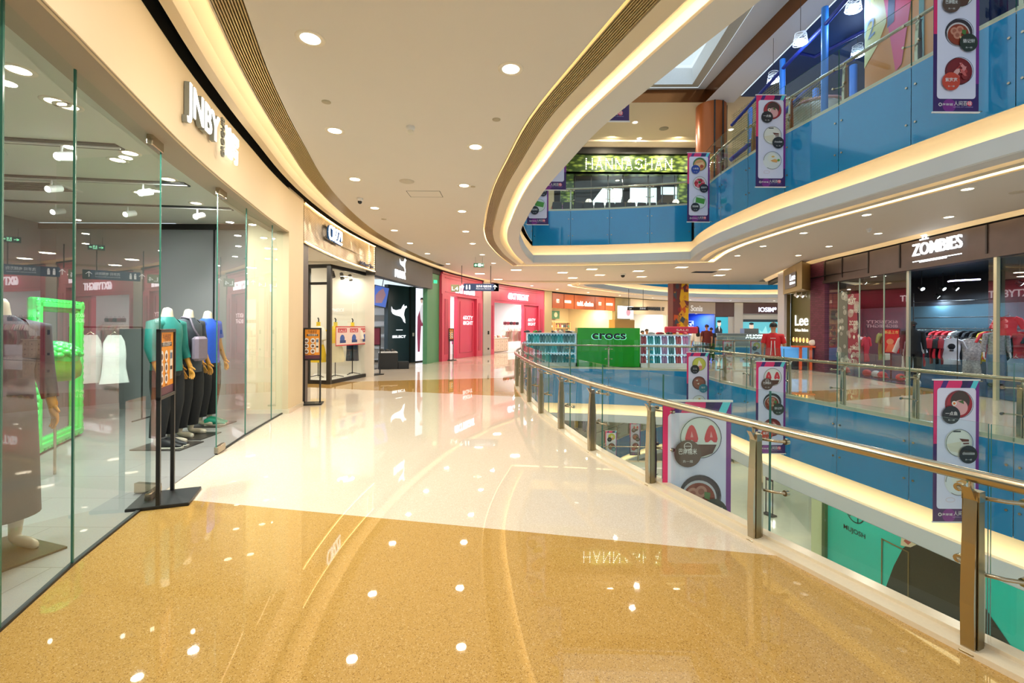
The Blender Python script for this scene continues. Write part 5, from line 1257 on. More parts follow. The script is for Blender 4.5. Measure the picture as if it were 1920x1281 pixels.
# --- ceiling fittings
def disc_fit(name, label, cat, px, py, r, mat, h=.03, z=4.1, dome=None):
    p_ = P(px, py, z); m = MB(mat); m.lathe([(r, 0), (r*.98, -h*.6), (r*.6, -h), (0, -h)], (0, 0, 0))
    if dome: m.ball((0, 0, -h-.01), (r*.7, r*.7, r*.7), dome, 12, 8)
    return tag(m.build(name, None, p_), label, cat)
disc_fit('smoke_detector', 'round white smoke detector between the rows of ceiling lights', 'smoke detector', 770, 238, .055, WHITE, .05, dome=M('#e5ddca', .5))
disc_fit('ceiling_camera', 'small dark-domed ceiling camera near the gold fascia', 'security camera', 675, 372, .06, WHITE, .06, dome=BLK)
disc_fit('ceiling_speaker', 'flat round ceiling speaker above the walkway', 'ceiling speaker', 763, 340, .13, M('#cfc6b6', .6), .01)
disc_fit('sprinkler_cover', 'small flat round cover in the ceiling nearest the cream fascia', 'sprinkler', 612, 191, .05, M('#b9ad94', .6), .01)
disc_fit('sprinkler_cover', 'small flat round cover in the ceiling near the slat air grille', 'sprinkler', 931, 224, .05, M('#b9ad94', .6), .01)
disc_fit('sprinkler_cover', 'small flat round cover beside a downlight near the void edge', 'sprinkler', 887, 350, .045, M('#b9ad94', .6), .01)
disc_fit('sprinkler_cover', 'small flat round cover past the access hatch', 'sprinkler', 720, 411, .06, M('#b9ad94', .6), .01)
disc_fit('ceiling_camera', 'dark dome camera in the ceiling above the green kiosk', 'security camera', 1168, 514, .14, WHITE, .06, dome=BLK)
disc_fit('smoke_detector', 'smoke detector in the ceiling over the walkway across the void', 'smoke detector', 1629, 429, .055, WHITE, .05, dome=WHITE)
disc_fit('ceiling_speaker', 'round ceiling speaker over the walkway across the void', 'ceiling speaker', 1910, 360, .13, M('#cfc6b6', .6), .01)
disc_fit('ceiling_speaker', 'round ceiling speaker in the restaurant ceiling', 'ceiling speaker', 1245, 241, .2, M('#8f8a70', .6), .02, 10.25)
p_ = P(797, 364, 4.1); a = MB(DARK); L_ = .62
for q in (((-.31, -.2), (.31, -.2)), ((-.31, -.2), (-.31, .2)), ((.31, -.2), (.31, .2)), ((-.31, .2), (.31, .2))):
    (x0_, y0_), (x1_, y1_) = q; a.box(((x0_+x1_)/2, (y0_+y1_)/2, -.001), (abs(x1_-x0_)+.008, abs(y1_-y0_)+.008, .003))
a.box((0, 0, -.0015), (.60, .38, .003), CEIL); tag(a.build('access_hatch', None, p_), 'rectangular access hatch outline in the walkway ceiling', 'access hatch')
p_ = P(1320, 510, 4.1); m = MB(M('#55605c', .5)); m.box((0, 0, -.01), (.95, .5, .02)); [m.box((0, -.2+.08*k, -.022), (.9, .02, .008), BLK) for k in range(6)]; tag(m.build('air_vent', None, p_), 'dark rectangular air vent in the ceiling of the kiosk hall', 'air vent')
# ================= across the void: streetwear shop and its neighbour =================
def HR(px, d=0.0): return hit(px, WR, WRN, d)
IRON = M('#4a3d38', .45, .3, noise=.2, scale=3); IROND = M('#2a2321', .45, .3)
r_ = empty('shop_fascia', 'dark rusty brown metal fascia with vertical joints over the streetwear shop', 'shop fascia')
m = MB(IRON); p, q = yrange(WR, WRN, 3.0, HR(1545).y, -.02, 24); sweep(m, p, q, [(.3, 4.02), (0, 4.02), (0, 3.34), (-.04, 3.34), (-.04, 3.24), (.3, 3.24)], IRON, False, False); m.build('metal_panel', r_)
m = MB(IROND)
for px in (1546, 1578, 1627, 1686, 1849, 2000):
    v = HR(px, -.03); m.box((v.x, v.y, 3.68), (.03, .04, .68))
for v in [HR(1545, .1)]: m.box((v.x+.1, v.y, 3.62), (.35, .06, .8), IRON)
m.build('panel_joints', r_)
def exz(root, wd):
    m = MB(GLOW); m.rect(0, -.17, wd, -.145, 0, GLOW); m.rect(wd*.15, -.205, wd*.72, -.18, 0, GLOW); m.text('五', wd*.255, .40, .30, 0, GLOW, .01, bold=.02); m.build('underline_and_character', root)
def rglow(x0, x1): # ends on the right wall, left end is the farther one
    return HR(x0, -.03), HR(x1, -.03)
p0, p1 = rglow(1713, 1806)
glow_sign('shop_sign', 'glowing white capitals with a double underline on the rusty brown fascia', 'ZOMBIES', p0, p1, 3.60, .46, GLOW, .04, .02, .006, None, exz)
# interior
JB = M('#3f5f6c', .6, noise=.15, scale=2); ZF = M('#33506b', .15, noise=.1)
a = MB(JB); a.rect(0, 0, 16, 2.45, 0, JB); struct('wall_streetwear_back', a, loc=(14.9, 20.5, 0), rz=math.radians(-82))
a = MB(M('#0c0f18', .6)); sheet(a, [(11.2, 4), (11.2, 17), (11.4, 17.6), (18, 20.6), (18, 4)], [], 3.5, up=False); a.add([(14.9, 20.5, 2.45), (17.1, 4.6, 2.45), (17.1, 4.6, 3.5), (14.9, 20.5, 3.5)], [[0, 1, 2, 3]]); struct('ceiling_streetwear', a)
a = MB(ZF); sheet(a, [(HR(1545, .12).x, HR(1545, .12).y), (HR(1700, .12).x, HR(1700, .12).y), (11.15, 10), (11.1, 4), (18, 4), (18, 20.6)], [], .008); struct('floor_streetwear', a)
a = MB(M('#5f5558', .6)); a.rect(0, 0, 4.5, 3.5, 0); struct('wall_streetwear_side', a, loc=(11.5, 17.3, 0), rz=math.radians(38))
def rpane(x0, x1, label, decal=None):
    a_, b_ = HR(x0, .06), HR(x1, .06); o, an, wd = front(a_, b_); r_ = empty('shop_window', label, 'shop window', o, an)
    m = MB(SGLASS); m.rect(.01, .02, wd-.01, 3.24, 0, SGLASS); m.build('pane', r_)
    m = MB(M('#9fb3a3', .3)); m.box((wd-.01, 0, 1.63), (.02, .03, 3.24)); m.build('glass_edge', r_)
    if decal: decal(r_, wd)
    return r_
DEC = M('#c9cfc4', .5, noise=0); DRD = M('#7c1f35', .5, noise=0); DBK = M('#1b1d22', .5, noise=0); DCR = M('#d8c9a0', .5)
def decals(root, wd):
    m = MB(DEC); rr = random.Random(4)
    m.poly([(wd*.50, .35), (wd*1.0, .35), (wd*.93, 1.3), (wd*.90, 2.2), (wd*1.02, 2.75), (wd*.46, 2.75)], -.010, DRD)
    m.poly([(wd*.05, .3), (wd*.48, .3), (wd*.44, 2.85), (wd*.0, 2.85)], -.009, M('#5b6158', .5, noise=0))
    m.text('OXT', wd*.66, 2.42, .26, -.016, DEC, 0, wid=wd*.38, bold=.02); m.text('OBYOU', wd*.78, 2.12, .16, -.016, DEC, 0, wid=wd*.42, bold=.01); m.text('ZCOB', wd*.74, 1.72, .20, -.016, DEC, 0, wid=wd*.4, bold=.02); m.text('ZOMBIES', wd*.80, .90, .17, -.016, DEC, 0, wid=wd*.42, bold=.01); m.text('OXT', wd*.62, .42, .24, -.016, DEC, 0, wid=wd*.32, bold=.02)
    for k in range(34):
        cx, cz, r = rr.uniform(.02, .95)*wd, rr.uniform(.25, 2.8), rr.uniform(.05, .15)
        for j in range(3): 
            if r-j*.035 > .02: m.ring(cx, cz, r-j*.035, .012, -.014-.0005*k, DEC, seg=16)
        m.disc(cx, cz, .015, -.015, DEC, seg=8)
    for k in range(8): cx, cz = rr.uniform(0, 1)*wd, rr.uniform(.3, 2.8); m.poly([(cx-.06, cz), (cx, cz-.08), (cx+.06, cz), (cx, cz+.08)], -.018, DEC)
    m.build('sticker_column', root)
rpane(1548, 1572, 'first pane of the streetwear shop window beside the brick pillar')
rpane(1572, 1612, 'streetwear window pane covered with a column of red and grey stickers', decals)
rpane(1612, 1658, 'clear streetwear window pane beside the sticker column'); rpane(1658, 1701, 'streetwear window pane at the open doorway, red poster behind')
rpane(1852, 1874, 'narrow streetwear window pane with pale vertical edge past the doorway'); rpane(1874, 1990, 'wide streetwear window pane past the doorway cut by the picture edge')
v = HR(1704, .06); m = MB(M('#a9ada0', .35, .5)); m.box((v.x, v.y, 1.64), (.06, .06, 3.28)); tag(m.build('door_post'), 'slim pale metal post at the streetwear shop doorway', 'door post')
v = HR(1868, .0); m = MB(M('#c9c6a8', .35, .3)); m.box((v.x, v.y, 1.64), (.07, .07, 3.28)); tag(m.build('door_post'), 'pale cream metal post between the streetwear window panes past the doorway', 'door post')
def zlamp(x, y, z, e, col): lamp('AREA', (x, y, z), e, col, .35)
for k, (px, py, Y) in enumerate([(1728, 541, 15.0), (1768, 541, 15.5), (1792, 541, 15.2), (1757, 556, 16.5), (1912, 531, 12.5), (1620, 530, 17.0), (1575, 545, 18.0)]):
    v = Q(px, py, Y); r_ = empty('track_spotlight', 'glaring spotlight under the black streetwear shop ceiling, %s along' % ORD[k], 'spotlight', v, .3*k, 'spotlights of the streetwear shop')
    m = MB(BLK); m.cyl((0, .06, .05), (0, -.04, -.02), .06, .075, seg=12); m.cyl((0, 0, .05), (0, 0, 3.5-v.z), .012, seg=6); m.build('casing', r_)
    m = MB(M((.8, .93, 1), emit=9)); m.cyl((0, -.045, -.025), (0, -.05, -.029), .06, seg=12); m.build('lens', r_)
    lamp('AREA', (0, -.0, -.12), 30, (.62, .82, 1) if px > 1650 else (1, .85, .75), .15, parent=r_)
v0, v1 = Q(1778, 528, 14.2), Q(1838, 524, 13.2); m = MB(M((.75, .7, 1), emit=5)); m.tube([v0+(v1-v0)*t+Vector((0, .25*math.sin(t*PI), .02*math.sin(t*PI))) for t in (0, .25, .5, .75, 1)], .022, None, 6); tag(m.build('neon_ring'), 'violet-white curved light tube under the black streetwear ceiling', 'light')
zlamp(13.2, 13.8, 3.3, 25, (.55, .78, 1)); zlamp(13.5, 10.5, 3.3, 25, (.55, .78, 1))
# racks and clothes
q = Vector((14.7, 15.4, 0)); r_ = rail('clothes_rack', 'tall black wall rack with dark jackets and red shirts in the streetwear shop', (q.x, q.y, 0), -1.43, 2.6, 1.62)
m = MB(BLK); 
for z_ in (1.1, 2.0, 2.55): m.tube([(-1.3, .1, z_), (1.3, .1, z_)], .015, None, 6)
for x_ in (-1.3, 1.3): m.tube([(x_, .1, 0.02), (x_, .1, 2.9)], .02, None, 6)
m.build('upper_frame', r_)
CC = ['#15233f', '#1a2b4d', '#202b45', '#14161c', '#c8202c', '#d3222f', '#cf2430', '#e8e6e4', '#101218', '#15171d', '#121419', '#caa915']
for k in range(12):
    t = -1.15+.21*k; x_, y_ = q.x+t*math.cos(-1.43), q.y+t*math.sin(-1.43)
    garment('hanging_jacket', ['navy', 'navy', 'dark blue', 'black', 'red', 'red', 'red', 'white', 'black', 'black', 'black', 'mustard'][k]+' garment on the tall black wall rack, %s from the doorway post' % ORD[k], 'clothing', (x_, y_, 1.60), -.35, M(CC[k], .8), h_=.95, w_=.5, sleeve=.34)
v = Q(1783, 640, 14.0); r2 = rail('clothes_rail', 'low black clothes rail behind the white printed tee in the streetwear shop', (v.x+.1, v.y+.1, 0), -.35, 1.9, 1.35)
g_ = ['#a81e28', '#151515', '#8d1a24', '#e9e9ec', '#c9c3bb', '#d8a818']; gx = [1746, 1757, 1767, 1783, 1822, 1838]; gl = ['dark red shirt left of the white printed tee', 'black patterned shirt beside the dark red one', 'red shirt touching the white printed tee', 'white tee with black house-like print hanging in front of the low rail', 'white speckled open jacket over mustard tee', 'mustard garment behind the speckled jacket']
gl[0] = 'dark red shirt before the white printed tee'
for k in range(6):
    Yk = 14.1-.10*k; vv = Q(gx[k], 640, Yk if k != 5 else 14.1); sp = M(g_[k], .8, noise=.75 if k in (1, 4) else .05, scale=22)
    garment('hanging_shirt', gl[k], 'clothing', (vv.x, vv.y, 1.38), -.35 if k in (3, 4) else .7, sp, w_=.50, h_=.78 if k != 4 else 1.05, sleeve=.22 if k != 4 else .5, logo=DBK if k == 3 else None)
v = Q(1713, 640, 13.9)
for k, (px, Yk, hh, col_, lb) in enumerate([(1706, 13.9, 1.05, '#e6e6ea', 'pale jacket hanging just inside the streetwear doorway'), (1719, 14.4, 1.05, '#1d3c6b', 'blue garment inside the streetwear doorway'), (1733, 14.7, 1.05, '#c02330', 'red trousers hanging inside the streetwear doorway')]):
    vv = Q(px, 640, Yk); garment('hanging_garment', lb, 'clothing', (vv.x, vv.y, 1.42), -.3 if k == 0 else .8, M(col_, .8, noise=.15), h_=.95, w_=.45, sleeve=.4 if k == 0 else .0)
rail('clothes_rail', 'clothes rail just inside the streetwear doorway', (Q(1722, 640, 14.3).x, Q(1722, 640, 14.3).y, 0), -1.0, 1.8, 1.40)
v = Q(1712, 640, 13.55); figure('shop_dummy', 'black-hooded shop dummy standing in the streetwear doorway', 'mannequin', (v.x, v.y, 0.01), -.5, 1.86, M('#22252b', .5), M('#181b22', .8), M('#1a1a1e', .8), WHITE, None, head=True, sleeve=1.8)
v = Q(1868, 640, 12.6); figure('shop_dummy', 'shop dummy in black and white patterned hoodie and denim behind the window', 'mannequin', (v.x, v.y, 0.01), -.5, 1.80, WHITE, M('#9a9aa0', .8, noise=.9, scale=26), M('#6f86a6', .8, noise=.2), BLK, None, head=True, sleeve=1.8)
v = Q(1890, 640, 12.4); garment('hanging_shirt', 'red tee hanging high beside the patterned hoodie dummy', 'clothing', (v.x, v.y, 2.0), -.6, M('#e03b46', .7), h_=.5, w_=.4)
q = Q(1945, 640, 12.6); rail('clothes_rail', 'rail of red and black shirts behind the wide streetwear pane', (q.x, q.y, 0), -.7, 1.8, 1.62)
for k in range(6): garment('hanging_shirt', ['red', 'black', 'red', 'black', 'red', 'black'][k]+' shirt on the rail behind the wide streetwear pane, %s along' % ORD[k], 'clothing', (q.x-.7+.22*k, q.y+.5-.2*k, 1.60), -.4, M('#c1202c' if k % 2 == 0 else '#16181d', .8), h_=.8, w_=.5)
for k in range(2): vv = Q(1905+16*k, 640, 11.7); garment('hanging_jeans', 'pale blue jeans hanging low behind the wide pane, %s' % ORD[k], 'clothing', (vv.x, vv.y, .92), -.5, M('#8fa9c4', .8), w_=.34, h_=.55, sleeve=0)
q = Q(1828, 640, 16.0); shelf_unit('shoe_shelves', 'dark shelves of shoes on the back wall of the streetwear shop', (q.x, q.y, 0), -1.3, 1.6, 1.9, 5, BLK, None)
for r in range(3):
    for k in range(4):
        t = -.55+.36*k; s_ = MB(M(['#1b1d22', '#e2e2e2', '#23262c', '#8b1f2a'][(k+r) % 4], .5)); s_.loft([((-.12, 0, .05), .04, .03), ((-.03, 0, .06), .05, .036), ((.12, 0, .03), .018, .03)], None, 10)
        tag(s_.build('display_shoe', None, (q.x+t*math.cos(-1.3), q.y+t*math.sin(-1.3), .575+.4375*r), .4), 'shoe on the dark shelves at the back of the streetwear shop', 'shoe', 'shoes on the streetwear shelves')
for k, (px, col_) in enumerate([(1586, '#c23038'), (1626, '#c23038'), (1643, '#c8cdd2'), (1655, '#c23038'), (1690, '#c8323c')]):
    Yc = HR(px).y+.9; vv = P(px, 716, 0); vv = Q(px, 640, Yc); s_ = MB(M(col_, .6, noise=.1)); s_.ball((0, 0, .10), (.13, .15, .12), None, 14, 8); s_.box((0, -.16, .05), (.2, .16, .02), bev=.008)
    tag(s_.build('baseball_cap', None, (vv.x, vv.y, .012), -.4), ['red cap on the shop floor below the stickers', 'red cap on the shop floor beside the sticker column', 'pale cap between two red caps on the shop floor', 'red cap in front of the red poster stand', 'red cap at the doorway post'][k], 'cap')
v = Q(1671, 640, 14.4); r_ = empty('poster_stand', 'black stand with bright red poster behind the streetwear window', 'poster stand', (v.x, v.y, 0), -.5)
m = MB(BLK); m.box((0, 0, .015), (.5, .35, .03)); m.build('base_plate', r_); m = MB(BLK); m.box((0, 0, .5), (.04, .03, 1.0)); m.build('pole', r_); m = MB(BLK); m.box((0, 0, 1.22), (.44, .04, .78)); m.build('sign_frame', r_)
m = MB(M('#e0261f', .5)); m.rect(-.19, .86, .19, 1.58, -.024); m.text('新品上市', 0, 1.45, .11, -.027, M('#ffe07a', .5), wid=.34, bold=.01); m.disc(-.03, 1.2, .09, -.027, M('#f0a070', .5)); m.poly([(-.15, .88), (-.08, 1.12), (.06, 1.12), (.14, .88)], -.028, M('#f07a50', .5)); m.build('poster', r_)
for k, (px, Yk, col_, lb) in enumerate([(1612, 17.2, '#c02732', 'red shirt'), (1618, 17.0, '#e8ded6', 'white shirt'), (1625, 16.8, '#b8222c', 'dark red shirt'), (1652, 15.6, '#7e9440', 'olive green shirt'), (1664, 15.6, '#d6c8a8', 'cream shirt'), (1605, 16.9, '#d8d2cc', 'pale striped shirt')]):
    vv = Q(px, 640, Yk); garment('hanging_shirt', lb+' hanging behind the streetwear window near the sticker column', 'clothing', (vv.x, vv.y, 1.35 if k not in (3, 4) else 1.5), .5, M(col_, .8), h_=.9)
# brick pillar, neighbour shop, grey column
def brick(c1, c2, sc=1.0):
    mm = bpy.data.materials.new('brick'); mm.use_nodes = True; nt = mm.node_tree; b = nt.nodes['Principled BSDF']
    br = nt.nodes.new('ShaderNodeTexBrick'); tc = nt.nodes.new('ShaderNodeTexCoord'); mp = nt.nodes.new('ShaderNodeMapping'); mp.inputs['Rotation'].default_value = (PI/2, 0, 0)
    nt.links.new(tc.outputs['Object'], mp.inputs[0]); nt.links.new(mp.outputs[0], br.inputs['Vector']); br.inputs['Scale'].default_value = 1
    br.inputs['Brick Width'].default_value = .22; br.inputs['Row Height'].default_value = .07; br.inputs['Mortar Size'].default_value = .006
    br.inputs['Color1'].default_value = (*lin(c1), 1); br.inputs['Color2'].default_value = (*lin(c2), 1); br.inputs['Mortar'].default_value = (*lin('#3a2230'), 1)
    nt.links.new(br.outputs['Color'], b.inputs['Base Color']); b.inputs['Roughness'].default_value = .7; return mm
a = MB(brick('#6b2c46', '#5a2238')); o, an, wd = front(HR(1519, -.05), HR(1546, -.02)); a.box((wd/2, .25, 2.05), (wd, .5, 4.1)); struct('wall_brick_pillar', a, loc=o, rz=an)
OLV = M('#5d5a33', .5, noise=.08, scale=2); GLDB = M('#a58c52', .4, .2, noise=.05)
o, an, wd = front(HR(1481, .0), HR(1520, .0)); a = MB(OLV); a.box((wd*.5, .08, 1.55), (wd, .1, 3.1)); struct('wall_olive_shop', a, loc=o, rz=an)
r_ = empty('shop_sign', 'white lettering on the dark olive wall above five orange dots', 'shop sign', o, an)
m = MB(M((.95, .95, .85), emit=1.2)); m.text('Lee', wd*.58, 1.72, .62, .0, None, .01, wid=wd*.62, bold=.01); m.text('Urban Riders', wd*.58, 1.47, .17, .0, None, .005, wid=wd*.62, bold=.005); m.build('lettering', r_)
m = MB(M((1, .30, .06), emit=4)); [m.disc(wd*(.18+.165*k), 1.12, .08, .0, None) for k in range(5)]; [m.ring(wd*(.18+.165*k), 1.12, .10, .02, .01, M((1, .8, .5), emit=2)) for k in range(5)]; m.build('orange_dots', r_)
v0 = HR(1468, -.35); v1 = HR(1503, -.75); v2 = HR(1519, -.05)
r_ = empty('sign_box', 'projecting olive-gold sign box with small lit panel beside the brick pillar', 'sign box')
m = MB(GLDB); pl = [Vector((v0.x, v0.y)), Vector((v1.x, v1.y)), Vector((v2.x, v2.y))]
for z_, up_ in ((3.05, False), (4.08, True)): sheet(m, [(p_.x, p_.y) for p_ in pl], [], z_, up=up_)
for u, v in ((0, 1), (1, 2)): m.add([(pl[u].x, pl[u].y, 3.05), (pl[v].x, pl[v].y, 3.05), (pl[v].x, pl[v].y, 4.08), (pl[u].x, pl[u].y, 4.08)], [[0, 1, 2, 3]])
m.build('box_body', r_)
oo, aa, ww = front(pl[0], pl[1], -.03); m = MB(M('#6b6466', .4)); m.rect(ww*.15, 3.22, ww*.75, 3.80, 0); m.build('sign_plate', r_, oo, aa)
m = MB(GLOW); m.text('Lee', ww*.60, 3.50, .36, -.02, GLOW, .005, wid=ww*.26); m.text('Riders', ww*.60, 3.34, .15, -.02, GLOW, .005, wid=ww*.26); m.build('lettering', r_, oo, aa)
for k in range(3):
    vv = Q(1493+10*k, 549-2*k, HR(1500, -.2).y); r2 = empty('spotlight', 'white spotlight under the olive-gold sign box, %s of three' % ORD[k], 'spotlight', (vv.x, vv.y, 3.04), .5); m = MB(WHITE); m.cyl((0, 0, 0), (0, 0, -.12), .015, seg=6); m.cyl((0, .06, -.10), (0, -.06, -.18), .05, .06, seg=12); m.build('casing', r2); m = MB(M((1, 1, .95), emit=8)); m.cyl((0, -.06, -.181), (0, -.063, -.183), .045, seg=10); m.build('lens', r2)
a = MB(M('#b9b6bd', .35, noise=.02)); o, an, wd = front(HR(1458, -.3), HR(1470, -.3)); a.box((wd/2, .05, 2.05), (wd, .1, 4.1)); struct('wall_column_lavender', a, loc=o, rz=an)
a = MB(GLDB); o, an, wd = front(HR(1470, -.2), HR(1482, .05)); a.box((wd/2, .03, 1.55), (wd, .06, 3.1)); struct('wall_jamb_gold', a, loc=o, rz=an)
v = Q(1504, 640, HR(1504).y-1.0); r_ = empty('promotion_bench', 'blue lit box and orange stool-like legs in front of the olive wall', 'display stand', (v.x, v.y, 0), -.4)
m = MB(M((.10, .35, .80), emit=.6)); m.box((-.25, .3, .62), (.9, .3, .5)); m.build('screen_box', r_); ORL = M('#e8602a', .4); m = MB(BLK); m.box((-.25, .3, .19), (.9, .3, .36)); m.build('box_base', r_)
m = MB(ORL); m.box((.10, 0, .90), (.9, .25, .06)); m.build('bench_top', r_)
for x_ in (-.05, .28): m = MB(ORL); m.box((x_, 0, .45), (.09, .12, .88)); m.build('leg', r_)
m = MB(WHITE); m.ball((.35, 0, 1.05), (.14, .1, .12), M('#f2ece4', .4)); m.build('ornament', r_)

# ================= kiosk =================
KY = 18.35; KG = M('#17a312', .3, noise=.02, coat=.2); KW = M('#e9eef2', .3, noise=.01)
kx0, kx1 = Q(1083, 640, KY).x, Q(1200, 640, KY).x
r_ = empty('kiosk', 'green-fronted island kiosk with dark round lettering across the void', 'kiosk', (kx0, KY, 0), 0); kw = kx1-kx0
m = MB(KG); m.box((kw/2, .35, .79), (kw, .7, 1.56), bev=.01); m.build('green_counter', r_)
m = MB(M((.30, 1, .70), emit=.9)); m.text('crocs', kw/2, 1.12, .46, -.02, None, .002, wid=kw*.56, bold=.045); m.build('letter_halo', r_)
m = MB(M('#0d1c22', .3, noise=0)); m.text('crocs', kw/2, 1.13, .46, -.04, None, .008, wid=kw*.54, bold=.03); m.build('lettering', r_)
def clog(mat):
    m = MB(mat); m.loft([((-.13, 0, .035), .030, .042), ((-.08, 0, .04), .035, .048), ((0, 0, .05), .05, .050), ((.07, 0, .05), .048, .056), ((.13, 0, .035), .028, .045), ((.15, 0, .03), .012, .03)], mat, 14, axis=(1, 0, 0)); return m
CLC = ['#2f8f9a', '#3db4c0', '#b05a66', '#5f9aa0', '#a88ab8', '#35a5b0', '#c98ac0', '#4a7f8a']
CLN = ['teal', 'turquoise', 'brick red', 'grey green', 'lilac', 'aqua', 'pink', 'slate']
protos = {}
def shelfset(x0, x1, nm, ncol, hh, seed):
    w_ = x1-x0; r_ = empty('shoe_display', 'glowing white shoe display shelves of the kiosk, '+nm, 'display shelves', (x0, KY+.05, 0), 0)
    m = MB(KW); m.box((w_/2, .42, hh/2), (w_, .04, hh)); [m.box((x_, .22, hh/2), (.04, .40, hh)) for x_ in (.02, w_-.02)]; m.box((w_/2, .22, hh), (w_, .44, .04)); m.box((w_/2, .22, .08), (w_, .40, .16)); m.build('cabinet_body', r_)
    LW = M((.62, .88, 1.0), emit=1.1)
    rows = [hh-.42-.40*k for k in range(3)]
    for k, z_ in enumerate(rows):
        m = MB(KW); m.box((w_/2, .22, z_), (w_-.08, .38, .03)); m.build('shelf_board', r_)
        m = MB(LW); m.rect(.05, z_+.02, w_-.05, z_+.36, .395, LW); m.build('lit_back', r_)
        for j in range(ncol):
            c = (j*3+seed+(j//3)) % 8 if nm.startswith('beside') else [0, 1, 7, 3][(j+k) % 4]
            x = x0+.18+(w_-.36)*j/(ncol-1)
            for s_ in (-1, 1):
                lab = '%s clog, %s pair on the %s kiosk shelf %s' % (CLN[c], ORD[j], ['top', 'middle', 'bottom'][k], nm)
                if c not in protos:
                    o = clog(M(CLC[c], .4, noise=.03)).build('clog'); protos[c] = o.data
                else:
                    o = bpy.data.objects.new('clog', protos[c]); COL.objects.link(o)
                o.scale = (1.2, 1.2, 1.2); o.location = (x+.058*s_, KY+.24, z_+.185); o.rotation_euler = (0, -1.45, 0); o.rotation_euler = (0, -1.35, PI/2)
                tag(o, lab, 'shoe', 'clogs on the %s shelf %s' % (['top', 'middle', 'bottom'][k], nm.split(',')[0]))
    return r_
shelfset(Q(987, 640, KY).x, kx0-.02, 'on the pink shop side', 8, 1.34, 0)
shelfset(kx1+.02, Q(1297, 640, KY).x, 'beside the graffiti column', 7, 1.30, 2)
ks = [(988, '#39404a'), (1004, '#3f8a3a'), (1012, '#22252a'), (1036, '#23262b'), (1042, '#e9e9e6'), (1052, '#b9b2a4'), (1066, '#23262b'), (1072, '#d8d4cc'), (1222, '#9fa7ad'), (1236, '#b8303c'), (1240, '#7d2030'), (1253, '#2a3a2a'), (1258, '#24282c'), (1270, '#c9c4bc'), (1284, '#c04a5a')]
for k, (px, c) in enumerate(ks):
    vv = Q(px, 640, KY+.3); o = clog(M(c, .5)).build('clog', None, (vv.x, vv.y, 1.36 if px < 1100 else 1.32), .6+.3*k); tag(o, 'display shoe standing on the kiosk top, %s counting from the pink shop side' % ORD[k], 'shoe', 'shoes on the kiosk top')
v = Q(1277, 640, KY+.6); m = MB(M('#c2264a', .5)); m.box((0, 0, .1), (1.3, .3, .28), bev=.04); m.text('SALE', 0, .06, .12, -.16, WHITE, 0, wid=.5); tag(m.build('promotion_sign', None, (v.x, v.y, 1.40)), 'crimson promotion sign on the kiosk top by the graffiti column', 'sign')
# graffiti column
v0_, v1_ = Q(1262, 600, 25.4), Q(1291, 600, 25.4)
r_ = empty('printed_column', 'square column wrapped in yellow and maroon abstract print', 'column', (v0_.x, 25.4, 0), 0); cw = v1_.x-v0_.x
MR2 = M('#6b3038', .5); YL2 = M('#e8b81a', .5); m = MB(MR2); m.box((cw/2, cw/2, 2.05), (cw, cw, 4.1)); rr = random.Random(3)
m.poly([(cw*.38, .3), (cw, .3), (cw, 4.05), (cw*.55, 4.05), (cw*.42, 3.2), (cw*.6, 2.6), (cw*.36, 1.9)], -.01, YL2)
for k in range(34):
    x_, z_ = rr.uniform(.05, .95)*cw, rr.uniform(.4, 3.9); s_ = rr.uniform(.05, .2); col_ = M(['#6b3038', '#c4542a', '#3e4a5a', '#b07a34', '#8f2a34', '#d99a2a'][k % 6], .5); n_ = rr.choice((3, 4, 5)); a0 = rr.uniform(0, 3)
    m.poly([(min(cw, max(0, x_+s_*math.cos(a0+6.283*j/n_))), z_+1.4*s_*math.sin(a0+6.283*j/n_)) for j in range(n_)], -.012-.0005*k, col_)
m.build('print_wrap', r_)

# ================= people =================
SKN = M('#c68f6c', .55, noise=.03); HAIRB = M('#0f0d0e', .5, noise=.1, scale=30)
JER = M('#c8141f', .65, noise=.05)
v = Q(1450, 640, 12.0)
def jersey(root):
    m = MB(WHITE)
    for sg in (-1, 1): m.tube([(.035*sg, .122, 1.28), (.04*sg, .136, 1.1), (.055*sg, .145, .90)], .010, None, 6)
    for k in range(5): m.box((-.05+.025*k, .115, 1.345), (.018, .012, .02))
    m.tube([(.10, -.02, 1.475), (.17, .0, 1.43), (.22, .01, 1.36)], .006, None, 6); m.tube([(-.10, -.02, 1.475), (-.17, .0, 1.43), (-.22, .01, 1.36)], .006, None, 6); m.build('jersey_stripes', root)
    m = MB(M((.85, .92, 1), emit=.8)); m.box((-.23, -.41, 1.30), (.075, .012, .15)); m.build('phone', root)
am = {'l': [(.185, 0, 1.40), (.24, .02, 1.13), (.25, -.05, .90)], 'r': [(-.185, .0, 1.40), (-.25, -.06, 1.14), (-.24, -.30, 1.24)]}
figure('person', 'person in a red football shirt with white stripes looking at a phone', 'person', (v.x, v.y, 0), math.radians(148), 1.74, SKN, JER, M('#1b1c22', .8), WHITE, HAIRB, arms=am, sleeve=.7, extra=jersey)
v = Q(1325, 640, 21.0); figure('person', 'person in a dark maroon tee seen from behind beside the kiosk', 'person', (v.x, v.y, 0), PI, 1.74, SKN, M('#5a1719', .8, noise=.05), BLACKC, WHITE, HAIRB, sleeve=.7)
v = Q(1307, 640, 21.1); figure('person', 'person with long black hair and a white top seen from behind', 'person', (v.x, v.y, 0), PI, 1.66, SKN, M('#e2d6cb', .8), M('#2a2d35', .8), WHITE, HAIRB, long_hair=True, sleeve=1.3)
v = Q(1333.5, 640, 22.4); figure('person', 'small dark-haired person partly hidden behind the maroon tee', 'person', (v.x, v.y, 0), PI, 1.60, SKN, M('#20222a', .8), BLACKC, BLK, HAIRB)
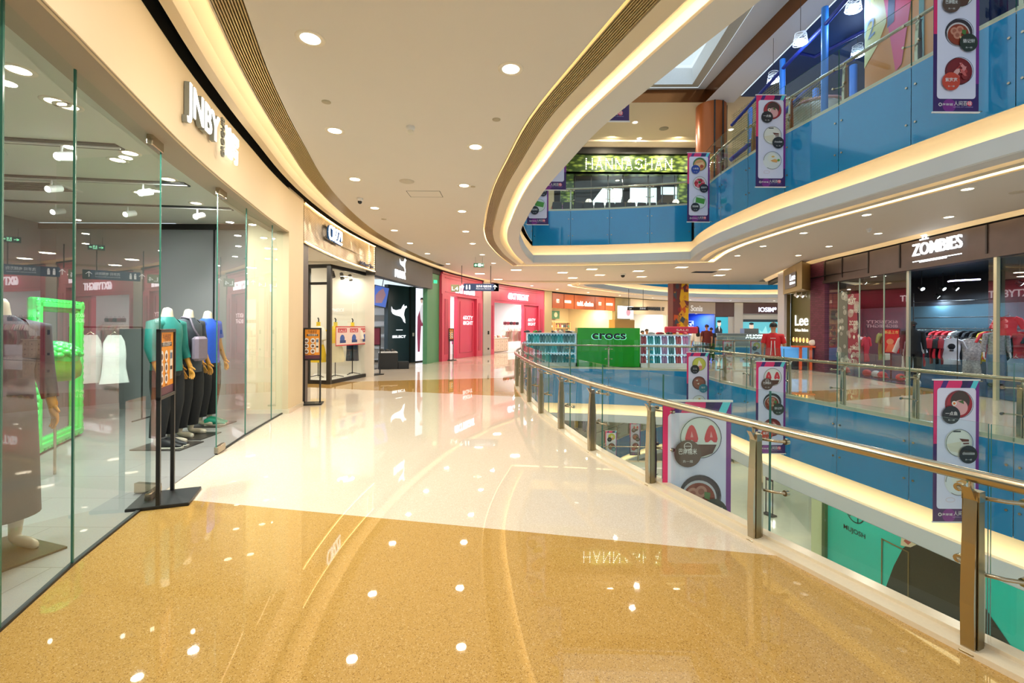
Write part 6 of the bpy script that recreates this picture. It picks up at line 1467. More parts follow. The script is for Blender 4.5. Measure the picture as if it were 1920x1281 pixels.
v = Q(1213, 640, 20.0); figure('person', 'person in a white top bending behind the kiosk shelves', 'person', (v.x, v.y, 0), .3, 1.52, SKN, M('#e9e4df', .8), BLACKC, BLK, HAIRB, sleeve=1.3)
v = Q(1205, 640, 20.2); figure('person', 'small person in a red top beside the white-topped one behind the kiosk', 'person', (v.x, v.y, 0), .5, 1.45, SKN, M('#c8404a', .8), BLACKC, BLK, HAIRB)
v = P(1096, 782, -6.15); v = Q(1096, 700, 34); figure('person', 'person in a salmon top and dark trousers on the floor below', 'person', (v.x, 34, -6.15), PI*.8, 1.72, SKN, M('#e0957a', .8), M('#3c4148', .8), BLK, HAIRB, stride=.08)
v = Q(1081, 700, 34.6); figure('person', 'person in yellow on the floor below beside the salmon top', 'person', (v.x, 34.6, -6.15), .4, 1.5, SKN, M('#e8c230', .8), M('#e8c230', .8), BLK, HAIRB)
# lower shops behind them
a = MB(M('#b7b09a', .5, noise=.05)); q0_, q1_ = Q(1050, 700, 40), Q(1180, 700, 40)

# ================= hanging food banners =================
PUR = M('#3b2161', .5, noise=.1, scale=3); PNK = M('#e0306e', .5, noise=.05); PAPER = M('#e3dff0', .5, noise=0); TEALB = M('#5fd0dc', .5, noise=0); MAGD = M('#7b2a86', .5)
def rrect(m, x0, z0, x1, z1, r, y, mat):
    pts = []
    for cx, cz, a0 in ((x1-r, z1-r, 0), (x0+r, z1-r, PI/2), (x0+r, z0+r, PI), (x1-r, z0+r, 1.5*PI)):
        for k in range(6): pts.append((cx+r*math.cos(a0+k*PI/10), cz+r*math.sin(a0+k*PI/10)))
    m.poly(pts, y, mat)
def dish(m, kind, cx, cz, r, y, sgn=1):
    c = lambda h, **k: M(h, .5, noise=0, **k)
    T = None; y2 = y-.0015; f = lambda i: y-.0015*i
    if kind == 'strawberry':
        m.disc(cx, cz, r, y, c('#dfe3dc')); m.poly([(cx-r*.9, cz-.35*r), (cx+r*.8, cz-.35*r), (cx+r*.6, cz-.78*r), (cx, cz-.98*r), (cx-r*.6, cz-.78*r)], f(1), c('#5a3a2e'))
        for sx in (-.42, .52):
            px = cx+sx*r; m.poly([(px, cz+.60*r), (px+.10*r, cz+.54*r), (px+.20*r, cz+.36*r), (px+.28*r, cz+.12*r), (px+.32*r, cz-.08*r), (px+.27*r, cz-.24*r), (px+.14*r, cz-.24*r), (px, cz-.12*r), (px-.14*r, cz-.24*r), (px-.27*r, cz-.24*r), (px-.32*r, cz-.08*r), (px-.28*r, cz+.12*r), (px-.20*r, cz+.36*r), (px-.10*r, cz+.54*r)], f(2), c('#cf3b45')); m.poly([(px, cz+.30*r), (px+.08*r, cz), (px-.06*r, cz)], f(3), c('#e8a0a0'))
    elif kind == 'ramen':
        m.disc(cx, cz, r, y, c('#3a3138')); m.disc(cx-.05*r, cz-.12*r, r*.86, f(1), c('#cfc8c8')); m.disc(cx-.05*r, cz-.16*r, r*.78, f(2), c('#8f3a22'))
        for k, (dx, dz) in enumerate(((-.35, .1), (.05, .2), (-.15, -.2))): m.disc(cx+dx*r, cz+dz*r, r*.28, f(3+k), c('#c98a72')); m.disc(cx+dx*r, cz+dz*r, r*.15, f(4+k), c('#a9604a'))
        m.poly([(cx+.2*r, cz+.2*r), (cx+.5*r, cz+.15*r), (cx+.45*r, cz-.2*r), (cx+.2*r, cz-.1*r)], f(7), c('#4f7a3a')); m.poly([(cx, cz-.3*r), (cx+.35*r, cz-.35*r), (cx+.1*r, cz-.6*r)], f(8), c('#e4cf9a'))
    elif kind == 'meat':
        m.disc(cx, cz, r, y, c('#7c1f1f'))
        for k in range(9): a_ = .9*k; m.poly([(cx+r*(.1+.3*math.cos(a_))+r*.42*math.cos(j*1.05+a_)*.6, cz+r*.38*math.sin(a_*1.7)+r*.28*math.sin(j*1.05)) for j in range(6)], f(1+k), c(['#b5403a', '#d98a86', '#8f2a24', '#c9605a', '#e0a8a0'][k % 5]))
    elif kind == 'beef':
        m.disc(cx, cz, r, y, c('#e8e4e0'))
        for k in range(10): a_ = .63*k; m.disc(cx+.5*r*math.cos(a_), cz+.42*r*math.sin(a_), r*.30, f(1+k*.3), c(['#c8303e', '#e0808a', '#b02030'][k % 3]))
        m.disc(cx, cz+.15*r, r*.2, f(5), c('#3a6a34'))
    elif kind == 'bowl':
        m.disc(cx, cz, r, y, c('#a8323c')); m.disc(cx+.1*r, cz+.25*r, r*.70, f(1), c('#4a3a36')); m.disc(cx+.1*r, cz-.25*r, r*.55, f(2), c('#e0a8a8')); m.disc(cx-.35*r, cz+.05*r, r*.18, f(3), c('#f0e8dc')); m.disc(cx-.35*r, cz+.05*r, r*.09, f(4), c('#d9742a')); m.poly([(cx-.1*r, cz+.2*r), (cx+.3*r, cz+.3*r), (cx+.35*r, cz)], f(5), c('#4f6a3a'))
    elif kind == 'cake':
        m.disc(cx, cz, r, y, c('#ece7da')); m.poly([(cx-.9*r, cz-.1*r), (cx+.2*r, cz+.1*r), (cx+.1*r, cz-.75*r), (cx-.6*r, cz-.6*r)], f(1), c('#e3d9bf')); m.poly([(cx+.05*r, cz+.32*r), (cx+.75*r, cz+.25*r), (cx+.75*r, cz+.1*r), (cx+.25*r, cz+.08*r)], f(2), c('#6b3a30')); m.poly([(cx+.3*r, cz+.0*r), (cx+.75*r, cz+.02*r), (cx+.75*r, cz-.08*r), (cx+.35*r, cz-.1*r)], f(3), c('#6b3a30')); m.rect(cx-.4*r, cz+.78*r, cx+.15*r, cz+.88*r, f(2), c('#2a2a2e'))
    elif kind == 'pancake':
        m.disc(cx, cz, r, y, c('#e9e6e0')); m.disc(cx+.0*r, cz+.25*r, r*.5, f(1), c('#eee8d8')); m.disc(cx+.1*r, cz+.45*r, r*.18, f(2), c('#e0b060'), rz=r*.10); m.poly([(cx-.2*r, cz), (cx+.3*r, cz+.18*r), (cx+.7*r, cz+.05*r), (cx+.5*r, cz-.22*r), (cx+.1*r, cz-.15*r)], f(3), c('#e8a860')); m.disc(cx+.72*r, cz+.05*r, r*.14, f(4), c('#6aa84a'))
    elif kind == 'lemon':
        m.disc(cx, cz, r, y, c('#c9cc5a')); m.poly([(cx-.3*r, cz-.4*r), (cx, cz+.6*r), (cx+.45*r, cz-.1*r), (cx+.3*r, cz-.7*r)], f(1), c('#efe6d8')); m.disc(cx+.2*r, cz-.5*r, r*.3, f(2), c('#e0907a'))
    elif kind == 'green':
        m.disc(cx, cz, r, y, c('#dfe8e0')); m.poly([(cx-.5*r, cz+.75*r), (cx+.85*r, cz+.45*r), (cx+.7*r, cz-.3*r), (cx-.55*r, cz-.05*r)], f(1), c('#4f9a3c')); m.poly([(cx-.5*r, cz+.1*r), (cx-.5*r, cz+.75*r), (cx-.6*r, cz-.3*r)], f(2), c('#3f7f30'))
    elif kind == 'noodle':
        m.disc(cx, cz, r, y, c('#3f7a3a')); m.disc(cx, cz-.1*r, r*.85, f(1), c('#d99a60')); m.poly([(cx-.6*r, cz+.1*r), (cx+.5*r, cz+.35*r), (cx+.7*r, cz-.1*r), (cx-.3*r, cz-.5*r)], f(2), c('#efc48a')); m.disc(cx+.3*r, cz-.3*r, r*.25, f(3), c('#b5482a'))
    elif kind == 'soup':
        m.disc(cx, cz, r, y, c('#7a4a42')); m.disc(cx, cz-.05*r, r*.8, f(1), c('#9a5a44')); [m.poly([(cx+dx*r, cz+dz*r), (cx+(dx+.35)*r, cz+(dz+.12)*r), (cx+(dx+.3)*r, cz+(dz-.15)*r)], f(2+i), c('#e9dcc8')) for i, (dx, dz) in enumerate(((-.5, .4), (-.3, -.1), (.1, -.35)))]
    m.ring(cx, cz, r, r*.035, f(12), c('#26323e'), a0=(-2.2 if kind == 'pancake' else 0), a1=(PI*1.0 if kind == 'pancake' else 2*PI), seg=36)
def banner(label, px, Y, ztop, items, w_=.68, h_=2.13, mirror=False, rz=0.0, ffx=0.0, edge=None):
    """items: (dish, badge colour, badge side, text) from the top down"""
    x = Q(px, 640, Y).x
    r_ = empty('hanging_banner', label, 'banner', (x, Y, ztop-h_), rz)
    m = MB(PUR); m.box((0, .004, h_/2), (w_, .006, h_), PUR); hw = w_/2
    m.rect(-hw, h_*.55, -hw+.06, h_, -.0005, PNK); m.rect(-hw, h_-.15, hw*.25, h_, -.0007, PNK)
    for k in range(4): x0_ = -hw+.08+.15*k; m.poly([(x0_, h_-.16), (x0_+.08, h_-.16), (x0_+.15, h_), (x0_+.07, h_)], -.001-.0002*k, [M('#4a2a7a', .5), PNK, M('#2c2452', .5), TEALB][k])
    m.rect(hw-.05, h_*.2, hw, h_, -.0012, MAGD)
    m.disc(-hw*.3, .10, .10, -.0008, MAGD)
    rrect(m, -hw+.05, .20, hw-.05, h_-.12, .05, -.003, PAPER)
    m.build('cloth_print', r_)
    sg = -1 if mirror else 1; m = MB(PAPER); R_ = .205
    for k, (kind, bc, sd, tx) in enumerate(items):
        cz = h_-.36-.58*k; dish(m, kind, .03*sg, cz, R_, -.006)
        if bc:
            bx, bz = (.03-.13*sd)*sg, cz-.16 if kind != 'cake' else cz-.17; br = .135
            m.disc(bx, bz, br, -.026, M(bc, .5, noise=0)); 
            Tm = Matrix.Translation((bx, 0, bz)) @ Matrix.Diagonal((sg, 1, 1, 1))
            m.text(tx, 0, .0, .062, -.029, WHITE, 0, T=Tm, wid=.18 if len(tx) > 2 else .13, bold=.006)
            m.text('负一层', 0, -.085, .026, -.029, WHITE, 0, T=Tm, wid=.10)
            if tx in ('西贡', '巴南糯米'): m.ring(bx, bz+.075, .04, .006, -.029, WHITE, seg=20); m.line([(bx-.03, bz+.075), (bx+.03, bz+.075)], .005, -.029, WHITE)
        else: m.ring(-.10*sg, cz-.27, .07, .003, -.02, M('#c98a5a', .5), rz=.035, seg=24)
    m.text('人间百味', .10*sg, .105, .075, -.004, WHITE, 0, wid=.27, bold=.004); m.disc(.20*sg, .13, .04, -.0035, M('#e8365a', .5)); m.text('CENTRAL CITY OPENING', .10*sg, .07, .022, -.004, M('#b9a8d8', .5), 0, wid=.30)
    m.ring(-.24*sg, .115, .026, .010, -.004, WHITE, seg=18); m.text('海岸城', -.13*sg, .10, .04, -.004, WHITE, 0, wid=.16, bold=.006); m.build('dish_pictures', r_)
    m = MB(WHITE); m.box((0, .004, 0), (w_+.03, .02, .02)); m.box((0, .004, h_), (w_+.03, .02, .02)); m.build('batten', r_)
    m = MB(STEEL)
    for z_ in (.02, h_-.02):
        ex_ = (edge if edge is not None else hw+.05); m.cyl((-hw if ex_ < 0 else hw, .01, z_), (ex_, .01, z_), .008, seg=6)
    m.build('bracket', r_)
    return r_
I1 = [('strawberry', '#5a463c', 1, '巴南糯米'), ('ramen', '#2b3327', -1, '骆记轩'), ('meat', '#c4452e', 1, '紫宽宽')]
I2 = [('bowl', '#2a2a2e', 1, '一点鱼'), ('cake', '#2b2d30', -1, 'chocolate'), ('pancake', None, 0, '')]
I3 = [('lemon', '#23262b', 1, '三么'), ('soup', '#2a7f92', -1, '糯客'), ('pancake', None, 0, '')]
I4 = [('noodle', '#27429a', 1, '小鲜渔'), ('beef', '#2a2a34', -1, '好好牛'), ('green', '#2c2c32', 1, '西西弗糕')]
banner('large strawberry banner seen through the nearest glass, mirrored lettering', 1308, 4.57, .87, I1, mirror=False, edge=-.5)
banner('strawberry banner hanging over the void in front of the tall steel post', 1446, 10.6, .83, I1, edge=.45)
banner('bowl and cake banner hanging across the void in front of the streetwear shop', 1794, 6.87, .84, I2, edge=.40)
banner('lemon dessert banner hanging across the void below the kiosk', 1309, 14.1, .84, I3, edge=.5)
banner('upper bowl and cake banner in front of the blue playground', 1443, 10.6, 6.99, I2, edge=.45)
banner('upper strawberry banner cut by the top of the picture', 1790, 6.87, 6.98, I1, edge=.40)
banner('upper noodle banner in front of the copper column', 1308, 14.1, 6.98, I4, edge=.5)
banner('upper banner with green dish partly hidden behind the curved ceiling lip', 1007, 14.6, 6.98, I4, edge=-.5)
banner('upper banner second behind the curved ceiling lip, only its foot showing', 1033, 10.9, 6.98, I3, edge=-.5)
banner('upper banner of which just a purple corner shows beside the ceiling lip', 1137, 7.24, 6.98, I2, edge=-.5)
for k, (px, Yb, it) in enumerate([(1147, 27.5, I3), (1192, 29.5, I1)]):
    zt_ = zof(px, 808 if k == 0 else 792, Yb); banner('small distant banner on the floor below, '+('with lemon dish, nearer the steel post' if k == 0 else 'with strawberry dish, beside the food mural'), px, Yb, zt_, it, edge=.4)
for k, (px, py, it) in enumerate([(1366, 655, I1), (1418, 655, I3)]):
    banner('small banner at the far second void on our floor, '+('strawberry one' if k == 0 else 'lemon one'), px, 27.2, zof(px, py-18, 27.2), it, edge=.4)

# ================= one floor down: advertising wall and shops =================
TQ = M('#24b3a2', .4, noise=.03, scale=1)
o, an, wd = front(Vector((9.95, 14.4)), Vector((11.1, 6.4)))
r_ = empty('advertising_wall', 'turquoise advertising wall with a dark-cloaked person, one floor down', 'hoarding', (o.x, o.y, -6.15), an)
m = MB(TQ); m.box((wd/2, .05, 2.05), (wd, .1, 4.1), TQ)
CL = M('#26261f', .5, noise=.08, scale=2)
m.poly([(1.62, 0), (1.9, .6), (2.15, 1.4), (2.4, 2.0), (2.6, 2.25), (3.0, 2.6), (3.3, 3.0), (3.5, 2.7), (3.7, 2.42), (3.9, 2.0), (4.4, 1.4), (4.9, .85), (5.5, .2), (5.6, 0)], -.01, CL)
m.poly([(0.05, .55), (.3, .38), (.7, .2), (1.1, .12), (1.7, .3), (2.4, .4), (5, 0), (0.05, 0)], -.008, CL)
m.poly([(2.34, 2.05), (2.36, 2.35), (2.30, 2.6), (2.6, 2.85), (2.95, 2.7), (2.85, 2.35), (2.6, 2.12)], -.012, M('#c9b99c', .5, noise=.02)); m.poly([(2.42, 2.2), (2.48, 2.3), (2.62, 2.26), (2.54, 2.15)], -.014, M('#9c4840', .5)); m.poly([(2.0, 2.75), (2.25, 2.50), (2.38, 2.52), (2.40, 2.68), (3.0, 2.72), (3.0, 3.1), (2.0, 3.1)], -.015, CL)
m.line([(1.82, .1), (1.82, 1.98), (2.55, 1.97), (2.55, .1)], .035, -.02, M('#6b5a34', .5))
LG = M('#12302d', .5, noise=0); m.ring(.98, 2.36, .30, .03, -.01, LG, rz=.30); m.line([(.80, 2.2), (.90, 2.6), (.97, 2.25), (1.05, 2.6)], .035, -.012, LG); m.line([(1.07, 2.08), (1.07, 2.55)], .03, -.012, LG); m.line([(.88, 2.28), (1.25, 2.32)], .03, -.012, LG); m.text('MUJOSH', .95, 1.74, .19, -.012, LG, 0, wid=.72, bold=.01)
m.build('printed_board', r_)
for x_ in (0, ): m = MB(M('#3c5a3a', .4)); m.box((-.06, 0, 2.05), (.12, .2, 4.1)); m.build('edge_frame', r_)
a = MB(M('#c9d3a8', .35, noise=.03)); a.box((0, 0, -4.1), (.35, .6, 4.1)); struct('wall_lower_pillar', a, loc=(10.15, 14.9, 0), rz=.1)
LSH = [Vector((11.3, 17.4)), Vector((12.0, 20)), Vector((13.4, 24.4))]
m = MB(SGLASS); sweep(m, LSH, normals(LSH, False, -1), [(0, -6.13), (0, -2.6)], SGLASS, False, False); tag(m.build('shop_window'), 'glass shopfront on the floor below beyond the turquoise wall', 'shop window')
a = MB(M('#dfe3c6', .5)); sweep(a, [v+Vector((2.6, 0)) for v in LSH], normals(LSH, False, -1), [(0, -6.15), (0, -2.05)], None, False, False); sweep(a, LSH, normals(LSH, False, -1), [(0, -2.6), (0, -2.05)], None, False, False); struct('wall_lower_shop', a)
stand_ = stand((10.7, 19.0, -6.13), -1.2, 'tall black poster stand on the floor below before the glass shopfront', 2.2, .35, .8, False, (.5, .3))
for k in range(5):
    garment('hanging_garment', 'garment hanging behind the glass shopfront on the floor below, %s from the turquoise wall' % ORD[k], 'clothing', (13.2+.25*k, 19.2+.9*k, -4.5), .8, M(['#d8a8a0', '#b8404a', '#e9e2d8', '#c9606a', '#e2d8c8'][k], .8), h_=1.0, group='garments one floor down')
# lower far hall: shops glimpsed beneath the kiosk
for k, (x0_, x1_, c_) in enumerate([(-3, 2, '#cfc6b8'), (2.2, 6, '#8fa0a0'), (6.2, 10.5, '#d9d2c4'), (10.7, 15, '#b8a890')]):
    a = MB(M(c_, .5, noise=.1)); a.box(((x0_+x1_)/2, 42-.3*k, -4.1), (x1_-x0_, .3, 4.1)); a.box(((x0_+x1_)/2, 41.8-.3*k, -5.0), ((x1_-x0_)*.7, .1, 2.2), M(['#f2ead8', '#3a5a70', '#f0e0c0', '#e8e4dc'][k], .3)); struct('wall_lower_front', a)
x0_, x1_ = Q(1178, 860, 24).x, Q(1262, 860, 24).x
r_ = empty('food_mural', 'large food picture with blossom pattern on the lowest floor', 'mural', (x0_, 24, -10.2), 0)
m = MB(M('#ece8e4', .5)); W2 = (x1_-x0_)*1.5; m.box((W2/2, .1, 2.2), (W2, .2, 4.4)); m.disc(W2*.5, 1.2, W2*.45, -.02, M('#a86a50', .5), rz=1.6); m.disc(W2*.3, 1.2, W2*.2, -.03, M('#7a9a40', .5), rz=.8); m.disc(W2*.6, 1.5, W2*.16, -.035, M('#c98a60', .5), rz=.6); m.disc(W2*.7, 1.0, W2*.16, -.04, M('#e9dcc0', .5), rz=.6); rr = random.Random(8)
for k in range(26): x_, z_ = rr.uniform(.05, .95)*W2, rr.uniform(3.0, 4.25); m.poly([(x_+.12*math.cos(j*1.7), z_+.07*math.sin(j*1.7+k)) for j in range(3)], -.02-.0005*k, M(['#2f4a34', '#b03a3a', '#34506a'][k % 3], .5))
m.build('print', r_)

# ================= one floor up: restaurant, column, playground =================
RY = 22.0
LEAF = None
def leaf_mat():
    mm = bpy.data.materials.new('green_leaf_panels'); mm.use_nodes = True; nt = mm.node_tree; b = nt.nodes['Principled BSDF']
    v_ = nt.nodes.new('ShaderNodeTexVoronoi'); v_.inputs['Scale'].default_value = 5; tc = nt.nodes.new('ShaderNodeTexCoord'); mp = nt.nodes.new('ShaderNodeMapping'); mp.inputs['Scale'].default_value = (.6, 1, 1.4)
    nt.links.new(tc.outputs['Object'], mp.inputs[0]); nt.links.new(mp.outputs[0], v_.inputs['Vector']); cr = nt.nodes.new('ShaderNodeValToRGB'); nt.links.new(v_.outputs['Distance'], cr.inputs[0])
    cr.color_ramp.elements[0].color = (*lin('#a9c75a'), 1); cr.color_ramp.elements[1].color = (*lin('#2c4519'), 1); cr.color_ramp.elements[1].position = .55
    nt.links.new(cr.outputs[0], b.inputs['Base Color']); b.inputs['Roughness'].default_value = .35; b.inputs['Metallic'].default_value = .3; return mm
LEAF = leaf_mat()
def UP(px, py, Y=RY): return Q(px, py, Y)
x0_, x1_ = UP(1040, 300).x, UP(1292, 300).x
r_ = empty('restaurant_front', 'green leaf-scaled restaurant front with bulb lettering one floor up', 'shop front')
m = MB(LEAF); m.box(((x0_+x1_)/2, RY+.15, 9.42), (x1_-x0_, .3, .95)); m.build('leaf_fascia', r_)
for px in (1064, 1286): m = MB(LEAF); m.box((UP(px, 300).x, RY+.15, 7.6), (.62, .3, 2.9)); m.build('leaf_pillar', r_)
m = MB(M('#15140f', .5)); m.box(((x0_+x1_)/2, RY+.1, 10.05), (x1_-x0_+3, .5, .35)); m.build('dark_head', r_)
m = MB(GLASS); m.rect(UP(1080, 300).x, 6.17, UP(1280, 300).x, 8.95, RY+.2, GLASS); m.build('window_pane', r_)
m = MB(BLK); [m.box((UP(px, 300).x, RY+.2, 7.55), (.04, .05, 2.8)) for px in (1080, 1110, 1142, 1170, 1218, 1245, 1268)]; m.build('window_bars', r_)
# bulb letters
LET = {'H': [(0, 0, 0, 1), (1, 0, 1, 1), (0, .5, 1, .5)], 'A': [(0, 0, .5, 1), (.5, 1, 1, 0), (.25, .4, .75, .4)], 'N': [(0, 0, 0, 1), (0, 1, 1, 0), (1, 0, 1, 1)], 'S': [(1, .85, .5, 1), (.5, 1, 0, .8), (0, .8, .1, .55), (.1, .55, .9, .45), (.9, .45, 1, .2), (1, .2, .5, 0), (.5, 0, 0, .15)]}
BW = M((1, .90, .78), emit=9); m = MB(BW); xs0, xs1 = UP(1095, 300).x, UP(1262, 300).x; word = 'HANNASHAN'; lw = (xs1-xs0)/9
for i, ch in enumerate(word):
    for (ax, az, bx, bz) in LET[ch]:
        L_ = math.hypot((bx-ax)*lw*.62, (bz-az)*.48); n_ = max(2, int(L_/.085))
        for k in range(n_+1): t = k/n_; m.ball((xs0+i*lw+.1+(ax+(bx-ax)*t)*lw*.62, RY-.06, 9.17+(az+(bz-az)*t)*.48), .024, BW, 6, 4)
tag(m.build('bulb_lettering', r_), kind='stuff')
a = MB(M('#8a7a5c', .6)); a.box(((x0_+x1_)/2, RY+5, 8), (x1_-x0_+2, .2, 3.8)); a.box(((x0_+x1_)/2, RY+2.5, 9.0), (x1_-x0_, 5, .1), M('#1d1c1a', .5)); a.box((x0_-4.5, RY+.3, 8.2), (9, .3, 4.1), M('#c9bb96', .6)); struct('wall_restaurant', a)
a = MB(CREAM); a.box(((x0_+x1_)/2+1, RY-.5, 10.21), (x1_-x0_+8, .7, .08)); struct('trim_restaurant_cornice', a)
m = MB(M((.80, .95, 1.0), emit=1.3)); m.poly([(UP(1112, 350, 23.6).x, 7.4), (UP(1112, 350, 23.6).x, 8.1), (UP(1130, 350, 23.6).x, 8.75), (UP(1170, 350, 23.6).x, 8.75), (UP(1160, 350, 23.6).x, 7.4)], 23.65); m.rect(UP(1182, 350, 23.6).x, 7.2, UP(1232, 350, 23.6).x, 8.8, 23.65); m.rect(UP(1240, 350, 23.6).x, 8.45, UP(1276, 350, 23.6).x, 8.85, 23.65); tag(m.build('window_painted_glow'), kind='structure')  # glowing shapes added behind the pane to imitate bright reflections in it
[lamp('AREA', (x_, RY-1.3, 10.2), 60, (1, .85, .6), .3, rot=(.5, 0, 0)) for x_ in (4.5, 7.5)]; downlight(Vector(((x0_+x1_)/2, RY+.9, 8.93)), 'downlight inside the restaurant', 60, .1, group='lights inside the restaurant')
CH = None
for i in range(13):
    px = 1043+ i*19.5; vv = UP(px, 388, 20.2)
    if i == 0:
        CH = empty('dining_chair', 'black restaurant chair in the row along the upper balustrade, first from the ceiling lip', 'chair', (vv.x, vv.y, 6.15), .1, 'black chairs along the upper balustrade')
        m = MB(BLK); m.box((0, 0, .46), (.44, .44, .06), bev=.02); m.build('seat', CH); m = MB(BLK); m.loft([((0, -.20, .50), .20, .025), ((0, -.22, .70), .23, .025), ((0, -.24, .88), .20, .02)], BLK, 12, axis=(0, 0, 1)); m.build('backrest', CH)
        for sx in (-1, 1):
            for sy in (-1, 1): m = MB(BLK); m.cyl((sx*.18, sy*.18, 0), (sx*.17, sy*.17, .44), .015, seg=6); m.build('leg', CH)
    else: copy_tree(CH, (vv.x, vv.y, 6.15), .1*(i % 3), 'black restaurant chair in the row along the upper balustrade, %s from the ceiling lip' % ORD[i])
for i, px in enumerate((1104, 1183, 1267)):
    vv = UP(px, 370, 20.9); r_ = empty('table_lantern', 'lit paper lantern in black frame on the restaurant table, %s from the ceiling lip' % ORD[i], 'lantern', (vv.x, vv.y, 6.90), .3)
    m = MB(M((1, .9, .75), emit=.9)); m.lathe([(.10, .05), (.17, .15), (.17, .42), (.10, .52)], seg=6); m.build('paper_shade', r_); m = MB(BLK)
    for k in range(6): a_ = k*PI/3; m.tube([(.10*math.cos(a_), .10*math.sin(a_), .05), (.175*math.cos(a_), .175*math.sin(a_), .15), (.175*math.cos(a_), .175*math.sin(a_), .42), (.10*math.cos(a_), .10*math.sin(a_), .52)], .008, None, 5)
    m.box((0, 0, .025), (.22, .22, .05)); m.build('frame', r_)
    t_ = empty('dining_table', 'dark restaurant table under the %s paper lantern' % ORD[i], 'table', (vv.x, vv.y, 6.15), 0); m = MB(M('#3a2a20', .4)); m.box((0, 0, .73), (1.2, .7, .04), bev=.01); m.build('table_top', t_); m = MB(BLK); m.cyl((0, 0, 0), (0, 0, .71), .04, seg=8); m.lathe([(.25, 0), (.25, .02), (0, .03)], seg=16); m.build('pedestal', t_)
vv = UP(1047, 375, 20.6); m = MB(M('#d8709a', .5)); [m.ball((.25*math.cos(k*1.05), .05*math.sin(k), .55+.25*math.sin(k*1.05)), (.2, .1, .18), M(['#d8709a', '#b070b8', '#e08a78'][k % 3], .5), 12, 8) for k in range(6)]; m.ball((0, 0, .55), .2); m.cyl((0, 0, 0), (0, 0, .4), .08); tag(m.build('flower_ornament', None, (vv.x, vv.y, 6.16)), 'big pink flower-shaped ornament beside the leaf-scaled pillar', 'ornament')
for i, (px, w_) in enumerate(((1097, .55), (1121, .6))):
    vv = UP(px, 383, 20.55); m = MB(WHITE); m.box((0, 0, .45), (w_*1.2, .04, .9)); m.text('欢迎光临', 0, .70, .12, -.03, M('#b03030', .5), 0, wid=w_*.9); tag(m.build('notice_board', None, (vv.x, vv.y, 6.16)), 'white notice board standing among the restaurant chairs, '+('plain one' if i == 0 else 'the one with red characters'), 'notice board')
# copper column
COP = M('#b5622c', .3, .25, noise=.05, scale=2); vv = UP(1329, 300, 17.9)
r_ = empty('copper_column', 'round copper-coloured column with dark vertical joints one floor up', 'column', (vv.x+.1, 17.95, 6.15))
m = MB(COP); m.lathe([(.56, 0), (.56, 4.1)], seg=32); m.build('cladding', r_); m = MB(M('#2f3331', .4)); [m.box((.565*math.cos(a_), .565*math.sin(a_), 2.05), (.05, .05, 4.1), rz=a_) for a_ in (-1.75, -1.15, -.2, .8, 2.4)]; m.build('joints', r_)
# playground
BP = M('#2f7fd8', .45, noise=.05); NB = M('#1a2f8c', .5); 
def pipe_run(name, label, pts, r, mat):
    r_ = empty(name, label, 'play frame'); m = MB(mat); m.tube(pts, r, mat, 10); m.build('padded_tube', r_); return r_
def U2(px, py, Y): v = Q(px, py, Y); return v
for k, (px, Y, zt_) in enumerate([(1407, 15.0, 8.8), (1467, 12.8, 9.1), (1546, 11.0, 9.3), (1600, 12.2, 8.6), (1530, 13.6, 8.7)]):
    v = Q(px, 200, Y); pipe_run('play_post', 'bright blue padded post of the indoor playground, %s from the copper column' % ORD[k], [(v.x, Y, 6.16), (v.x, Y, zt_)], .075 if k < 3 else .09, BP)
def at3(px, py, Y): return tuple(Q(px, py, Y))
pipe_run('play_beam', 'long sloping dark blue tube over the playground posts', [at3(1372, 235, 15.0), at3(1467, 130, 12.8), at3(1546, 48, 11.0), at3(1600, -15, 10.0)], .05, NB)
pipe_run('play_beam', 'dark blue horizontal tube behind the playground posts', [at3(1500, 100, 14), at3(1528, 106, 14), at3(1626, 55, 12.0)], .05, NB)
pipe_run('play_beam', 'lower blue tube along the playground netting', [at3(1370, 300, 14.4), at3(1430, 250, 13.4), at3(1525, 160, 11.8), at3(1600, 110, 11.0)], .07, NB)
def net(label, pts, z0_, z1_):
    nm = bpy.data.materials.new('netting'); nm.use_nodes = True; nt = nm.node_tree
    for n in list(nt.nodes): nt.nodes.remove(n)
    o_ = nt.nodes.new('ShaderNodeOutputMaterial'); t = nt.nodes.new('ShaderNodeBsdfTransparent'); d = nt.nodes.new('ShaderNodeBsdfDiffuse'); d.inputs[0].default_value = (.25, .22, .12, 1)
    mx = nt.nodes.new('ShaderNodeMixShader'); br = nt.nodes.new('ShaderNodeTexBrick'); tc = nt.nodes.new('ShaderNodeTexCoord'); mp = nt.nodes.new('ShaderNodeMapping'); mp.inputs['Rotation'].default_value = (PI/2, 0, 0)
    nt.links.new(tc.outputs['Object'], mp.inputs[0]); nt.links.new(mp.outputs[0], br.inputs['Vector']); br.offset = 0; br.inputs['Scale'].default_value = 1; br.inputs['Brick Width'].default_value = .07; br.inputs['Row Height'].default_value = .07; br.inputs['Mortar Size'].default_value = .008
    nt.links.new(br.outputs['Fac'], mx.inputs[0]); nt.links.new(t.outputs[0], mx.inputs[1]); nt.links.new(d.outputs[0], mx.inputs[2]); nt.links.new(mx.outputs[0], o_.inputs[0])
    (x0, y0), (x1, y1) = pts; m = MB(nm); L_ = math.hypot(x1-x0, y1-y0); m.rect(0, z0_, L_, z1_, 0, nm); tag(m.build('safety_net', None, (x0, y0, 0), math.atan2(y1-y0, x1-x0)), label, 'net')
vA, vB, vC = Q(1372, 300, 15.0), Q(1467, 200, 12.8), Q(1546, 150, 11.0)
net('fine playground netting between the first two blue posts', ((vA.x, 15.0), (vB.x, 12.8)), 6.2, 8.6); net('fine playground netting between the second and third blue posts', ((vB.x, 12.8), (vC.x, 11.0)), 6.2, 7.7)
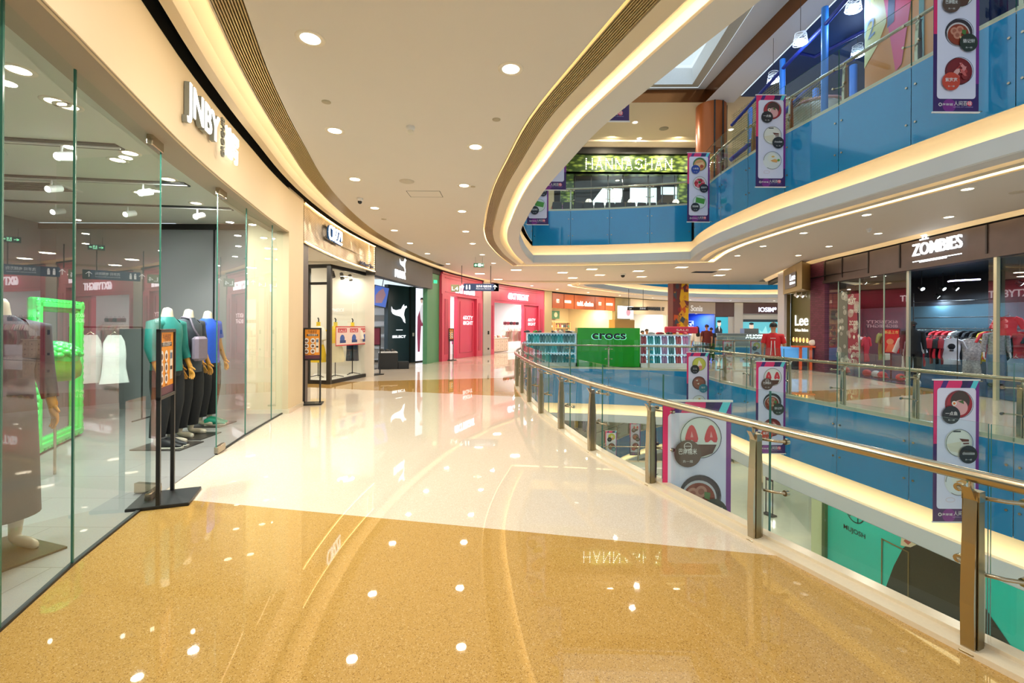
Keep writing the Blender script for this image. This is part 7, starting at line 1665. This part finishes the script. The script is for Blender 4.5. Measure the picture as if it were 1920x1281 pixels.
v = Q(1540, 140, 12.4); r_ = empty('tube_slide', 'cream ribbed cylinder slide inside the blue playground', 'slide', (v.x, 12.6, 6.16)); m = MB(M('#c9c3b0', .5, noise=.05)); m.lathe([(.62, 0)]+[(.62+.02*(k % 2), .05+.06*k) for k in range(24)]+[(.55, 1.5)], seg=28); m.build('ribbed_drum', r_); m = MB(M('#d89a94', .5)); m.tube([(.64*math.cos(t*.35), .64*math.sin(t*.35), 1.5) for t in range(18)], .04, None, 8, True); m.build('rim', r_)
for k, (px, py, Y) in enumerate([(1501, 72, 11.6), (1600, 8, 10.6), (1450, 145, 13.6), (1608, 95, 13.5)]):
    v = Q(px, py, Y); r_ = empty('woven_pendant_lamp', 'white woven pendant lamp in the blue playground, %s' % ['largest near the white soffit', 'cut by the top of the picture', 'smallest nearest the copper column', 'seen through the glass'][k], 'pendant lamp', v)
    WR_ = M('#e8eef8', .5); m = MB(WR_); rr = random.Random(k)
    for j in range(9): t0 = rr.uniform(0, 6.28); tl = rr.uniform(-.25, .25); m.tube([((.17-.05*(j/9))*math.cos(t0+q*.55), (.17-.05*(j/9))*math.sin(t0+q*.55), -.14+.036*j+tl*.15*math.sin(q*.55)) for q in range(12)], .007, WR_, 5, True)
    m.build('woven_shade', r_); m = MB(M((.85, .93, 1), emit=7)); m.ball((0, 0, -.10), (.12, .12, .07), None, 14, 8); m.build('bulb', r_); m = MB(BLK); m.cyl((0, 0, .15), (0, 0, 10.2-v.z), .006, seg=5); m.build('cord', r_)
    lamp('POINT', (0, 0, -.25), 45, (.45, .65, 1), .1, parent=r_)
PB = M('#0c3f8f', .7, noise=.1)
a = MB(PB); a.box((14, 10, 8.2), (.2, 22, 4.1)); struct('wall_playground_back', a)
vl, vr = Q(1622, 60, 10.4), Q(1762, 40, 8.2)
o, an, wd = front(Vector((vl.x, vl.y)), Vector((vr.x, vr.y)))
r_ = empty('mural_wall', 'orange wall with pink, navy and cream shapes in the playground', 'mural', (o.x, o.y, 6.15), an); m = MB(M('#d9882e', .5, noise=.03)); m.box((wd/2, .1, 2.0), (wd, .2, 4.0)); W_ = wd
m.poly([(0, 1.35), (.05, 4), (W_*.38, 4), (W_*.34, 1.9), (W_*.22, 1.6)], -.01, M('#e0d98a', .5)); m.poly([(.0, 2.0), (0, 4), (W_*.12, 4), (W_*.09, 2.4)], -.012, M('#b9d8dc', .5)); m.poly([(W_*.26, 2.9), (W_*.36, 1.9), (W_*.48, .7), (W_*.56, .75), (W_*.72, 2.2), (W_*.78, 4), (W_*.3, 4)], -.014, M('#e2356e', .5)); m.poly([(W_*.36, 1.75), (W_*.46, 1.75), (W_*.52, 4), (W_*.42, 4)], -.016, M('#2c3a6e', .5)); m.poly([(W_*.18, 4), (W_*.16, 2.6), (W_*.30, 4)], -.018, M('#3a64a0', .5)); m.text('2', W_*.12, 1.9, .6, -.02, M('#7a94b8', .5), 0)
m.rect(W_*.78, 0, W_*.84, 4, -.02, M('#3f7f7a', .4)); m.build('painted_panel', r_)
m = MB(M('#d8408a', .5)); m.disc(0, 0, .12, 0, None, rz=.25); v = Q(1382, 328, 14.0); tag(m.build('leaf_sticker', None, (v.x-.25, 14.62, v.z), .9), 'small pink leaf sticker on the blue panels near the copper column', 'sticker')
